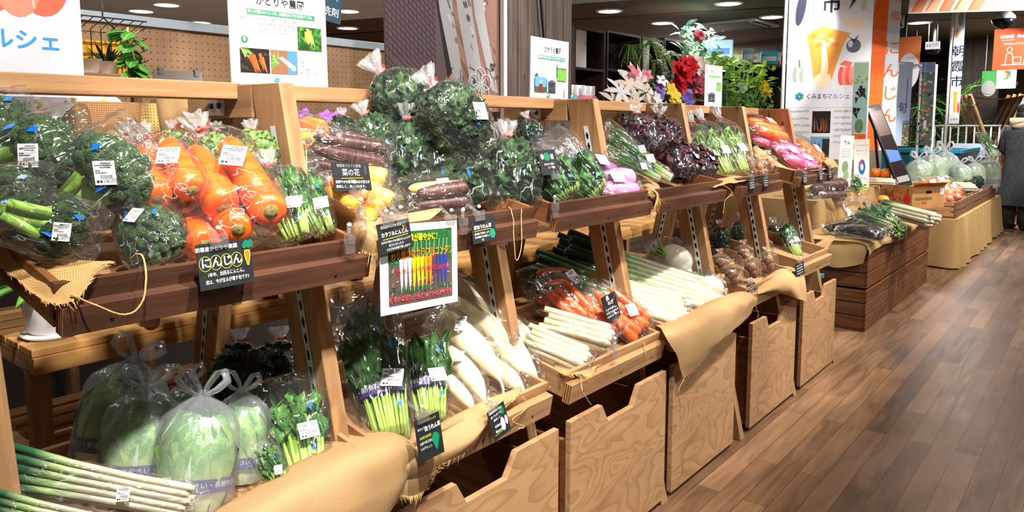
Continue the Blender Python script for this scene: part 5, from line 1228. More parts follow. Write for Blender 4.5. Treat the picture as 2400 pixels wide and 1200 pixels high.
# clips with nothing in them on the tray edges
for p, lb in [((0.932,1.185,1.074), 'empty clear clip on the burlap left of the colourful carrot card'), ((0.975,1.200,1.121), 'clear clip holding the black rape blossom card over the tray edge'), ((1.649,1.195,1.077), 'empty clear clip under the garland greens card'), ((1.871,1.130,0.637), 'empty clear clip under the leek card on the red carrot tray'), ((1.272,1.190,1.074), 'empty clear clip at the upper right corner of the carrot poster')]:
    t = thing('sign_clip', lb, 'clip', p); m = MB(); m.box(-.011, .011, -.006, .0, -.030, -.008); m.box(-.008, .008, -.010, .006, -.008, .010); m.tube([(0, -.002, .008), (.002, .004, .026)], .004, 8); m.build('clear_clip', M_CLEARP, t)
    MB().ball((.003, .002, .028), .005, 10, 8).build('white_joint', M_WPLASTIC, t)

s = Sign('carrot_poster', 'white bordered colour poster of rainbow carrots hanging from the tray plank', 'poster', (0.990,1.160,0.907), (1.221,1.160,0.896), .188, (240, 240, 246), .0015, -3)
w, h = s.w, s.h; s.begin('printed_photo'); r = random.Random(5); x0, x1, z0, z1 = .022, w - .018, .016, h - .016
s.rect(x0, z0, x1 - x0, z1 - z0, (92, 74, 70)); s.rect(x0, z0 + .085, x1 - x0, z1 - z0 - .085, (36, 92, 48))
for k in range(150):
    px, pz = r.uniform(x0, x1 - .014), r.uniform(z0, z1 - .012); low = pz < z0 + .095; a = r.uniform(0, 3.14)
    s.line([(px + .004, pz + .004), (px + .004 + .008 * abs(math.cos(a)), pz + .004 + .008 * math.sin(a))], .0016, r.choice([(150, 130, 124), (60, 46, 46), (186, 160, 150)] if low else [(60, 130, 70), (24, 66, 36), (90, 150, 90)]))
cx = x0 + .03
for k, c in enumerate([(240, 236, 206), (240, 238, 214), (244, 240, 220), (248, 206, 20), (250, 210, 30), (246, 200, 20), (248, 140, 30), (246, 130, 24), (92, 50, 80), (60, 50, 110), (40, 60, 140), (50, 56, 130)]):
    xx = cx + k * .0122; s.line([(xx + .004, z0 + .095), (xx + .006 + r.uniform(-.004, .01), z0 + .135)], .0022, (120, 170, 110)); s.poly([(xx - .001, z0 + .097), (xx + .0105, z0 + .1), (xx + .009, z0 + .05), (xx + .005, z0 + r.uniform(.022, .03)), (xx + .002, z0 + .05)], c)
s.begin('print')
s.text('食卓が華やかに！', w * .52, h - .032, .0185, (250, 214, 20), width=.105, bold=.0004); s.text('彩り豊かなカラフルニンジン', w * .52, h - .066, .023, (246, 120, 30), width=x1 - x0 - .008, bold=.0005)
s.text('甘くておいしいニンジン嫌いなお子様にもおすすめ', w * .52, h - .102, .012, (206, 30, 70), width=.150, bold=.0003); s.text('サラダに浅漬けにかけたり、そのまま', w * .5, .046, .013, (20, 110, 70), width=x1 - x0 - .01, bold=.0003); s.text('鮮やかな彩り、色とりどりの人参です', w * .5, .028, .013, (226, 70, 80), width=x1 - x0 - .006, bold=.0003)
clip(s.t, w * .12, h + .002, .03); clip(s.t, w * .9, h + .002, .03); s.flush()

# farm posters standing on the top rail
s = Sign('farm_poster', 'white farm poster with carrot and radish photos on the rail by the first post', 'poster', (0.967,1.660,1.401), (1.247,1.660,1.404), .245, (216, 217, 222), .004, 0)
w = s.w
s.text('かどりや農園', w * .51, .204, .0235, M_INK, bold=.0003); s.rect(w * .17, .170, w * .70, .013, (44, 130, 84)); s.text('珍しい野菜にもチャレンジ。小規模だからできる野菜づくりを。', w * .52, .1765, .009, M_WHITE, width=w * .67, bold=.0002)
for k, tx in enumerate(['家族3人で営むかどりや農園。野菜の大きさや見た目の特徴', 'さにこだわり、2人の目利きで色種、色々な野菜をお客様に届い', 'ていただきたいので少し変わった色の野菜や種類にもチャレ', 'ンジしています。代表的な野菜は、人参、大根、枝豆など。']): s.text(tx, w * .10, .159 - .0105 * k, .008, (90, 90, 94), 'LEFT', width=w * .56)
s.oval(w * .135, .108, .009, .009, (30, 110, 70)); s.oval(w * .135, .109, .004, .006, (226, 230, 160)); s.begin('print'); s.rect(w * .19, .092, w * .46, .026, (232, 233, 236)); s.text('きれいに揃った野菜の姿をといって色々知い', w * .42, .110, .007, (110, 110, 110), width=w * .4); s.text('り頂きたいと変わった野菜に挑戦しています。', w * .42, .100, .007, (110, 110, 110), width=w * .4)
s.veg_photo(w * .085, .028, w * .29, .060, 'carrots'); s.veg_photo(w * .385, .028, w * .28, .060, 'radish'); s.veg_photo(w * .675, .092, w * .265, .060, 'beans'); s.rect(w * .675, .034, w * .265, .052, (226, 238, 246))
for k, tx in enumerate(['[農園所在地]', '朝霞市根岸台', '小規模農園野菜']): s.text(tx, w * .69, .060 - .009 * k, .0062, (90, 94, 100), 'LEFT')
s.logo(w * .44, .012, .008); s.text('くみまち', w * .56, .011, .0085, (90, 90, 94)); s.text('マルシェ', w * .68, .011, .0085, (90, 150, 200))
s.poly([(w * .83, .006), (w * .845, .006), (w * .945, .044), (w * .93, .052), (w * .91, .045)], (246, 214, 202)); s.line([(w * .94, .05), (w * .965, .062)], .003, (246, 220, 206)); s.poly([(w * .04, .245), (w * .11, .245), (w * .155, .17)], (214, 206, 236)); s.flush()
s = Sign('farm_poster', 'white farm poster with blue sky portrait and barn before the grey wood pillar', 'poster', (2.136,1.660,1.397), (2.373,1.660,1.394), .225, (206, 208, 220), .004, 0)
w = s.w; s.text('さかうえ農園', w * .56, .184, .0235, M_INK, width=w * .44, bold=.0004); s.rect(w * .19, .148, w * .7, .014, (44, 120, 90)); s.text('循環農業や有機農業や加工商品を一貫、自給して育て販しています。', w * .54, .155, .009, M_WHITE, width=w * .67)
for k in range(4): s.scrawl(w * .12, .132 - .010 * k, w * .52, .005, (150, 150, 156), 50 + k)
s.oval(w * .14, .087, .008, .009, (30, 100, 76)); s.scrawl(w * .22, .086, w * .4, .005, (140, 140, 146), 60); s.veg_photo(w * .67, .075, w * .25, .062, 'field'); s.veg_photo(w * .09, .028, w * .29, .054, 'farmer'); s.veg_photo(w * .40, .028, w * .26, .054, 'barn')
for k in range(4): s.scrawl(w * .69, .062 - .009 * k, w * .22, .004, (130, 134, 150), 70 + k)
s.logo(w * .44, .014, .009); s.scrawl(w * .5, .010, w * .18, .006, (150, 170, 200), 80); s.oval(w * .9, .035, .008, .02, (186, 180, 226), 16, -.3); s.line([(w * .17, .16), (w * .17, .2)], .004, (196, 224, 190)); s.flush()
s = Sign('farm_poster', 'narrow white farm poster curling in front of the red roses', 'poster', (3.595,1.660,1.398), (3.807,1.660,1.400), .215, (214, 215, 212), .002, 0)
w = s.w; s.scrawl(w * .3, .172, w * .45, .018, (70, 70, 70), 90); s.rect(w * .2, .152, w * .68, .011, (90, 170, 80))
for k in range(3): s.scrawl(w * .2, .132 - .012 * k, w * .5, .006, (150, 150, 150), 92 + k)
s.veg_photo(w * .68, .086, w * .26, .054, 'field'); s.veg_photo(w * .12, .026, w * .52, .056, 'barn'); s.oval(w * .13, .19, .012, .016, (246, 190, 180)); s.flush()
s = Sign('market_poster', 'large white market poster with a red pepper at the upper left photo corner', 'poster', (-.02, 1.74, 1.36), (.668, 1.74, 1.36), .62, (190, 194, 206), .004, 0)
w = s.w; s.text('マルシェ', .648, .112, .044, (52, 136, 206), 'RIGHT', bold=.0008); s.text('くみまち', .448, .112, .044, M_INK, 'RIGHT', bold=.0008)
for (ox, rx) in [(-.045, .05), (.045, .052), (0, .045)]: s.oval(.572 + ox, .245 - (.006 if ox == 0 else 0), rx, .080, (236, 96, 78) if ox else (244, 128, 108))
s.line([(.59, .31), (.60, .18)], .004, (250, 170, 150)); s.line([(.55, .31), (.555, .19)], .006, (246, 140, 120)); s.flush()
s = Sign('root_photo_panel', 'tall photo panel of gnarled grey roots with white outline logo beside the white pole', 'poster', (2.122,2.420,1.363), (2.860,2.420,1.370), 1.05, (150, 130, 124), .01, 0)
w, h = s.w, s.h; s.veg_photo(0, 0, w, h * .72, 'root'); s.veg_photo(0, h * .72, w, h * .28, 'root')
for k in range(5):
    a = k * 1.2566 + .3; c0 = (w * .80 + .045 * math.cos(a), .13 + .045 * math.sin(a))
    s.line([(c0[0] + .038 * math.cos(q * .45), c0[1] + .038 * math.sin(q * .45)) for q in range(15)], .005, (214, 218, 224))
s.flush()

# ------------------------------------------------------------------ things behind the stands
M_GREY_PLANK = wood('grey_plank_cladding', (74, 64, 58), (112, 100, 92), 'z', .6, (134, 122, 112))
def pillar(name, label, x0, x1, y0, y1, nplank, seed):
    t = thing(name, label, 'pillar', ((x0 + x1) / 2, (y0 + y1) / 2, 0)); r = random.Random(seed); w, d = (x1 - x0) / 2, (y1 - y0) / 2
    MB().box(-w, w, -d, d, 0, 2.7).build('core', flat((70, 62, 56), .8), t); mb = MB()
    for k in range(nplank):
        a = -w + 2 * w * k / nplank; mb.box(a + .002, a + 2 * w / nplank - .002, -d - .008 - .003 * r.random(), -d, 0, 2.69)
    for k in range(nplank):
        a = -d + 2 * d * k / nplank; mb.box(-w - .008, -w, a + .002, a + 2 * d / nplank - .002, 0, 2.69); mb.box(w, w + .008, a + .002, a + 2 * d / nplank - .002, 0, 2.69)
    mb.build('cladding', M_GREY_PLANK, t); return t
pillar('clad_pillar', 'grey wood clad pillar behind the farm poster with the blue sky portrait', 3.16, 3.765, 2.62, 3.2, 7, 1)
o = MB().tube([(3.372, 2.585, 2.66), (3.40, 2.585, 2.15), (3.452, 2.585, 1.79), (3.46, 2.585, 1.5)], .007, 8).build('power_cable', M_BLACK); tag(o, 'black cable running down the front of the grey wood pillar', 'cable')
t = thing('frame_pole', 'white square pole at the right edge of the root photo panel', 'pole', (2.872,2.400,1.289)); p = t.location; MB().box(-.013, .013, -.013, .013, -p.z, 2.3 - p.z).build('pole', M_WPLASTIC, t, .002); MB().box(-.1, .1, -.15, .15, -p.z, -p.z + .02).build('foot', M_WPLASTIC, t)
s = Sign('hanging_sign', 'dark teal hanging laundry sign half hidden behind the first farm poster', 'sign', (3.637,5.200,2.209), (4.052,5.200,2.157), .9, (24, 60, 76), .03); w = s.w; s.text('Laundry', w * .60, .25, .125, (150, 214, 226), width=w * .8); s.text('洗剤', w * .75, .08, .08, (240, 244, 246)); s.flush()

# orchid heads and jute planters just behind the rail at the left
M_PETAL = speck('white_petal', (236, 234, 236), (250, 248, 250), 30, .5, .1); M_LEAFP = leafmat('pothos_leaf', (44, 120, 40), (104, 172, 70), (190, 220, 140), 14, .3)
def planter(label, c, r, h, mat, name='jute_planter'):
    t = thing(name, label, 'planter', c); mb = MB()
    def fn(u, v):
        q = 2 * math.pi * u; rr = r * (.86 + .14 * v) * (1 + .05 * math.sin(5 * q) + .03 * math.sin(9 * q + 3 * v)); return (rr * math.cos(q), rr * math.sin(q), h * v)
    mb.grid(48, 10, fn, 0, True); mb.uv = [[(a * 6.28 * r, b * h) for a, b in f] for f in mb.uv]; mb.build('sack', mat, t)
    MB().lathe([(.001, .004), (r * .84, .004), (r * .9, h * .9), (.001, h * .91)], 24).build('soil', flat((60, 44, 34), .9), t); return t
def petal_flower(mb, c, d, r, n=5, mi=0, wd=.55, bend=.3, seed=0):
    c, d = V(c), V(d).normalized(); a = d.orthogonal().normalized(); b = d.cross(a)
    for k in range(n):
        q = 2 * math.pi * k / n + seed; e = a * math.cos(q) + b * math.sin(q); mb.leaf(c, e + d * .35, d, r, r * wd, bend, .004, .1, 3, 5, mi, seed + k, .55)
t = planter('coarse jute sack planter behind the rail above the broccoli', (0.812,2.120,1.161), .135, .20, burlap('coarse_jute', (150, 108, 72), (190, 146, 102), .0055)); p0 = t.location
t = planter('woven straw planter behind the rail right of the jute sack', (1.067,2.250,1.155), .08, .21, burlap('straw_weave', (206, 164, 96), (232, 196, 130), .009)); 
t = planter('printed sack planter with a red mark behind the rail by the first post', (1.128,2.200,1.188), .10, .19, M_BURLAP); p = t.location
MB().box(-.03, .03, -.1035, -.1015, .07, .12).build('printed_mark', flat((170, 80, 60), .8), t); t.rotation_euler[2] = -.6
for k, (q, lb) in enumerate([((0.635,2.000,1.283), 'white orchid flowers furthest left under the rail'), ((0.725,2.020,1.292), 'white orchid flowers in the middle under the rail'), ((0.806,2.040,1.290), 'white orchid flowers above the coarse jute sack')]):
    t = thing('orchid', lb, 'flower', q, group='white orchids behind the rail'); m = MB(); m2 = MB(); r = random.Random(k)
    for j in range(4):
        c = (r.uniform(-.05, .05), r.uniform(-.03, .03), .05 + r.uniform(-.03, .05)); petal_flower(m, c, (-.4, -.8, .4), .045, 5, 0, .8, .2, j); m2.ball((c[0] - .004, c[1] - .01, c[2] + .004), .008, 8, 6)
    m.build('petals', M_PETAL, t); m2.build('flower_centre', flat((226, 190, 60)), t); MB().tube([(0, 0, -.25), (.02, 0, -.1), (0, 0, .06)], .004, 6).build('stem', M_STEM, t)
t = thing('plant_rack', 'dark wire rack with a yellow back holding small potted plants', 'rack', (1.168,2.900,1.486)); m = MB()
for k in range(9): m.tube([(-.14 + .035 * k, .06, 0), (-.14 + .035 * k, .06, .17), (-.14 + .035 * k, -.06, .20)], .0018, 5)
for k in range(5): m.tube([(-.15, .06, .04 * k), (.15, .06, .04 * k)], .0018, 5); m.tube([(.15, .06, .04 * k), (.15, -.06, .04 * k + .02)], .0018, 5)
m.tube([(-.15, -.06, .2), (.15, -.06, .2)], .003, 6); m.tube([(.02, 0, .27), (.02, 0, .21), (.06, 0, .17)], .003, 6); m.build('wire_grid', flat((60, 56, 54), .4), t)
MB().box(-.13, .12, .064, .072, .0, .13).build('back_board', flat((224, 160, 30), .6), t); MB().box(-.16, .16, -.1, .08, -.014, 0).build('shelf', M_PINE_X, t); z = t.location.z
for x in (-.14, .14): MB().box(x - .015, x + .015, .02, .05, -z, -.0145).build('leg', M_PINE_Z, t)
def pot_plant(label, c, n, L, wd, mat, r=.045, h=.05, name='potted_succulent', cat='plant', up=.9, group=None, pot=None, bend=.4):
    t = thing(name, label, cat, c, group=group); MB().lathe([(r * .7, 0), (r, h), (r * 1.08, h), (r * 1.08, h * .8), (r * .95, h * .8)][:3] + [(r * .9, h * .98), (r * .88, h * .85), (.001, h * .85)], 20).build('pot', pot or M_WHITE, t); m = MB(); rr = random.Random(len(label))
    for k in range(n):
        a = k * 2.4; m.leaf((.01 * math.cos(a), .01 * math.sin(a), h * .85), (math.cos(a) * (1 - up * rr.random()), math.sin(a) * (1 - up * rr.random()), up), (-math.cos(a), -math.sin(a), .6), L * rr.uniform(.7, 1.1), wd, bend, .002, .2, 3, 6, seed=k)
    m.build('leaves', mat, t); return t
pot_plant('white pot of dark spiky succulent before the yellow rack back', (1.177,2.860,1.480), 16, .09, .012, M_DARKL, up=.8, bend=.1)
pot_plant('white pot of low brown succulent at the left end of the wire rack', (1.112,2.860,1.486), 18, .035, .012, M_PURL, up=.5)
t = thing('trailing_plant', 'bright green trailing leaf plant hanging beside the wire rack', 'plant', (1.230,2.800,1.615)); m = MB(); m2 = MB(); r = random.Random(4); m2.tube([(0, 0, .04), (0, 0, 0), (.02, 0, -.08), (.015, 0, -.16)], .004, 6)
for k in range(26): z = .03 - .17 * r.random(); a = r.uniform(0, 6.28); m.leaf((.015, 0, z), (math.cos(a), math.sin(a) * .6 - .2, -.2), (0, -.6, 1), .06, .042, .4, .003, .15, 4, 6, seed=k, pw=.5)
for k in range(6): m.leaf((0, 0, .02), (-1, -.1, .25 - .1 * k), (0, -.6, 1), .07, .022, .5, .003, .2, 3, 5, seed=k)
m.build('leaves', M_LEAFP, t); m2.build('vine', M_STEM, t)
t = thing('clip_display_board', 'white card with two bulldog clips standing behind the rail', 'card', (1.259,2.500,1.386)); MB().box(-.085, .085, 0, .004, 0, .10).build('card', M_WHITE, t); MB().tube([(0, .008, .757 - t.location.z), (0, .008, .05)], .005, 8).build('support_rod', M_METAL, t)
for x in (-.06, .065): MB().box(x - .008, x + .008, -.006, .010, .085, .108).build('bulldog_clip', M_METAL, t)
# potted plants on the slatted table
t = thing('plant_pot', 'wide white plant pot with saucer on the left end of the slatted table', 'pot', (0.699,2.123,0.757)); MB().lathe([(.045, .010), (.055, .02), (.068, .12), (.072, .13), (.066, .128), (.062, .10), (.001, .098)], 32).build('pot', M_WHITE, t); MB().lathe([(.001, 0), (.062, 0), (.072, .008), (.070, .011), (.001, .009)], 32).build('saucer', M_WHITE, t); m = MB()
for k in range(7): a = 2.2 + k * .5; m.leaf((0, 0, .13), (math.cos(a), math.sin(a) * .7, .5 - .1 * (k % 3)), (0, 0, 1), .17, .03, .6, .004, .2, 3, 6, seed=k)
m.build('leaves', M_LEAFP, t)
for p, c, lb in [((0.906,2.021,0.757), (96, 54, 40), 'small brown pot under the first upper tray plank'), ((1.182,2.069,0.757), (90, 92, 50), 'small olive pot on the slatted table left of the leaning post'), ((1.302,2.057,0.757), (110, 44, 34), 'small dark red pot on the slatted table left of the leaning post'), ((1.382,2.064,0.757), (232, 230, 226), 'small white pot touching the leaning post from behind'), ((1.652,2.065,0.757), (60, 52, 44), 'dark round tin on the slatted table near the carrot poster')]:
    pot_plant(lb, p, 8, .07, .012, M_PALE, .034, .06, 'table_pot', 'pot', pot=flat(c, .4), group='small pots on the slatted table')
for k, (p, lb) in enumerate([((1.623,2.300,1.236), 'purple orchid just right of the first post, under the rail'), ((1.717,2.300,1.232), 'purple orchid left of the red tape of the curly spinach'), ((1.766,2.300,1.231), 'purple orchid closest to the curly spinach')]):
    t = thing('purple_orchid', lb, 'flower', p, group='purple orchids'); m = MB(); q_ = p[2]; petal_flower(m, (0, 0, .1), (-.4, -.9, .2), .03, 5, 0, .8); m.build('petals', flat((176, 110, 206), .5), t); MB().tube([(0, 0, .758 - q_), (0, 0, .1)], .003, 6).build('stem', M_STEM, t)

# ------------------------------------------------------------------ cube shelves and flowers
M_CUBE = wood('cube_shelf_wood', (46, 34, 28), (72, 56, 46), 'x', .6, (88, 70, 58))
def cube_shelf(label, x0, x1, y, z1, mid, panel=None):
    t = thing('cube_shelf', label, 'shelf', (x0, y, 0), group='dark cube shelves'); w = x1 - x0; d = .32; th = .025
    for a in (0, w - th): MB().box(a, a + th, 0, d, 0, z1).build('side_panel', M_CUBE, t)
    for k, z in enumerate([0.05, mid * .5, mid, z1 - th]): MB().box(th + .0005, w - th - .0005, 0, d, z, z + th).build('shelf_board', M_CUBE, t)
    MB().box(th + .0005, w - th - .0005, d - .012, d - .0005, .08, z1 - th - .001).build('back_panel', flat((30, 24, 22), .8), t)
    if panel: MB().box(panel[0], panel[1], .02, .04, mid + th, z1 - th - .001).build('whitewashed_panel', wood('whitewash', (196, 194, 190), (226, 224, 220), 'z'), t)
    return t
CS = [((6.111,4.200,2.277), (6.681,4.200,2.284), (.04, .24)), ((6.714,4.200,2.296), (7.420,4.200,2.290), None), ((7.449,4.200,2.293), (7.952,4.200,2.294), (.05, .2)), ((7.971,4.200,2.330), (8.549,4.200,2.331), None)]
for k, (a, b, pn) in enumerate(CS): cube_shelf(['dark cube shelf against the pillar with a yellow flower', 'dark cube shelf with hanging ferns', 'dark cube shelf with a whitewashed panel near the red roses', 'dark cube shelf behind the eucalyptus arrangement'][k], a[0], b[0] - .004, 4.2, a[2], a[2] - .42, pn)
M_FERN = leafmat('fern_leaf', (50, 110, 46), (110, 170, 80), (130, 180, 90), 20)
def fern(label, c, n, L, group='hanging ferns', mat=None, name='fern', droop=1.2, lw=.016):
    t = thing(name, label, 'plant', c, group=group); m, m2 = MB(), MB(); r = random.Random(n + int(c[0] * 10))
    for k in range(n):
        a = r.uniform(0, 6.28); d = V((math.cos(a), math.sin(a) * .7 - .3, r.uniform(.1, .9))); pts = [V((0, 0, 0)) + d * L * s * .9 + V((0, 0, -droop * L * s * s)) for s in (0, .25, .5, .75, 1)]
        m2.tube(pts, .0022, 4)
        for j in range(9):
            s = .15 + .85 * j / 9; p = crom(pts, s)
            for sg in (-1, 1):
                e = V((-d.y, d.x, 0)).normalized() * sg; m.leaf(p, e + d * .5 + V((0, 0, -.3)), (0, -.3, 1), lw * 4 * (1.15 - s), lw * 1.2, .3, 0, .1, 2, 3, seed=j)
    m.build('fronds', mat or M_FERN, t); m2.build('stems', M_STEM, t); return t
fern('fern spilling over the top of the second cube shelf', (7.407,4.100,2.216), 16, .30); fern('fern in the cube shelf cubby above the lilies', (7.105,4.150,2.140), 14, .28); fern('grey green trailing plant at the whitewashed panel', (7.611,4.100,2.020), 14, .26, droop=2); fern('small fern beside the whitewashed panel, upper right', (7.848,4.120,2.134), 9, .22)
t = thing('flower_counter', 'dark wooden counter carrying bottles and flower pots behind the rail', 'counter', (6.2, 3.15, 0)); MB().box(-2.3, 1.6, -.28, .28, 1.02, 1.06).build('worktop', M_CUBE, t, .003); MB().box(-2.25, 1.55, -.25, .25, .05, 1.0195).build('cabinet_body', M_CUBE, t)
M_RPET = speck('red_petal', (170, 16, 30), (214, 30, 44), 30, .5, .1); M_PPET = speck('pink_petal', (220, 90, 120), (240, 150, 166), 30, .5, .1); M_VPET = speck('violet_petal', (96, 70, 170), (150, 124, 210), 30, .5, .1); M_YPET = speck('yellow_petal', (226, 200, 20), (246, 226, 60), 30, .5, .1); M_CPET = speck('cream_petal', (226, 206, 190), (246, 232, 222), 30, .5, .1)
M_FOL = leafmat('dark_foliage', (22, 60, 32), (54, 100, 58), (80, 120, 80), 20); M_EUC = leafmat('eucalyptus_leaf', (70, 120, 96), (140, 176, 156), (160, 190, 170), 20); M_LIME = leafmat('lime_leaf', (80, 130, 40), (150, 186, 70), (180, 206, 110), 20)
def bouquet(name, label, c, heads, fol, H, spread, leafL=.10, lw=.03, nleaf=60, vase=None, seed=0, cat='flowers', fmat=None):
    """heads: list of (dx, dz, radius, petals, material, kind) in front of a cloud of leaves; stands in its own container"""
    t = thing(name, label, cat, c); r = random.Random(seed); m = MB(); st = MB()
    for k in range(nleaf):
        p = V((r.gauss(0, spread * .5), r.uniform(-.10, .12), H * r.uniform(.25, 1.0))); a = r.uniform(0, 6.28); m.leaf(p, (math.cos(a), math.sin(a) * .6 - .3, r.uniform(-.3, .9)), (0, -.7, .7), leafL * r.uniform(.7, 1.2), lw, .4, .004, .15, 3, 5, seed=k)
        if k % 4 == 0: st.tube([(p.x * .1, p.y * .1, .1), (p.x * .6, p.y, p.z * .6), p], .004, 5)
    m.build('foliage', fmat or fol, t); st.build('stems', M_STEM, t)
    if vase: MB().lathe([(vase[0] * .75, 0), (vase[0], vase[1]), (vase[0] * .92, vase[1]), (vase[0] * .9, vase[1] * .8), (.001, vase[1] * .8)], 24).build('pot', vase[2], t)
    for k, (dx, dz, rad, n, mat, kind) in enumerate(heads):
        f = MB(); d = (-.45 + r.uniform(-.4, .4), -.9, .35 + r.uniform(-.3, .3)); p = V((dx, -.13 - r.uniform(0, .04), dz))
        if kind == 'rose':
            for ring in range(3): petal_flower(f, p - V(d) * .012 * ring, V(d), rad * (.5 + .25 * ring), n, 0, .7, -.5 + .35 * ring, ring * .5)
        elif kind == 'lily': petal_flower(f, p, V(d), rad, 6, 0, .34, .55, k)
        else: petal_flower(f, p, V(d), rad, n, 0, .62, .2, k)
        f.build('flower_head', mat, t)
    return t
px = [(-.30, .30), (-.17, .36), (-.05, .22), (.05, .14), (-.26, .16), (.10, .32), (-.10, .40), (.0, .38), (-.38, .22), (.13, .22), (-.2, .08)]
c = (5.214,3.100,1.488); bouquet('lily_bouquet', 'cream and white lily arrangement behind the rail with a big open lily', (c[0], 3.1, 1.06), [(x, z + .20, .13, 6, M_CPET if k % 3 else M_PETAL, 'lily') for k, (x, z) in enumerate(px)] + [(-.1, .66, .07, 5, M_PPET, 'x'), (.12, .64, .06, 5, M_PPET, 'x')], M_FOL, .52, .42, .14, .025, 40, (.12, .2, flat((190, 24, 34), .4)), 1)
c = (5.443,3.050,1.492); bouquet('delphinium_bunch', 'violet and white flower bunch between the lilies and the yellow flowers', (c[0], 3.05, 1.06), [(random.Random(k).uniform(-.12, .12), .18 + .035 * k, .06, 5, M_VPET if k % 2 else M_PETAL, 'x') for k in range(13)], M_FOL, .45, .2, .1, .02, 20, (.06, .15, M_CUBE), 2)
c = (5.598,3.000,1.495); bouquet('yellow_orchid_bunch', 'bright yellow flower spray right of the violet flowers', (c[0], 3.0, 1.06), [(random.Random(k + 50).uniform(-.09, .09), .12 + .025 * k, .055, 5, M_YPET, 'x') for k in range(18)], M_LIME, .35, .15, .08, .015, 16, (.06, .1, M_CUBE), 3)
c = (7.242,3.600,1.547); bouquet('rose_bouquet', 'large rose bouquet with red, crimson, pink and violet heads', (c[0], 3.6, 1.22), [(-.32, .62, .16, 6, M_RPET, 'rose'), (-.2, .70, .13, 6, M_RPET, 'rose'), (-.05, .56, .15, 6, speck('crimson_petal', (110, 8, 40), (150, 20, 60), 30), 'rose'), (.12, .52, .14, 6, M_PPET, 'rose'), (-.27, .36, .14, 6, M_VPET, 'rose'), (-.35, .5, .12, 6, M_RPET, 'rose'), (.05, .72, .12, 6, M_CPET, 'rose'), (.22, .66, .11, 6, M_CPET, 'rose'), (.3, .5, .12, 6, M_PPET, 'rose'), (.36, .62, .1, 6, M_RPET, 'rose'), (.2, .36, .12, 6, M_RPET, 'rose')], M_FOL, .62, .55, .13, .05, 110, None, 4)
c = (8.461,4.000,1.713); bouquet('eucalyptus_arrangement', 'tall grey green eucalyptus arrangement above the roses', (c[0], 4.0, 1.22), [(-.3, 1.12, .09, 6, M_PPET, 'rose'), (.02, .78, .10, 6, M_CPET, 'rose')], M_EUC, 1.25, .5, .15, .06, 260, (.12, .3, M_CUBE), 5)
c = (8.808,3.600,1.533); bouquet('shrub_arrangement', 'broad lime and dark green shrub with small yellow flowers right of the rose poster', (c[0], 3.6, .95), [(.30 + .09 * (k % 3), .74 + .06 * (k // 3), .06, 5, M_YPET, 'x') for k in range(8)] + [(-.32, .8, .08, 6, speck('pale_green_petal', (190, 214, 150), (220, 236, 190), 30), 'rose')], M_LIME, 1.15, .95, .15, .055, 420, (.15, .3, M_CUBE), 6)
c = (7.323,3.200,1.563); bouquet('dark_foliage_plant', 'dark leafy plant under the roses behind the narrow poster', (c[0], 3.2, 1.061), [], M_FOL, .62, .8, .15, .045, 110, (.15, .2, M_CUBE), 7, 'plant')
for k, (q, col, lb) in enumerate([((4.295,2.950,1.468), (150, 206, 232), 'pale blue bottle at the pillar edge'), ((4.432,3.000,1.473), (160, 212, 236), 'pale blue bottle second from the pillar'), ((4.316,2.900,1.465), (236, 140, 150), 'pink bottle leftmost of the pink ones'), ((4.426,2.930,1.465), (238, 146, 156), 'pink bottle in the middle of the pink ones'), ((4.538,2.960,1.469), (236, 150, 160), 'pink bottle next to the red bag')]):
    t = thing('soap_bottle', lb, 'bottle', (q[0], q[1], 1.06), group='bottles on the counter'); h = q[2] - 1.06 + .115
    MB().lathe([(.001, 0), (.038, .002), (.04, .02), (.04, h * .78), (.034, h * .84), (.018, h * .87)], 20).build('bottle', flat(col, .25), t); MB().lathe([(.019, h * .87), (.02, h), (.001, h)], 16).build('cap', M_WHITE, t); MB().box(-.016, .016, -.0412, -.040, h * .3, h * .5).build('label_mark', flat((200, 40, 60) if k > 1 else (60, 150, 200)), t)
t = thing('red_gift_bag', 'red foil bag with lettering standing between the bottles and the lilies', 'bag', ((4.945,3.100,1.481)[0], 3.1, 1.06)); MB().grid(20, 14, lambda u, v: (.17 * math.copysign(abs(math.cos(6.283 * u)) ** .6, math.cos(6.283 * u)), .08 * (1 - .6 * v) * math.sin(6.283 * u) + .012 * noise.noise(V((u * 9, v * 6, 1))), .42 * v), 0, True).build('bag', flat((190, 20, 30), .25), t)
m = MB(); r = random.Random(2)
for k in range(26): m.box(r.uniform(-.15, .12), r.uniform(-.1, .12) * 0 - .096, -.098, -.094, .20 + r.random() * .1, .21 + r.random() * .12) if 0 else m.box(-.14 + .010 * k, -.134 + .010 * k, -.0875, -.083, .20 + .05 * r.random(), .27 + .04 * r.random())
m.build('printed_lettering', flat((240, 236, 226)), t)
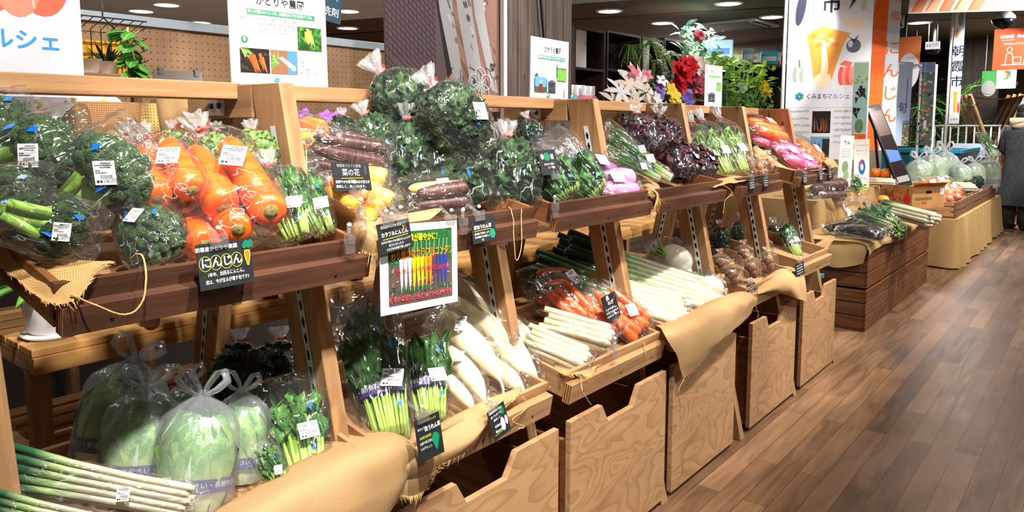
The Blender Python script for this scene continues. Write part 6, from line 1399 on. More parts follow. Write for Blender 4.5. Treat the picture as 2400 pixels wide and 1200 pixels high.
# packs on a far shelf top
t = thing('store_shelf', 'tall dark store shelving unit carrying the packs at the back', 'shelf', (10.7, 4.2, 0), (0, 0, -.30)); MB().box(-1.5, 1.5, -.3, .3, 2.14, 2.18).build('top_board', flat((70, 58, 52), .7), t); MB().box(-1.5, 1.5, .2, .3, 0, 2.1395).build('back_panel', flat((52, 44, 40), .8), t)
for x in (-1.5, -.5, .5, 1.47): MB().box(x, x + .03, -.29, .199, 0, 2.1395).build('side_panel', flat((60, 50, 44), .8), t)
for z in (.5, 1.0, 1.5): MB().box(-1.46, 1.46, -.28, .199, z, z + .02).build('shelf_board', flat((70, 58, 52), .7), t)
for k, (x, y, w_, h_, c1, c2, lb) in enumerate([(9.75, 4.35, .44, .28, (176, 214, 236), (90, 150, 214), 'large light blue pack on the far shelf'), (10.5, 4.2, .16, .22, (140, 160, 160), (200, 210, 210), 'grey pack beside the large light blue one'), (11.0, 4.08, .24, .22, (60, 180, 200), (230, 240, 240), 'turquoise pack on the far shelf'), (11.75, 4.0, .28, .24, (30, 60, 150), (230, 230, 240), 'navy pack at the back of the far shelf'), (11.45, 3.95, .24, .17, (226, 40, 120), (255, 200, 220), 'magenta pack rightmost on the far shelf')]):
    t = thing('tissue_pack', lb, 'pack', (x, y, 2.181), (0, 0, -1.17), 'packs on the far shelf'); MB().box(-w_ / 2, w_ / 2, -.10, .10, 0, h_).build('pack', flat(c1, .3), t, .02); MB().box(-w_ * .4, w_ * .4, -.1015, -.099, h_ * .3, h_ * .6).build('printed_panel', flat(c2, .3), t)

# ------------------------------------------------------------------ crates, far tables and their produce
def crate(x, y, z, w, d, h, label, ns=3, mx=None, my=None, rz=0, group=None, gap=.006):
    t = thing('wooden_crate', label, 'crate', (x, y, z), (0, 0, rz), group); mx, my = mx or M_CRATE, my or M_CRATE_Y; sh = (h - .02) / ns
    for s in (0, 1):
        yy = 0 if s == 0 else d - .014
        for k in range(ns): MB().box(.0005, w - .0005, yy, yy + .014, .012 + k * sh, .012 + (k + 1) * sh - gap).build('slat', mx, t, .0015)
        xx = 0 if s == 0 else w - .014
        for k in range(ns): MB().box(xx, xx + .014, .0145, d - .0145, .012 + k * sh, .012 + (k + 1) * sh - gap).build('end_slat', my, t, .0015)
    for xx in (.015, w - .045):
        for yy in (.015, d - .045): MB().box(xx, xx + .03, yy, yy + .03, .012, h - .012).build('corner_post', my, t)
    MB().box(.001, w - .001, .001, d - .001, 0, .011).build('bottom', mx, t); return t
nm = ['nearest the stands', 'second from the stands', 'third from the stands', 'farthest from the stands']
for lev in range(2):
    for k in range(4): crate(4.955 + .487 * k, 1.165, .002 + .279 * lev, .484, .42, .277, 'brown slatted crate in the %s row of the crate wall, %s' % (['lower', 'upper'][lev], nm[k]), group='crate wall')
cloth('burlap covering the crate wall with a rounded corner hanging down its near side', [
    [(4.90, 1.62, .575), (5.3, 1.62, .575), (5.9, 1.62, .575), (6.5, 1.62, .575), (6.95, 1.62, .575)],
    [(4.93, 1.40, .572), (5.3, 1.4, .572), (5.9, 1.4, .572), (6.5, 1.4, .572), (6.92, 1.4, .572)],
    [(4.94, 1.20, .570), (5.3, 1.18, .57), (5.9, 1.17, .57), (6.5, 1.17, .57), (6.92, 1.18, .57)],
    [(4.92, 1.155, .54), (5.3, 1.14, .55), (5.9, 1.13, .55), (6.5, 1.135, .555), (6.92, 1.14, .55)],
    [(4.925, 1.15, .50), (5.1, 1.14, .53), (5.8, 1.13, .51), (6.4, 1.135, .55), (6.9, 1.14, .50)]], M_BURLAP_FINE, 50, 26, .008, 7, 21)
cloth('rounded burlap flap hanging over the near end of the crate wall', [
    [(4.95, 1.60, .565), (4.95, 1.45, .572), (4.95, 1.28, .572), (4.95, 1.16, .568)], [(4.935, 1.58, .50), (4.93, 1.45, .50), (4.93, 1.3, .49), (4.935, 1.17, .53)], [(4.935, 1.52, .46), (4.925, 1.42, .41), (4.92, 1.32, .40), (4.93, 1.19, .44)]], M_BURLAP_FINE, 26, 20, .006, 9, 22)
def skirt_table(name, label, x0, x1, y0, y1, z, seed, drop=None, mat=None):
    t = thing(name, label, 'table', ((x0 + x1) / 2, (y0 + y1) / 2, 0)); w, d = (x1 - x0) / 2, (y1 - y0) / 2; zb = drop or .01
    MB().box(-w, w, -d, d, z - .03, z - .004).build('table_top', M_PINE_X, t)
    for sx in (-1, 1):
        for sy in (-1, 1): MB().box(sx * w - .03 * (sx > 0) , sx * w + .03 * (sx < 0), sy * d - .03 * (sy > 0), sy * d + .03 * (sy < 0), 0, z - .0305).build('leg', M_PINE_Z, t)
    P = [(-w, d), (-w, -d), (w, -d), (w, d)]; seg = [2 * d, 2 * w, 2 * d]; tot = sum(seg)
    def fn(u, v):
        s = u * tot; k = 0
        while k < 2 and s > seg[k]: s -= seg[k]; k += 1
        f = s / seg[k]; x = P[k][0] + (P[k + 1][0] - P[k][0]) * f; y = P[k][1] + (P[k + 1][1] - P[k][1]) * f; nx, ny = [(-1, 0), (0, -1), (1, 0)][k]
        q = .012 + (.010 + .035 * v) * (.5 + .5 * math.sin(u * tot * 17 + 2.2 * math.sin(u * tot * 5 + seed))) + .02 * v; zz = z + .002 - (z - zb) * v + .02 * v * noise.noise(V((u * tot * 3, seed, 0)))
        return (x + nx * q, y + ny * q, max(.004, zz))
    mb = MB().grid(220, 12, fn); mb.uv = [[(a * tot, b * z) for a, b in f] for f in mb.uv]; mb.add([(-w - .012, -d - .012, z), (w + .012, -d - .012, z), (w + .012, d, z), (-w - .012, d, z)], [(0, 1, 2, 3)], 0, False, [(0, 0), (2 * w, 0), (2 * w, 2 * d), (0, 2 * d)])
    mb.build('burlap_cover', mat or M_BURLAP_FINE, t); return t
skirt_table('burlap_table', 'burlap skirted table behind the crate wall with dark carrots and persimmons', 5.5, 7.25, 1.66, 2.5, .76, 1, .30)
skirt_table('burlap_table', 'low burlap skirted table at the far end, under the slatted produce boxes', 7.70, 10.8, 1.09, 1.74, .452, 2, .01)
skirt_table('burlap_table', 'pale burlap block between the two skirted tables under the leaning screen', 7.33, 7.60, 1.52, 2.3, .738, 3, .02)
# on the crate wall
def eggplant(seed, L=.30):
    t = thing('eggplant', 'eggplant', 'eggplant', group='bagged long eggplants'); r = .03
    MB().tube([(.01 * math.sin(3 * s), 0, s * L) for s in [0, .02, .1, .3, .5, .7, .85, .93]], [.006, .02, .028, .031, .030, .026, .021, .018], 16).build('fruit', M_EGG, t)
    MB().tube([(0, 0, L * .90), (.004, 0, L * .96), (.01, 0, L * 1.04)], [.022, .014, .006], 10).build('calyx', M_CALYX, t); film(t, L * 1.1, .045, .036, 'pillow', seed, .006, M_FILM_CRISP, 24, 22, z0=-.03); return t, L
E1 = eggplant(5)
for a, b, lb in [((5.28, 1.22, .61), (5.12, 1.47, .62), 'long eggplant nearest the rounded burlap flap'), ((4.996,1.100,0.620), (5.110,1.366,0.630), 'long eggplant second from the flap'), ((4.748,1.088,0.660), (4.748,1.294,0.670), 'long eggplant lying on top of the front ones'), ((5.181,1.133,0.640), (5.391,1.416,0.640), 'long eggplant in the middle of the heap'), ((5.319,1.191,0.660), (5.483,1.427,0.660), 'long eggplant at the back of the heap'), ((5.154,1.111,0.620), (5.310,1.353,0.630), 'long eggplant beside the bagged greens')]: put(E1, a, b, lb, 'bagged long eggplants', face=(-.4, -.6, .7), wid=1.3, dep=1.3)
LS = leeks(201, 12, .55, .012, M_LEEK, False, True, 1.0, 'leek_bundle', 3)
for a, b, lb in [((5.889,0.997,0.600), (6.208,1.431,0.640), 'bare leek bundle on the crate wall, nearest the aisle'), ((5.581,0.941,0.660), (6.013,1.343,0.680), 'bare leek bundle on the crate wall on top'), ((5.773,0.995,0.660), (6.161,1.346,0.680), 'bare leek bundle on the crate wall at the back')]: put(LS, a, b, lb, 'bare leek bundles', face=(-.3, -.5, .8))
put(SG, (5.402,1.122,0.620), (5.802,1.438,0.660), 'bagged greens lying between the eggplants and the bare leeks', 'greens on the crate wall', wid=1.1, dep=1.0); put(NI, (4.895,1.041,0.700), (5.123,1.282,0.720), 'bagged green onions on top beside the eggplants', 'greens on the crate wall', wid=1.2)
def fruit(name, label, c, r, mat, group, stem=True, squash=.88):
    t = thing(name, label, 'fruit', c, group=group); MB().lathe([(.001, .02 * r), (.35 * r, .0), (.8 * r, .35 * r * squash), (r, .95 * r * squash), (.86 * r, 1.5 * r * squash), (.5 * r, 1.85 * r * squash), (.15 * r, 1.86 * r * squash), (.001, 1.78 * r * squash)], 20).build('flesh', mat, t)
    if stem: MB().tube([(0, 0, 1.75 * r * squash), (.004, 0, 2.0 * r * squash)], .005, 6).build('stem', M_CALYX, t)
    return t
for p, lb, mt in [((7.44, 1.765, .743), 'persimmon at the left of the stack beside the round chart card', M_APPLE), ((7.43, 1.68, .743), 'persimmon in the front middle of the stack', M_PERSI), ((7.44, 1.595, .743), 'persimmon at the right of the stack', M_APPLE), ((7.45, 1.722, .825), 'persimmon in the upper row, left', M_PERSI), ((7.45, 1.638, .825), 'persimmon topmost under the leaning screen', M_PERSI)]: fruit('persimmon', lb, p, .052, mt, 'persimmons stacked on the burlap table')
for p, lb in [((6.55, 1.50, .577), 'orange left of the cardboard box'), ((6.62, 1.42, .577), 'orange in the middle of the small pile'), ((6.70, 1.35, .577), 'orange touching the cardboard box'), ((6.64, 1.47, .650), 'orange on top of the small pile'), ((6.72, 1.50, .577), 'orange at the back of the small pile')]: fruit('orange', lb, p, .048, M_PERSI, 'oranges on the crate wall')
# on the burlap table
for a, b, lb in [((5.905,1.683,0.790), (5.672,1.800,0.790), 'bag of purple carrots on the burlap table, front'), ((5.990,1.636,0.800), (5.738,1.759,0.820), 'bag of purple and cream carrots on the burlap table, back')]: put(MX, a, b, lb, 'carrots on the burlap table', face=(-.3, -.5, .8), wid=1.3, dep=1.3)
put(KO, (6.588,1.593,0.790), (6.389,1.692,0.850), 'bagged greens on the burlap table behind the grey leaf card', 'greens on the burlap table', wid=1.3); put(LW, (7.201,1.515,0.800), (7.076,1.696,0.810), 'white leek bag in front of the persimmons', 'leeks on the burlap table', face=(-.3, -.5, .8))
s = Sign('nutrition_card', 'white standing card with a round blue and pink chart on the burlap table', 'sign', (6.700,1.718,0.780), (6.730,1.604,0.784), .41, (250, 248, 240), .004, -8); w, h = s.w, s.h; s.text('もったいないを', w * .55, h * .87, w * .11, (110, 100, 100)); s.text('おいしく', w * .52, h * .76, w * .19, (220, 90, 90)); s.scrawl(w * .2, h * .68, w * .6, w * .05, (200, 150, 150), 3)
s.oval(w * .52, h * .42, w * .22, h * .16, (20, 110, 190)); s.poly([(w * .52, h * .42), (w * .52, h * .58), (w * .33, h * .52), (w * .31, h * .45)], (226, 60, 140)); s.oval(w * .52, h * .42, w * .10, h * .07, (250, 248, 240)); s.rect(w * .2, h * .16, w * .62, .006, (226, 110, 110)); s.scrawl(w * .2, h * .09, w * .62, .01, (226, 110, 110), 4); s.flush()
s = Sign('vegetable_card', 'grey white standing card with a green leaf drawing beside the last stand', 'sign', (6.350,1.759,0.811), (6.380,1.662,0.807), .42, (206, 206, 208), .004, -10); w, h = s.w, s.h; s.scrawl(w * .25, h * .82, w * .5, .03, (90, 90, 90), 5)
for k in range(4): s.scrawl(w * .18, h * (.72 - .05 * k), w * .6, .01, (150, 150, 150), 6 + k)
s.oval(w * .5, h * .38, w * .22, h * .12, (120, 150, 110)); s.oval(w * .62, h * .22, w * .18, h * .10, (140, 166, 124)); s.oval(w * .45, h * .12, w * .16, h * .08, (110, 144, 104)); s.flush()
# leaning screen
def slab(name, label, cat, ll, lr, ul, th, mat, bevel=0):
    ll, lr, ul = V(ll), V(lr), V(ul); x = (lr - ll); w = x.length; x.normalize(); u = ul - ll; u = u - x * u.dot(x); h = u.length; u.normalize(); y = u.cross(x)
    t = thing(name, label, cat); t.matrix_world = Matrix(((x.x, y.x, u.x, ll.x), (x.y, y.y, u.y, ll.y), (x.z, y.z, u.z, ll.z), (0, 0, 0, 1))); return t, w, h
t, w, h = slab('leaning_screen', 'black framed screen leaning back on the far tables', 'screen', (7.360,1.505,0.745), (7.470,1.413,0.773), (7.560,1.746,1.506), .03, None)
MB().box(0, w, 0, .03, 0, h).build('frame', M_BLACK, t, .004); m = MB(); m.box(w * .07, w * .93, -.0008, 0, h * .03, h * .97); m.build('display', flat((40, 30, 34), .15), t)
m = MB(); r = random.Random(8)
for k in range(16): xx = w * (.12 + .05 * k); m.add([(xx, -.0014, h * .62), (xx + w * .03, -.0014, h * .62), (xx + w * .03, -.0014, h * (.9 + .04 * r.random())), (xx, -.0014, h * .93)], [(0, 1, 2, 3)], k % 2)
m.add([(w * .1, -.0014, h * .3), (w * .9, -.0014, h * .3), (w * .9, -.0014, h * .42), (w * .1, -.0014, h * .46)], [(0, 1, 2, 3)], 2); m.add([(w * .1, -.0014, h * .05), (w * .9, -.0014, h * .05), (w * .9, -.0014, h * .12), (w * .1, -.0014, h * .12)], [(0, 1, 2, 3)], 3)
m.build('picture', [flat((120, 80, 70), .3), flat((86, 50, 46), .3), flat((70, 110, 190), .3), flat((150, 150, 150), .3)], t); MB().tube([(w * .2, .04, h * .75), (w * .1, .30, .02)], .012, 6).tube([(w * .8, .04, h * .75), (w * .9, .30, .02)], .012, 6).build('stand_leg', M_BLACK, t)
# low table: slatted boxes, carrots, bagged cabbages, apple carton
M_KRAFT = speck('kraft_board', (176, 124, 70), (196, 146, 90), 8, .8, .05); M_BOXS = wood('box_slat', (150, 108, 66), (196, 152, 102), 'x', .6); M_BOXY = wood('box_slat_across', (150, 108, 66), (196, 152, 102), 'y', .6); M_BOXD = wood('dark_box_slat', (92, 64, 44), (130, 94, 66), 'x', .6)
crate(7.78, 1.11, .457, .62, .60, .165, 'pale slatted box of carrots on the low burlap table', 3, M_BOXD, M_BOXS, 0, 'slatted boxes on the low table', .012); crate(8.42, 1.11, .457, 1.1, .60, .165, 'dark slatted box in the middle of the low burlap table', 3, M_BOXD, M_BOXY, 0, 'slatted boxes on the low table', .012); crate(9.54, 1.11, .457, 1.1, .60, .165, 'dark slatted box at the far end of the low burlap table', 3, M_BOXD, M_BOXY, 0, 'slatted boxes on the low table', .012)
a, b = (7.180,1.454,0.540), (6.847,1.193,0.540)
t = thing('apple_carton', 'open cardboard apple carton with red lettering in front of the carrots', 'carton', (7.18, 1.36, .575), (0, 0, -.50)); m = MB(); W_, D_, H_ = .40, .32, .20
m.box(0, W_, 0, .006, 0, H_).box(0, W_, D_ - .006, D_, 0, H_).box(0, .006, .0065, D_ - .0065, 0, H_).box(W_ - .006, W_, .0065, D_ - .0065, 0, H_).box(.001, W_ - .001, .001, D_ - .001, -.004, 0); m.build('box', M_KRAFT, t)
MB().add([(0, 0, H_), (W_, 0, H_), (W_ * .95, -.05, H_ + .03), (W_ * .05, -.05, H_ + .03)], [(0, 1, 2, 3)]).add([(0, D_, H_), (W_, D_, H_), (W_, D_ + .06, H_ + .04), (0, D_ + .06, H_ + .04)], [(0, 1, 2, 3)]).build('flap', M_KRAFT, t)
MB().box(W_ * .42, W_ * .58, -.001, .0, H_ * .66, H_ * .78).build('hand_hole', M_BLACK, t); MB().box(W_ * .85, W_ * .97, -.0012, .0, H_ * .6, H_ * .88).build('label', M_WHITE, t); MB().box(W_ * .08, W_ * .6, -.001, 0, H_ * .38, H_ * .5).build('printed_line', flat((120, 110, 60)), t); MB().box(W_ * .3, W_ * .45, -.0012, 0, H_ * .2, H_ * .32).build('printed_mark', flat((200, 90, 60)), t)
cu = bpy.data.curves.new('lettering', 'FONT'); cu.body = 'りんご'; cu.size = .10; cu.materials.append(flat((206, 40, 30))); cu.align_x = 'CENTER'; cu.align_y = 'CENTER'; cu.offset = .0015; o = bpy.data.objects.new('lettering', cu); COL.objects.link(o); o.parent = t; o.matrix_local = Matrix.Translation((-.0012, D_ * .62, H_ * .5)) @ Matrix.Rotation(-math.pi / 2, 4, 'Z') @ Matrix.Rotation(math.pi / 2, 4, 'X')
MB().ball((-.001, D_ * .16, H_ * .42), (.002, .035, .05), 16, 10).build('printed_apple', flat((206, 40, 30)), t); MB().ball((-.0015, D_ * .14, H_ * .78), (.002, .01, .03), 10, 8).build('printed_leaf', flat((60, 110, 60)), t)
for a, b, lb in [((7.95, 1.22, .63), (7.90, 1.42, .66), 'bag of carrots lowest left in the pale slatted box'), ((8.15, 1.18, .63), (8.12, 1.38, .66), 'bag of carrots at the front of the pale slatted box'), ((8.05, 1.27, .70), (8.0, 1.47, .71), 'bag of carrots in the middle of the carrot heap'), ((8.45, 1.16, .63), (8.42, 1.36, .66), 'bag of carrots on the right of the carrot heap'), ((8.3, 1.24, .70), (8.25, 1.44, .73), 'bag of carrots on top of the carrot heap'), ((8.7, 1.2, .62), (8.62, 1.38, .66), 'bag of carrots farthest right in the carrot heap')]: put(CF, a, b, lb, 'carrot bags in the slatted box', face=(-.3, -.5, .8), wid=1.25, dep=1.2)
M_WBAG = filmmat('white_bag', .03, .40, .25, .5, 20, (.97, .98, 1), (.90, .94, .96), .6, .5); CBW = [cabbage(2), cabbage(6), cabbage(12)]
for t_, L_ in CBW:
    for ch in t_.children:
        if ch.name.startswith(('plastic_bag', 'knotted_handle')): ch.data.materials[0] = M_WBAG
for k, (p, lb) in enumerate([((8.75, 1.6, .60), 'white bag with greens and loop handles nearest the leaning screen'), ((9.35, 1.58, .60), 'white bag with loop handles second from the leaning screen'), ((9.95, 1.55, .60), 'tall white bag with loop handles under the narrow market flag'), ((9.6, 1.34, .56), 'white bag of dark greens in the middle of the far boxes'), ((10.05, 1.26, .56), 'white bag of leafy cabbage before the blue basket'), ((10.4, 1.16, .56), 'white bag of cabbage at the far end beside the person')]): put(CBW[k % 3], p, (p[0] + .01, p[1] + .02, p[2] + [.42, .46, .48, .38, .38, .42][k]), lb, 'white bags on the far boxes', face=(-.9, -.4, .1), wid=1.1, dep=1.1)
put(NI, (8.3, 1.5, .64), (8.6, 1.72, .74), 'bagged onion greens behind the carrot heap', 'greens on the far boxes', wid=1.3); put(DB, (9.85, 1.2, .58), (9.87, 1.22, .78), 'dark bagged greens before the white bags at the far end', 'greens on the far boxes', wid=1.3); put(KO2, (9.1, 1.25, .60), (9.2, 1.45, .74), 'bagged green leaves in front of the white bags', 'greens on the far boxes', wid=1.6); put(DB, (9.3, 1.2, .58), (9.32, 1.25, .76), 'dark bagged greens between the carrot heap and the white bags', 'greens on the far boxes', wid=1.4)
put(LW, (9.2, 1.16, .64), (8.9, 1.3, .66), 'white leek bag at the aisle edge of the middle box', 'leeks on the far boxes', face=(-.3, -.5, .8))
t = thing('blue_basket', 'large teal plastic basket behind the white bags at the far right', 'basket', (11.6, 2.0, 0)); m = MB(); m.box(-.75, .75, -.45, -.42, .25, .98).box(-.75, .75, .42, .45, .25, .98).box(-.75, -.72, -.42, .42, .25, .98).box(.72, .75, -.42, .42, .25, .98).box(-.75, .75, -.45, .45, .2, .25); m.build('basket', speck('teal_mesh', (14, 84, 104), (30, 120, 142), 90, .4, .3), t); MB().box(-.79, .79, -.49, -.4505, .95, 1.0).box(-.79, -.7505, -.45, .45, .95, 1.0).build('rim', flat((40, 140, 166)), t, .006); MB().box(-.6, .6, -.35, .35, 0, .1995).build('trolley_base', M_BLACK, t)
t = thing('blue_folding_crate', 'blue plastic bin standing on the floor behind the last drawer', 'bin', (4.72, 1.56, 0), (0, 0, .05)); m = MB(); m.add([(-.14, -.10, 0), (.14, -.10, 0), (.14, .10, 0), (-.14, .10, 0), (-.18, -.14, .34), (.18, -.14, .34), (.18, .14, .34), (-.18, .14, .34)], [(0, 3, 2, 1), (0, 1, 5, 4), (1, 2, 6, 5), (2, 3, 7, 6), (3, 0, 4, 7)]); m.build('bin_body', flat((60, 150, 190), .4), t); MB().box(-.195, .195, -.155, -.1405, .325, .35).box(-.195, .195, .1405, .155, .325, .35).box(-.195, -.1805, -.14, .14, .325, .35).box(.1805, .195, -.14, .14, .325, .35).build('rim', flat((90, 176, 210), .4), t)

# ------------------------------------------------------------------ banners and far hall
def vsign(*a, **k): return Sign(*a, **k)
A, Bq = (6.980,2.420,0.994), (7.220,1.758,1.004)
s = Sign('market_banner', 'tall white market banner with orange cabbage drawing behind the last stand', 'banner', (A[0], A[1], A[2]), (Bq[0], Bq[1], A[2]), 1.71, (226, 229, 240), .006, 0, None); w, h = s.w, s.h
def bx(px): return (px - 1840) / 190 * w
def bz(py): return (372 - py) / 372 * 1.597
s.text('市', bx(1937), bz(48), .175, (28, 26, 54), bold=.003); s.text('霞', bx(1937), bz(-8), .175, (28, 26, 54), bold=.003); s.text('朝', bx(1937), bz(-60), .175, (28, 26, 54), bold=.003)
O1, O2, O3 = (236, 160, 70), (246, 196, 130), (250, 226, 190)
s.poly([(bx(a), bz(b)) for a, b in [(1884, 110), (1900, 98), (1925, 92), (1950, 100), (1982, 108), (1968, 130), (1956, 165), (1944, 205), (1930, 218), (1914, 218), (1902, 200), (1896, 160)]], O1)
for k in range(9): s.oval(bx(1900 + 6 * k), bz(112 + 9 * (k % 3)), .022, .03, O2 if k % 2 else (226, 140, 50), 12, k)
s.poly([(bx(a), bz(b)) for a, b in [(1918, 120), (1926, 120), (1936, 175), (1930, 216), (1916, 214), (1920, 170)]], O3); s.poly([(bx(a), bz(b)) for a, b in [(1902, 200), (1914, 190), (1940, 192), (1944, 205), (1930, 219), (1914, 219)]], O3)
s.oval(bx(1868), bz(52), .04, .16, (58, 62, 84), 20, -.15); s.poly([(bx(1872), bz(12)), (bx(1886), bz(30)), (bx(1866), bz(26))], (70, 90, 90)); s.oval(bx(1895), bz(45), .035, .16, (196, 214, 202), 20, .12); s.line([(bx(1893), bz(12)), (bx(1898), bz(80))], .012, (120, 150, 130)); s.poly([(bx(a), bz(b)) for a, b in [(1996, -10), (2004, 0), (1992, 40), (1976, 60), (1986, 30)]], (62, 60, 92)); s.rect(bx(2003), bz(62), .045, .25, (196, 212, 196))
s.oval(bx(1990), bz(88), .085, .06, (240, 216, 196)); s.oval(bx(1990), bz(134), .06, .062, (90, 96, 116)); s.oval(bx(1983), bz(130), .02, .03, (200, 204, 214)); s.poly([(bx(1975), bz(112)), (bx(1990), bz(122)), (bx(2002), bz(110)), (bx(1992), bz(128))], (40, 46, 66)); s.line([(bx(1872), bz(92)), (bx(1878), bz(130)), (bx(1886), bz(160))], .02, (240, 222, 212))
for k in range(4): s.oval(bx(1860 + 8 * k), bz(192), .022, .07, [(170, 186, 182), (196, 208, 204)][k % 2]); s.oval(bx(1966 + 8 * k), bz(196), .028, .085, [(232, 96, 88), (240, 140, 128)][k % 2])
s.line([(bx(1868), bz(160)), (bx(1870), bz(176))], .016, (120, 144, 136)); s.poly([(bx(1960), bz(172)), (bx(1972), bz(164)), (bx(1990), bz(168)), (bx(1984), bz(178))], (236, 110, 100))
s.logo(bx(1872), bz(238), .038); s.text('くみまち', bx(1912), bz(239), .056, (30, 50, 60), width=.18); s.text('マルシェ', bx(1962), bz(239), .056, (60, 136, 206), width=.2); s.rect(0, bz(262), w, .004, (206, 210, 222)); s.veg_photo(bx(1904), bz(316), w * .22, .20, 'burdock'); s.veg_photo(bx(1902), bz(368), w * .23, .19, 'city')
for k in range(6): s.scrawl(bx(1850), bz(272 + 15 * k), w * .24, .022, (150, 152, 160), 40 + k); s.scrawl(bx(1954), bz(272 + 13 * k), w * .20, .020, (150, 152, 160), 50 + k)
MB().tube([(-.03, -.02, .77 - A[2]), (-.025, -.02, 1.70)], .016, 10).build('pole', M_WPLASTIC, s.t); MB().box(-.2, .15, -.12, .12, .764 - A[2], .78 - A[2]).build('foot', M_WPLASTIC, s.t); s.flush()
def flag(name, label, ll, lr, h, col, base=0):
    s = Sign(name, label, 'banner', ll, (lr[0], lr[1], ll[2]), h, col, .004, 0); z = ll[2] - base
    MB().tube([(-.025, 0, -z), (-.025, 0, h + .05)], .014, 10).tube([(-.025, 0, h + .03), (s.w, 0, h + .03)], .009, 8).build('pole', M_WPLASTIC, s.t); MB().box(-.2, .16, -.16, .16, -z, -z + .05).build('foot', flat((60, 60, 64)), s.t); return s
s = flag('carrot_flag', 'tall carrot flag with an orange carrot down its left side', (7.950,1.932,1.059), (8.040,1.711,1.061), 1.9, (206, 216, 230)); w, h = s.w, s.h
s.poly([(0, 0), (w * .45, 0), (w * .52, h * .55), (w * .55, h * .78), (w * .38, h * .82), (w * .08, h * .80), (0, h * .7)], (236, 104, 34)); s.poly([(w * .28, h * .81), (w * .36, h * .81), (w * .62, h), (w * .3, h)], (70, 160, 70))
for k in range(6): s.line([(w * .05, h * (.1 + .1 * k)), (w * .26, h * (.095 + .1 * k))], .006, (206, 80, 24))
for k, ch in enumerate('にんじん'): s.text(ch, w * .74, h * (.52 - .115 * k), .155, (240, 110, 60), bold=.002)
for k, ch in enumerate('朝霞市産'): s.text(ch, w * .80, h * (.93 - .082 * k), .10, (240, 110, 60))
s.flush()
s = Sign('eggplant_photo_poster', 'narrow photo poster of dark eggplants beside the market banner', 'poster', (6.860,1.802,1.097), (6.890,1.685,1.098), .75, (230, 232, 236), .006); s.veg_photo(.004, .14, s.w - .008, .60, 'eggplant'); s.veg_photo(.004, .004, s.w - .008, .13, 'orange'); z = s.t.location.z; s.flush(); MB().tube([(s.w / 2, .02, .765 - z), (s.w / 2, .02, .6)], .012, 8).build('support_pole', M_WPLASTIC, s.t)
pillar('wood_column', 'dark wood clad column between the market banner and the carrot flag', 8.6, 9.2, 2.45, 2.95, 4, 5); pillar('wood_column', 'dark wood clad column behind the narrow market flag at the far right', 14.2, 15.0, 1.55, 2.25, 4, 6)
t = thing('poster_rack', 'white tube rack holding two photo posters left of the palms', 'rack', (10.500,1.966,0.626)); z = t.location.z; p = t.location; q = V((9.950,2.126,1.274)) - p; r_ = V((10.600,1.821,1.273)) - p
for v in ((0, 0), (q.x, q.y), (r_.x, r_.y)): MB().tube([(v[0], v[1], -z), (v[0], v[1], 2.06 - z)], .017, 8).build('post', M_WPLASTIC, t)
MB().tube([(q.x, q.y, 2.05 - z), (0, 0, 2.05 - z), (r_.x, r_.y, 2.05 - z)], .015, 8).build('top_bar', M_WPLASTIC, t)
s = Sign('season_poster', 'blue white poster reading season hanging in the white rack, left one', 'poster', (9.980,2.136,1.056), (10.200,2.011,1.053), 1.02, (176, 196, 226), .006); w, h = s.w, s.h; s.text('旬', w * .48, h * .45, w * .55, (60, 66, 90)); s.line([(w * .72, h * .45), (w * .72, h * .8)], .012, (60, 66, 90)); s.veg_photo(w * .55, .005, w * .44, h * .3, 'market'); s.flush()
s = Sign('harvest_poster', 'colourful harvest photo poster hanging in the white rack, right one', 'poster', (10.480,1.974,1.059), (10.550,1.815,1.060), 1.03, (120, 140, 150), .006); s.veg_photo(.004, .004, s.w - .008, s.h - .008, 'market'); s.rect(s.w * .4, s.h * .2, s.w * .2, s.h * .1, (240, 240, 240)); s.flush()
s = flag('narrow_market_flag', 'narrow white market flag with an orange cabbage before the palms', (10.200,1.588,1.325), (10.200,1.481,1.325), 1.36, (226, 230, 238), .63); w, h = s.w, s.h
for k, ch in enumerate('朝霞市'): s.text(ch, w * .55, h * (.62 - .13 * k), .14, (28, 28, 50), bold=.002)
s.poly([(w * .25, h * .28), (w * .75, h * .28), (w * .6, h * .1), (w * .4, h * .1)], O1); s.oval(w * .85, h * .14, w * .14, h * .05, (232, 90, 80)); s.oval(w * .6, h * .9, w * .25, h * .06, (130, 160, 150)); s.oval(w * .3, h * .78, w * .2, h * .04, (240, 170, 120)); s.scrawl(w * .2, h * .03, w * .6, .03, (70, 120, 150), 9); s.flush()
def hang(name, label, ll, lr, h, col, rods=True):
    s = Sign(name, label, 'sign', ll, (lr[0], lr[1], ll[2]), h, col, .02); z = ll[2]
    if rods: MB().tube([(s.w * .2, .01, h), (s.w * .2, .01, 2.69 - z)], .006, 6).tube([(s.w * .8, .01, h), (s.w * .8, .01, 2.69 - z)], .006, 6).build('hanger', M_METAL, s.t)
    return s
s = hang('garden_banner', 'orange and pale grey garden banner hanging left of the poster rack', (12.000,2.554,2.085), (12.000,2.276,2.072), .49, (206, 112, 58)); s.oval(s.w / 2, .0, s.w * .5, s.h * .52, (190, 192, 196)); s.text('GARDEN', s.w / 2, s.h * .12, .075, (90, 96, 100), bold=.002); s.flush()
s = hang('aisle_sign', 'small white sign plate hanging from the ceiling above the poster rack', (11.500,2.123,2.336), (11.500,1.950,2.347), .10, (236, 240, 244)); s.scrawl(s.w * .06, .03, s.w * .88, .04, (90, 130, 170), 3); s.flush()
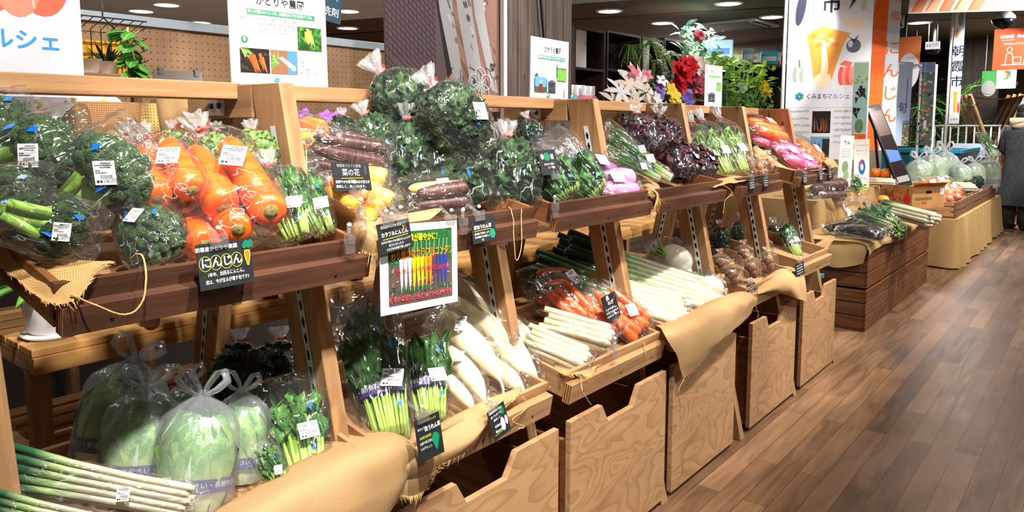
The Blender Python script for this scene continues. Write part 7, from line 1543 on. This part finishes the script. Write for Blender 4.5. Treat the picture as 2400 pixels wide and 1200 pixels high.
s = hang('arrow_sign', 'dark teal sign with a white arrow hanging right of the carrot flag', (10.500,2.285,2.418), (10.500,2.158,2.408), .60, (20, 52, 54)); s.line([(s.w * .3, s.h * .55), (s.w * .7, s.h * .2)], .02, (230, 236, 236)); s.line([(s.w * .7, s.h * .45), (s.w * .7, s.h * .2), (s.w * .25, s.h * .2)], .02, (230, 236, 236)); s.flush()
s = hang('pickup_sign', 'orange red pick up counter sign with white figures at the right photo edge', (11.000,1.275,1.986), (11.000,0.775,1.958), .50, (232, 84, 38)); w, h = s.w, s.h; s.text('CAINZ', w * .27, h * .80, .046, M_WHITE, bold=.003); s.text('PickUp', w * .62, h * .80, .050, M_WHITE, bold=.003); s.line([(w * .16, h * .72), (w * .43, h * .72)], .005, M_WHITE); s.scrawl(w * .2, h * .6, w * .55, .028, M_WHITE, 2)
for cx, cz in ((.34, .30), (.72, .24)): s.oval(w * cx, h * (cz + .18), .03, .036, M_WHITE); s.oval(w * cx, h * (cz + .18), .022, .028, (232, 84, 38)); s.line([(w * (cx - .08), h * .12), (w * (cx - .06), h * (cz + .08)), (w * cx, h * (cz + .11)), (w * (cx + .06), h * (cz + .08)), (w * (cx + .08), h * .12)], .008, M_WHITE)
s.line([(w * .18, h * .12), (w * .86, h * .12)], .010, M_WHITE); s.line([(w * .42, h * .3), (w * .58, h * .3), (w * .58, h * .16), (w * .42, h * .16), (w * .42, h * .3)], .008, M_WHITE); s.flush()
s = hang('bank_sign', 'white sign with a red and green seven behind the wooden rack', (13.000,1.444,1.842), (13.000,1.203,1.835), .30, (226, 230, 230)); w, h = s.w, s.h; s.line([(w * .4, h * .8), (w * .62, h * .8), (w * .5, h * .55)], .03, (224, 60, 40)); s.line([(w * .38, h * .5), (w * .5, h * .45), (w * .66, h * .6), (w * .68, h * .85)], .02, (20, 130, 90)); s.line([(w * .36, h * .62), (w * .62, h * .62)], .018, (240, 140, 40)); s.text('セブン銀行', w * .5, h * .2, .06, (60, 110, 90)); s.flush()
s = hang('green_flag', 'green and grey hanging flag left of the white seven sign', (13.200,1.651,1.856), (13.200,1.466,1.851), .26, (60, 150, 70)); s.oval(s.w / 2, 0, s.w * .5, s.h * .45, (150, 154, 156)); s.flush()
s = Sign('hanging_cloth_banner', 'wide white cloth banner with orange drawings across the upper right corner', 'banner', (7.600,1.558,2.315), (7.600,0.451,2.246), .55, (226, 220, 208), .006); w, h = s.w, s.h
for k in range(5): s.poly([(w * (.02 + .1 * k), h * .02), (w * (.10 + .1 * k), h * .02), (w * (.18 + .1 * k), h * .5), (w * (.10 + .1 * k), h * .5)], [(232, 150, 110), (240, 190, 160)][k % 2]); s.line([(w * (.03 + .1 * k), h * .04), (w * (.13 + .1 * k), h * .45)], .012, (226, 120, 80))
for k in range(9): s.line([(w * (.5 + .05 * k), h * .05), (w * (.53 + .05 * k), h * .18), (w * (.55 + .05 * k), h * .08)], .006, (150, 140, 120))
s.flush()
t = thing('dome_camera', 'black and silver dome camera hanging near the top right corner', 'camera', (9.000,0.974,2.295)); t.location.z += .02; z = 2.69 - t.location.z; MB().tube([(0, 0, .13), (0, 0, z)], .012, 8).build('stem', M_METAL, t); MB().lathe([(.105, .05), (.10, .08), (.06, .125), (.02, .135), (.001, .135)], 24).build('housing', flat((150, 152, 156), .25), t); MB().lathe([(.001, -.05), (.05, -.035), (.09, .0), (.105, .05), (.001, .05)], 24).build('dome', flat((14, 14, 16), .15), t)
t = thing('dome_camera', 'small dark dome camera behind the white hanging sign plate', 'camera', (12.000,2.108,2.362)); z = 2.69 - t.location.z; MB().tube([(0, 0, .05), (0, 0, z)], .02, 8).build('stem', M_WHITE, t); MB().lathe([(.001, -.07), (.07, -.04), (.10, .02), (.04, .06), (.001, .06)], 20).build('dome', flat((16, 16, 18), .15), t)
M_PALM = leafmat('palm_leaf', (26, 62, 34), (70, 116, 64), (90, 130, 80), 20)
for k, (x, y, hgt, lb) in enumerate([(12.75, 2.0, .85, 'dark green palm behind the harvest poster'), (13.45, 1.95, .62, 'dark green palm behind the white bags'), (13.4, 2.62, .72, 'dark green palm before the far wood column')]):
    t = thing('palm_plant', lb, 'plant', (x, y, 0), group='palms by the poster rack'); m, m2 = MB(), MB(); r = random.Random(k + 70); MB().lathe([(.13, 0), (.17, .3), (.001, .28)], 20).build('pot', M_CUBE, t); MB().tube([(0, 0, .28), (.01, 0, .8), (0, 0, 1.6)], .03, 8).build('trunk', M_CUBE, t)
    for j in range(30):
        a = r.uniform(0, 6.28); d = V((math.cos(a), math.sin(a), r.uniform(.4, 2.0))).normalized(); b = V((r.gauss(0, .03), r.gauss(0, .03), r.uniform(.5, 1.6))); pts = [b + d * L_ + V((0, 0, -.5 * L_ * L_)) for L_ in (0, hgt * .35, hgt * .7, hgt)]; m2.tube(pts, .006, 4)
        for q in range(12):
            p = crom(pts, .25 + .06 * q); sd = V((-d.y, d.x, .2)).normalized() * (1 if q % 2 else -1); m.leaf(p, sd + d * .9, (0, 0, 1), .24, .016, .4, 0, .1, 2, 4)
    m.build('fronds', M_PALM, t); m2.build('stems', M_STEM, t)
t = thing('garden_fence_rack', 'grey metal rack with upright bars behind the narrow flag', 'rack', (12.4, 1.75, 0)); m = MB()
for k in range(10): m.tube([(.0, -.45 + .1 * k, .1), (.0, -.45 + .1 * k, 1.3)], .012, 6)
for z in (.1, .7, 1.3): m.tube([(0, -.47, z), (0, .47, z)], .016, 6)
m.build('bars', flat((150, 150, 146), .4), t); MB().box(-.03, -.02, -.3, .1, .85, 1.05).build('hung_plate', flat((190, 200, 220)), t)
t = thing('folding_bag_rack', 'pale wooden folding rack of crossed slats at the right photo edge', 'rack', (12.400,1.342,1.031)); z0 = t.location.z; m = MB(); dx = V((.22, -.97, 0))
for k in range(4):
    o = V((.20 * k, .09 * k, 0)); 
    for s_ in (-1, 1): a = o + dx * (.34 * s_) + V((0, 0, .72)); b = o + dx * (-.30 * s_) + V((0, 0, -z0)); MB().tube([b, a], .022, 4, smooth=False, sq=.7).build('crossed_slat', M_PINE_Z, t)
for s_ in (-1, 1): MB().tube([dx * (.34 * s_) + V((-.05, 0, .70)), dx * (.34 * s_) + V((.68, .12, .70))], .018, 6).build('top_rod', M_PINE_X, t)
MB().grid(10, 6, lambda u, v: tuple(dx * (.68 * (u - .5)) + V((.65 * v, .11 * v, .70 - .05 * math.sin(math.pi * u)))), 0).build('canvas_sling', flat((214, 190, 150), .8), t)
for k, (x, y, hgt, c, lb) in enumerate([(13.2, 1.2, 1.25, (226, 96, 40), 'orange panel stand behind the wooden folding rack'), (13.5, .75, 1.35, (206, 50, 110), 'pink display stand behind the wooden folding rack'), (13.0, 1.5, 1.2, (170, 210, 200), 'pale green display stand behind the wooden folding rack')]):
    t = thing('floor_display', lb, 'display', (x, y, 0), group='displays far behind'); MB().box(-.05, .05, -.18, .18, .05, hgt).build('panel', flat(c, .5), t); MB().box(-.2, .2, -.2, .2, 0, .0495).build('foot', M_BLACK, t); MB().box(-.14, -.0505, -.15, .15, .3, .6).build('shelf_box', M_WHITE, t)

# ------------------------------------------------------------------ shopper at the right edge, seen from behind
M_COAT = speck('dark_wool_coat', (44, 46, 50), (62, 64, 68), 40, .85, .4, 200); M_HOOD = speck('beige_fleece_hood', (186, 164, 132), (214, 194, 162), 60, .9, .4); M_HAIR = speck('black_hair', (16, 13, 12), (34, 28, 26), 60, .5, .3, 200, (1, 1, .2)); M_SKIN = speck('skin', (206, 156, 130), (222, 176, 150), 20, .5, .05, sss=.1); M_TROUSER = speck('dark_trousers', (52, 50, 46), (66, 62, 58), 40, .85, .2); M_SHOE = flat((28, 26, 26), .5)
P0 = (11.15, .93, 0)
t = thing('person', 'person in long dark coat with beige hood at the right photo edge, holding greens', 'person', P0, (0, 0, math.radians(-20)))
def skin_body(name, verts, edges, rad, mat, parent, sub=2):
    me = bpy.data.meshes.new(name); me.from_pydata(verts, edges, []); o = bpy.data.objects.new(name, me); COL.objects.link(o); o.parent = parent
    me.materials.append(mat); sk = o.modifiers.new('skin', 'SKIN'); sk.use_smooth_shade = True
    for i, r in enumerate(rad): me.skin_vertices[0].data[i].radius = (r, r) if not isinstance(r, tuple) else r; me.skin_vertices[0].data[i].use_root = (i == 0)
    s = o.modifiers.new('sub', 'SUBSURF'); s.levels = sub; s.render_levels = sub; return o
# local x forward (facing the far shelves), y left
vb = [(0, 0, .84), (0, 0, .98), (.01, 0, 1.15), (.02, 0, 1.27), (.03, 0, 1.345), (.045, 0, 1.41), (.06, 0, 1.475), (.055, 0, 1.52),
      (0, .085, .76), (.02, .09, .44), (-.02, .09, .09), (.0, -.085, .76), (.02, -.09, .44), (-.02, -.09, .09), (.03, .16, 1.25), (.05, .215, 1.02), (.19, .17, .93), (.25, .14, .95), (.03, -.16, 1.25), (.05, -.215, 1.02), (.19, -.17, .93), (.25, -.14, .95), (.11, .10, .05), (.11, -.10, .05)]
eb = [(0, 1), (1, 2), (2, 3), (3, 4), (4, 5), (5, 6), (6, 7), (0, 8), (8, 9), (9, 10), (0, 11), (11, 12), (12, 13), (3, 14), (14, 15), (15, 16), (16, 17), (3, 18), (18, 19), (19, 20), (20, 21), (10, 22), (13, 23)]
rb = [.13, .12, (.11, .14), (.10, .15), .06, .055, .095, .085, .085, .06, .042, .085, .06, .042, .05, .04, .032, .024, .05, .04, .032, .024, .035, .035]
skin_body('body', vb, eb, rb, M_SKIN, t)
m = MB()
def coat(u, v):
    q = 2 * math.pi * u; z = 1.345 - 1.03 * v; pr = [(0, .075), (.04, .15), (.10, .205), (.25, .195), (.42, .185), (.6, .205), (.85, .245), (1, .262)]; r = interp(pr, v); fx = .66 + .1 * v
    f = 1 + .05 * math.sin(q * 5 + 1) * v + .03 * noise.noise(V((math.cos(q) * 2, math.sin(q) * 2, z * 4)))
    return (.02 - .01 * v + r * fx * math.cos(q) * f, r * math.sin(q) * f, z)
m.grid(44, 30, coat, 0, True); m.build('coat', M_COAT, t)
for sg in (1, -1): MB().tube([(.03, .15 * sg, 1.285), (.045, .20 * sg, 1.16), (.05, .235 * sg, 1.02), (.13, .21 * sg, .955), (.215, .165 * sg, .94)], [.075, .068, .062, .058, .050], 16).build('coat_sleeve', M_COAT, t)
MB().grid(28, 10, lambda u, v: (-.035 - .05 * math.sin(math.pi * v) + (.10 - .03 * v) * math.cos(6.283 * u), (.13 - .03 * v) * math.sin(6.283 * u) * (1 - .25 * v), 1.40 - .11 * v + .02 * math.sin(6.283 * u * 2) * v), 0, True).ball((-.09, 0, 1.32), (.06, .10, .06), 18, 12, 0, .15).build('hood', M_HOOD, t)
MB().ball((.045, 0, 1.50), (.098, .092, .108), 24, 18, 0, .06).ball((.01, 0, 1.43), (.07, .085, .08), 18, 12, 0, .1).build('hair', M_HAIR, t)
fm = MB(); fm.ball((.158, 0, 1.475), (.02, .012, .018), 10, 8, 0); fm.ball((.142, .034, 1.495), (.010, .011, .008), 8, 6, 1); fm.ball((.142, -.034, 1.495), (.010, .011, .008), 8, 6, 1); fm.ball((.145, 0, 1.435), (.008, .024, .006), 10, 6, 2); fm.ball((.05, .098, 1.475), (.018, .010, .028), 10, 8, 0); fm.ball((.05, -.098, 1.475), (.018, .010, .028), 10, 8, 0); fm.build('face', [M_SKIN, flat((30, 24, 22)), flat((176, 96, 90))], t)
for sg in (1, -1):
    MB().tube([(0, .09 * sg, .40), (.01, .09 * sg, .25), (-.015, .09 * sg, .06)], [.085, .078, .068], 16).build('trouser_leg', M_TROUSER, t)
    MB().ball((.05, .095 * sg, .035), (.13, .05, .038), 18, 10).ball((-.02, .092 * sg, .06), (.06, .046, .05), 14, 10).build('shoe', M_SHOE, t)
    hb = [(.225, .16 * sg, .945), (.265, .145 * sg, .95), (.29, .135 * sg, .955)]; vv = [hb[0], hb[1]]; ee = [(0, 1)]; rr_ = [.026, .03]
    for k in range(4):
        o = (k - 1.5) * .017; L_ = [.030, .036, .034, .026][k]; n = len(vv); vv += [(.285, .14 * sg, .955 + o), (.285 + L_, .128 * sg, .957 + o), (.285 + L_ * 1.25, .105 * sg, .957 + o), (.285 + L_ * .9, .088 * sg, .955 + o)]; ee += [(1, n), (n, n + 1), (n + 1, n + 2), (n + 2, n + 3)]; rr_ += [.0095, .009, .0085, .007]
    n = len(vv); vv += [(.25, .128 * sg, .975), (.272, .108 * sg, .985), (.295, .098 * sg, .982)]; ee += [(0, n), (n, n + 1), (n + 1, n + 2)]; rr_ += [.012, .010, .008]
    skin_body('hand', vv, ee, rr_, M_SKIN, t, 1)
put(NI, (11.050,1.174,0.911), (11.150,1.362,1.191), 'bagged onion greens held up by the person in the dark coat', 'held greens', wid=1.6, dep=1.4)

# lettering becomes plain meshes, one per line of print (one per band on the vegetable bands)
DG = bpy.context.evaluated_depsgraph_get(); TXT = {}; JOIN = {}
for o in [q for q in SC.objects if q.type == 'FONT']:
    JOIN.setdefault((o.parent.name, o.name.split('.')[0] if o.name.startswith('band') else o.name), []).append(o)
for (pn, nm), os_ in JOIN.items():
    key = tuple((o.data.name, tuple(round(c, 4) for r in o.matrix_basis for c in r)) for o in os_); par = os_[0].parent
    if key not in TXT:
        mb = MB(); mats = []
        for o in os_:
            me = bpy.data.meshes.new_from_object(o.evaluated_get(DG)); m = o.data.materials[0]
            if m not in mats: mats.append(m)
            mb.add([v.co.copy() for v in me.vertices], [tuple(p.vertices) for p in me.polygons], mats.index(m), False, None, o.matrix_basis.copy()); bpy.data.meshes.remove(me)
        n = mb.build(os_[0].name.split('.')[0], mats, par); TXT[key] = n.data
    else:
        n = bpy.data.objects.new(os_[0].name.split('.')[0], TXT[key]); COL.objects.link(n); n.parent = par
    for o in os_: bpy.data.objects.remove(o)
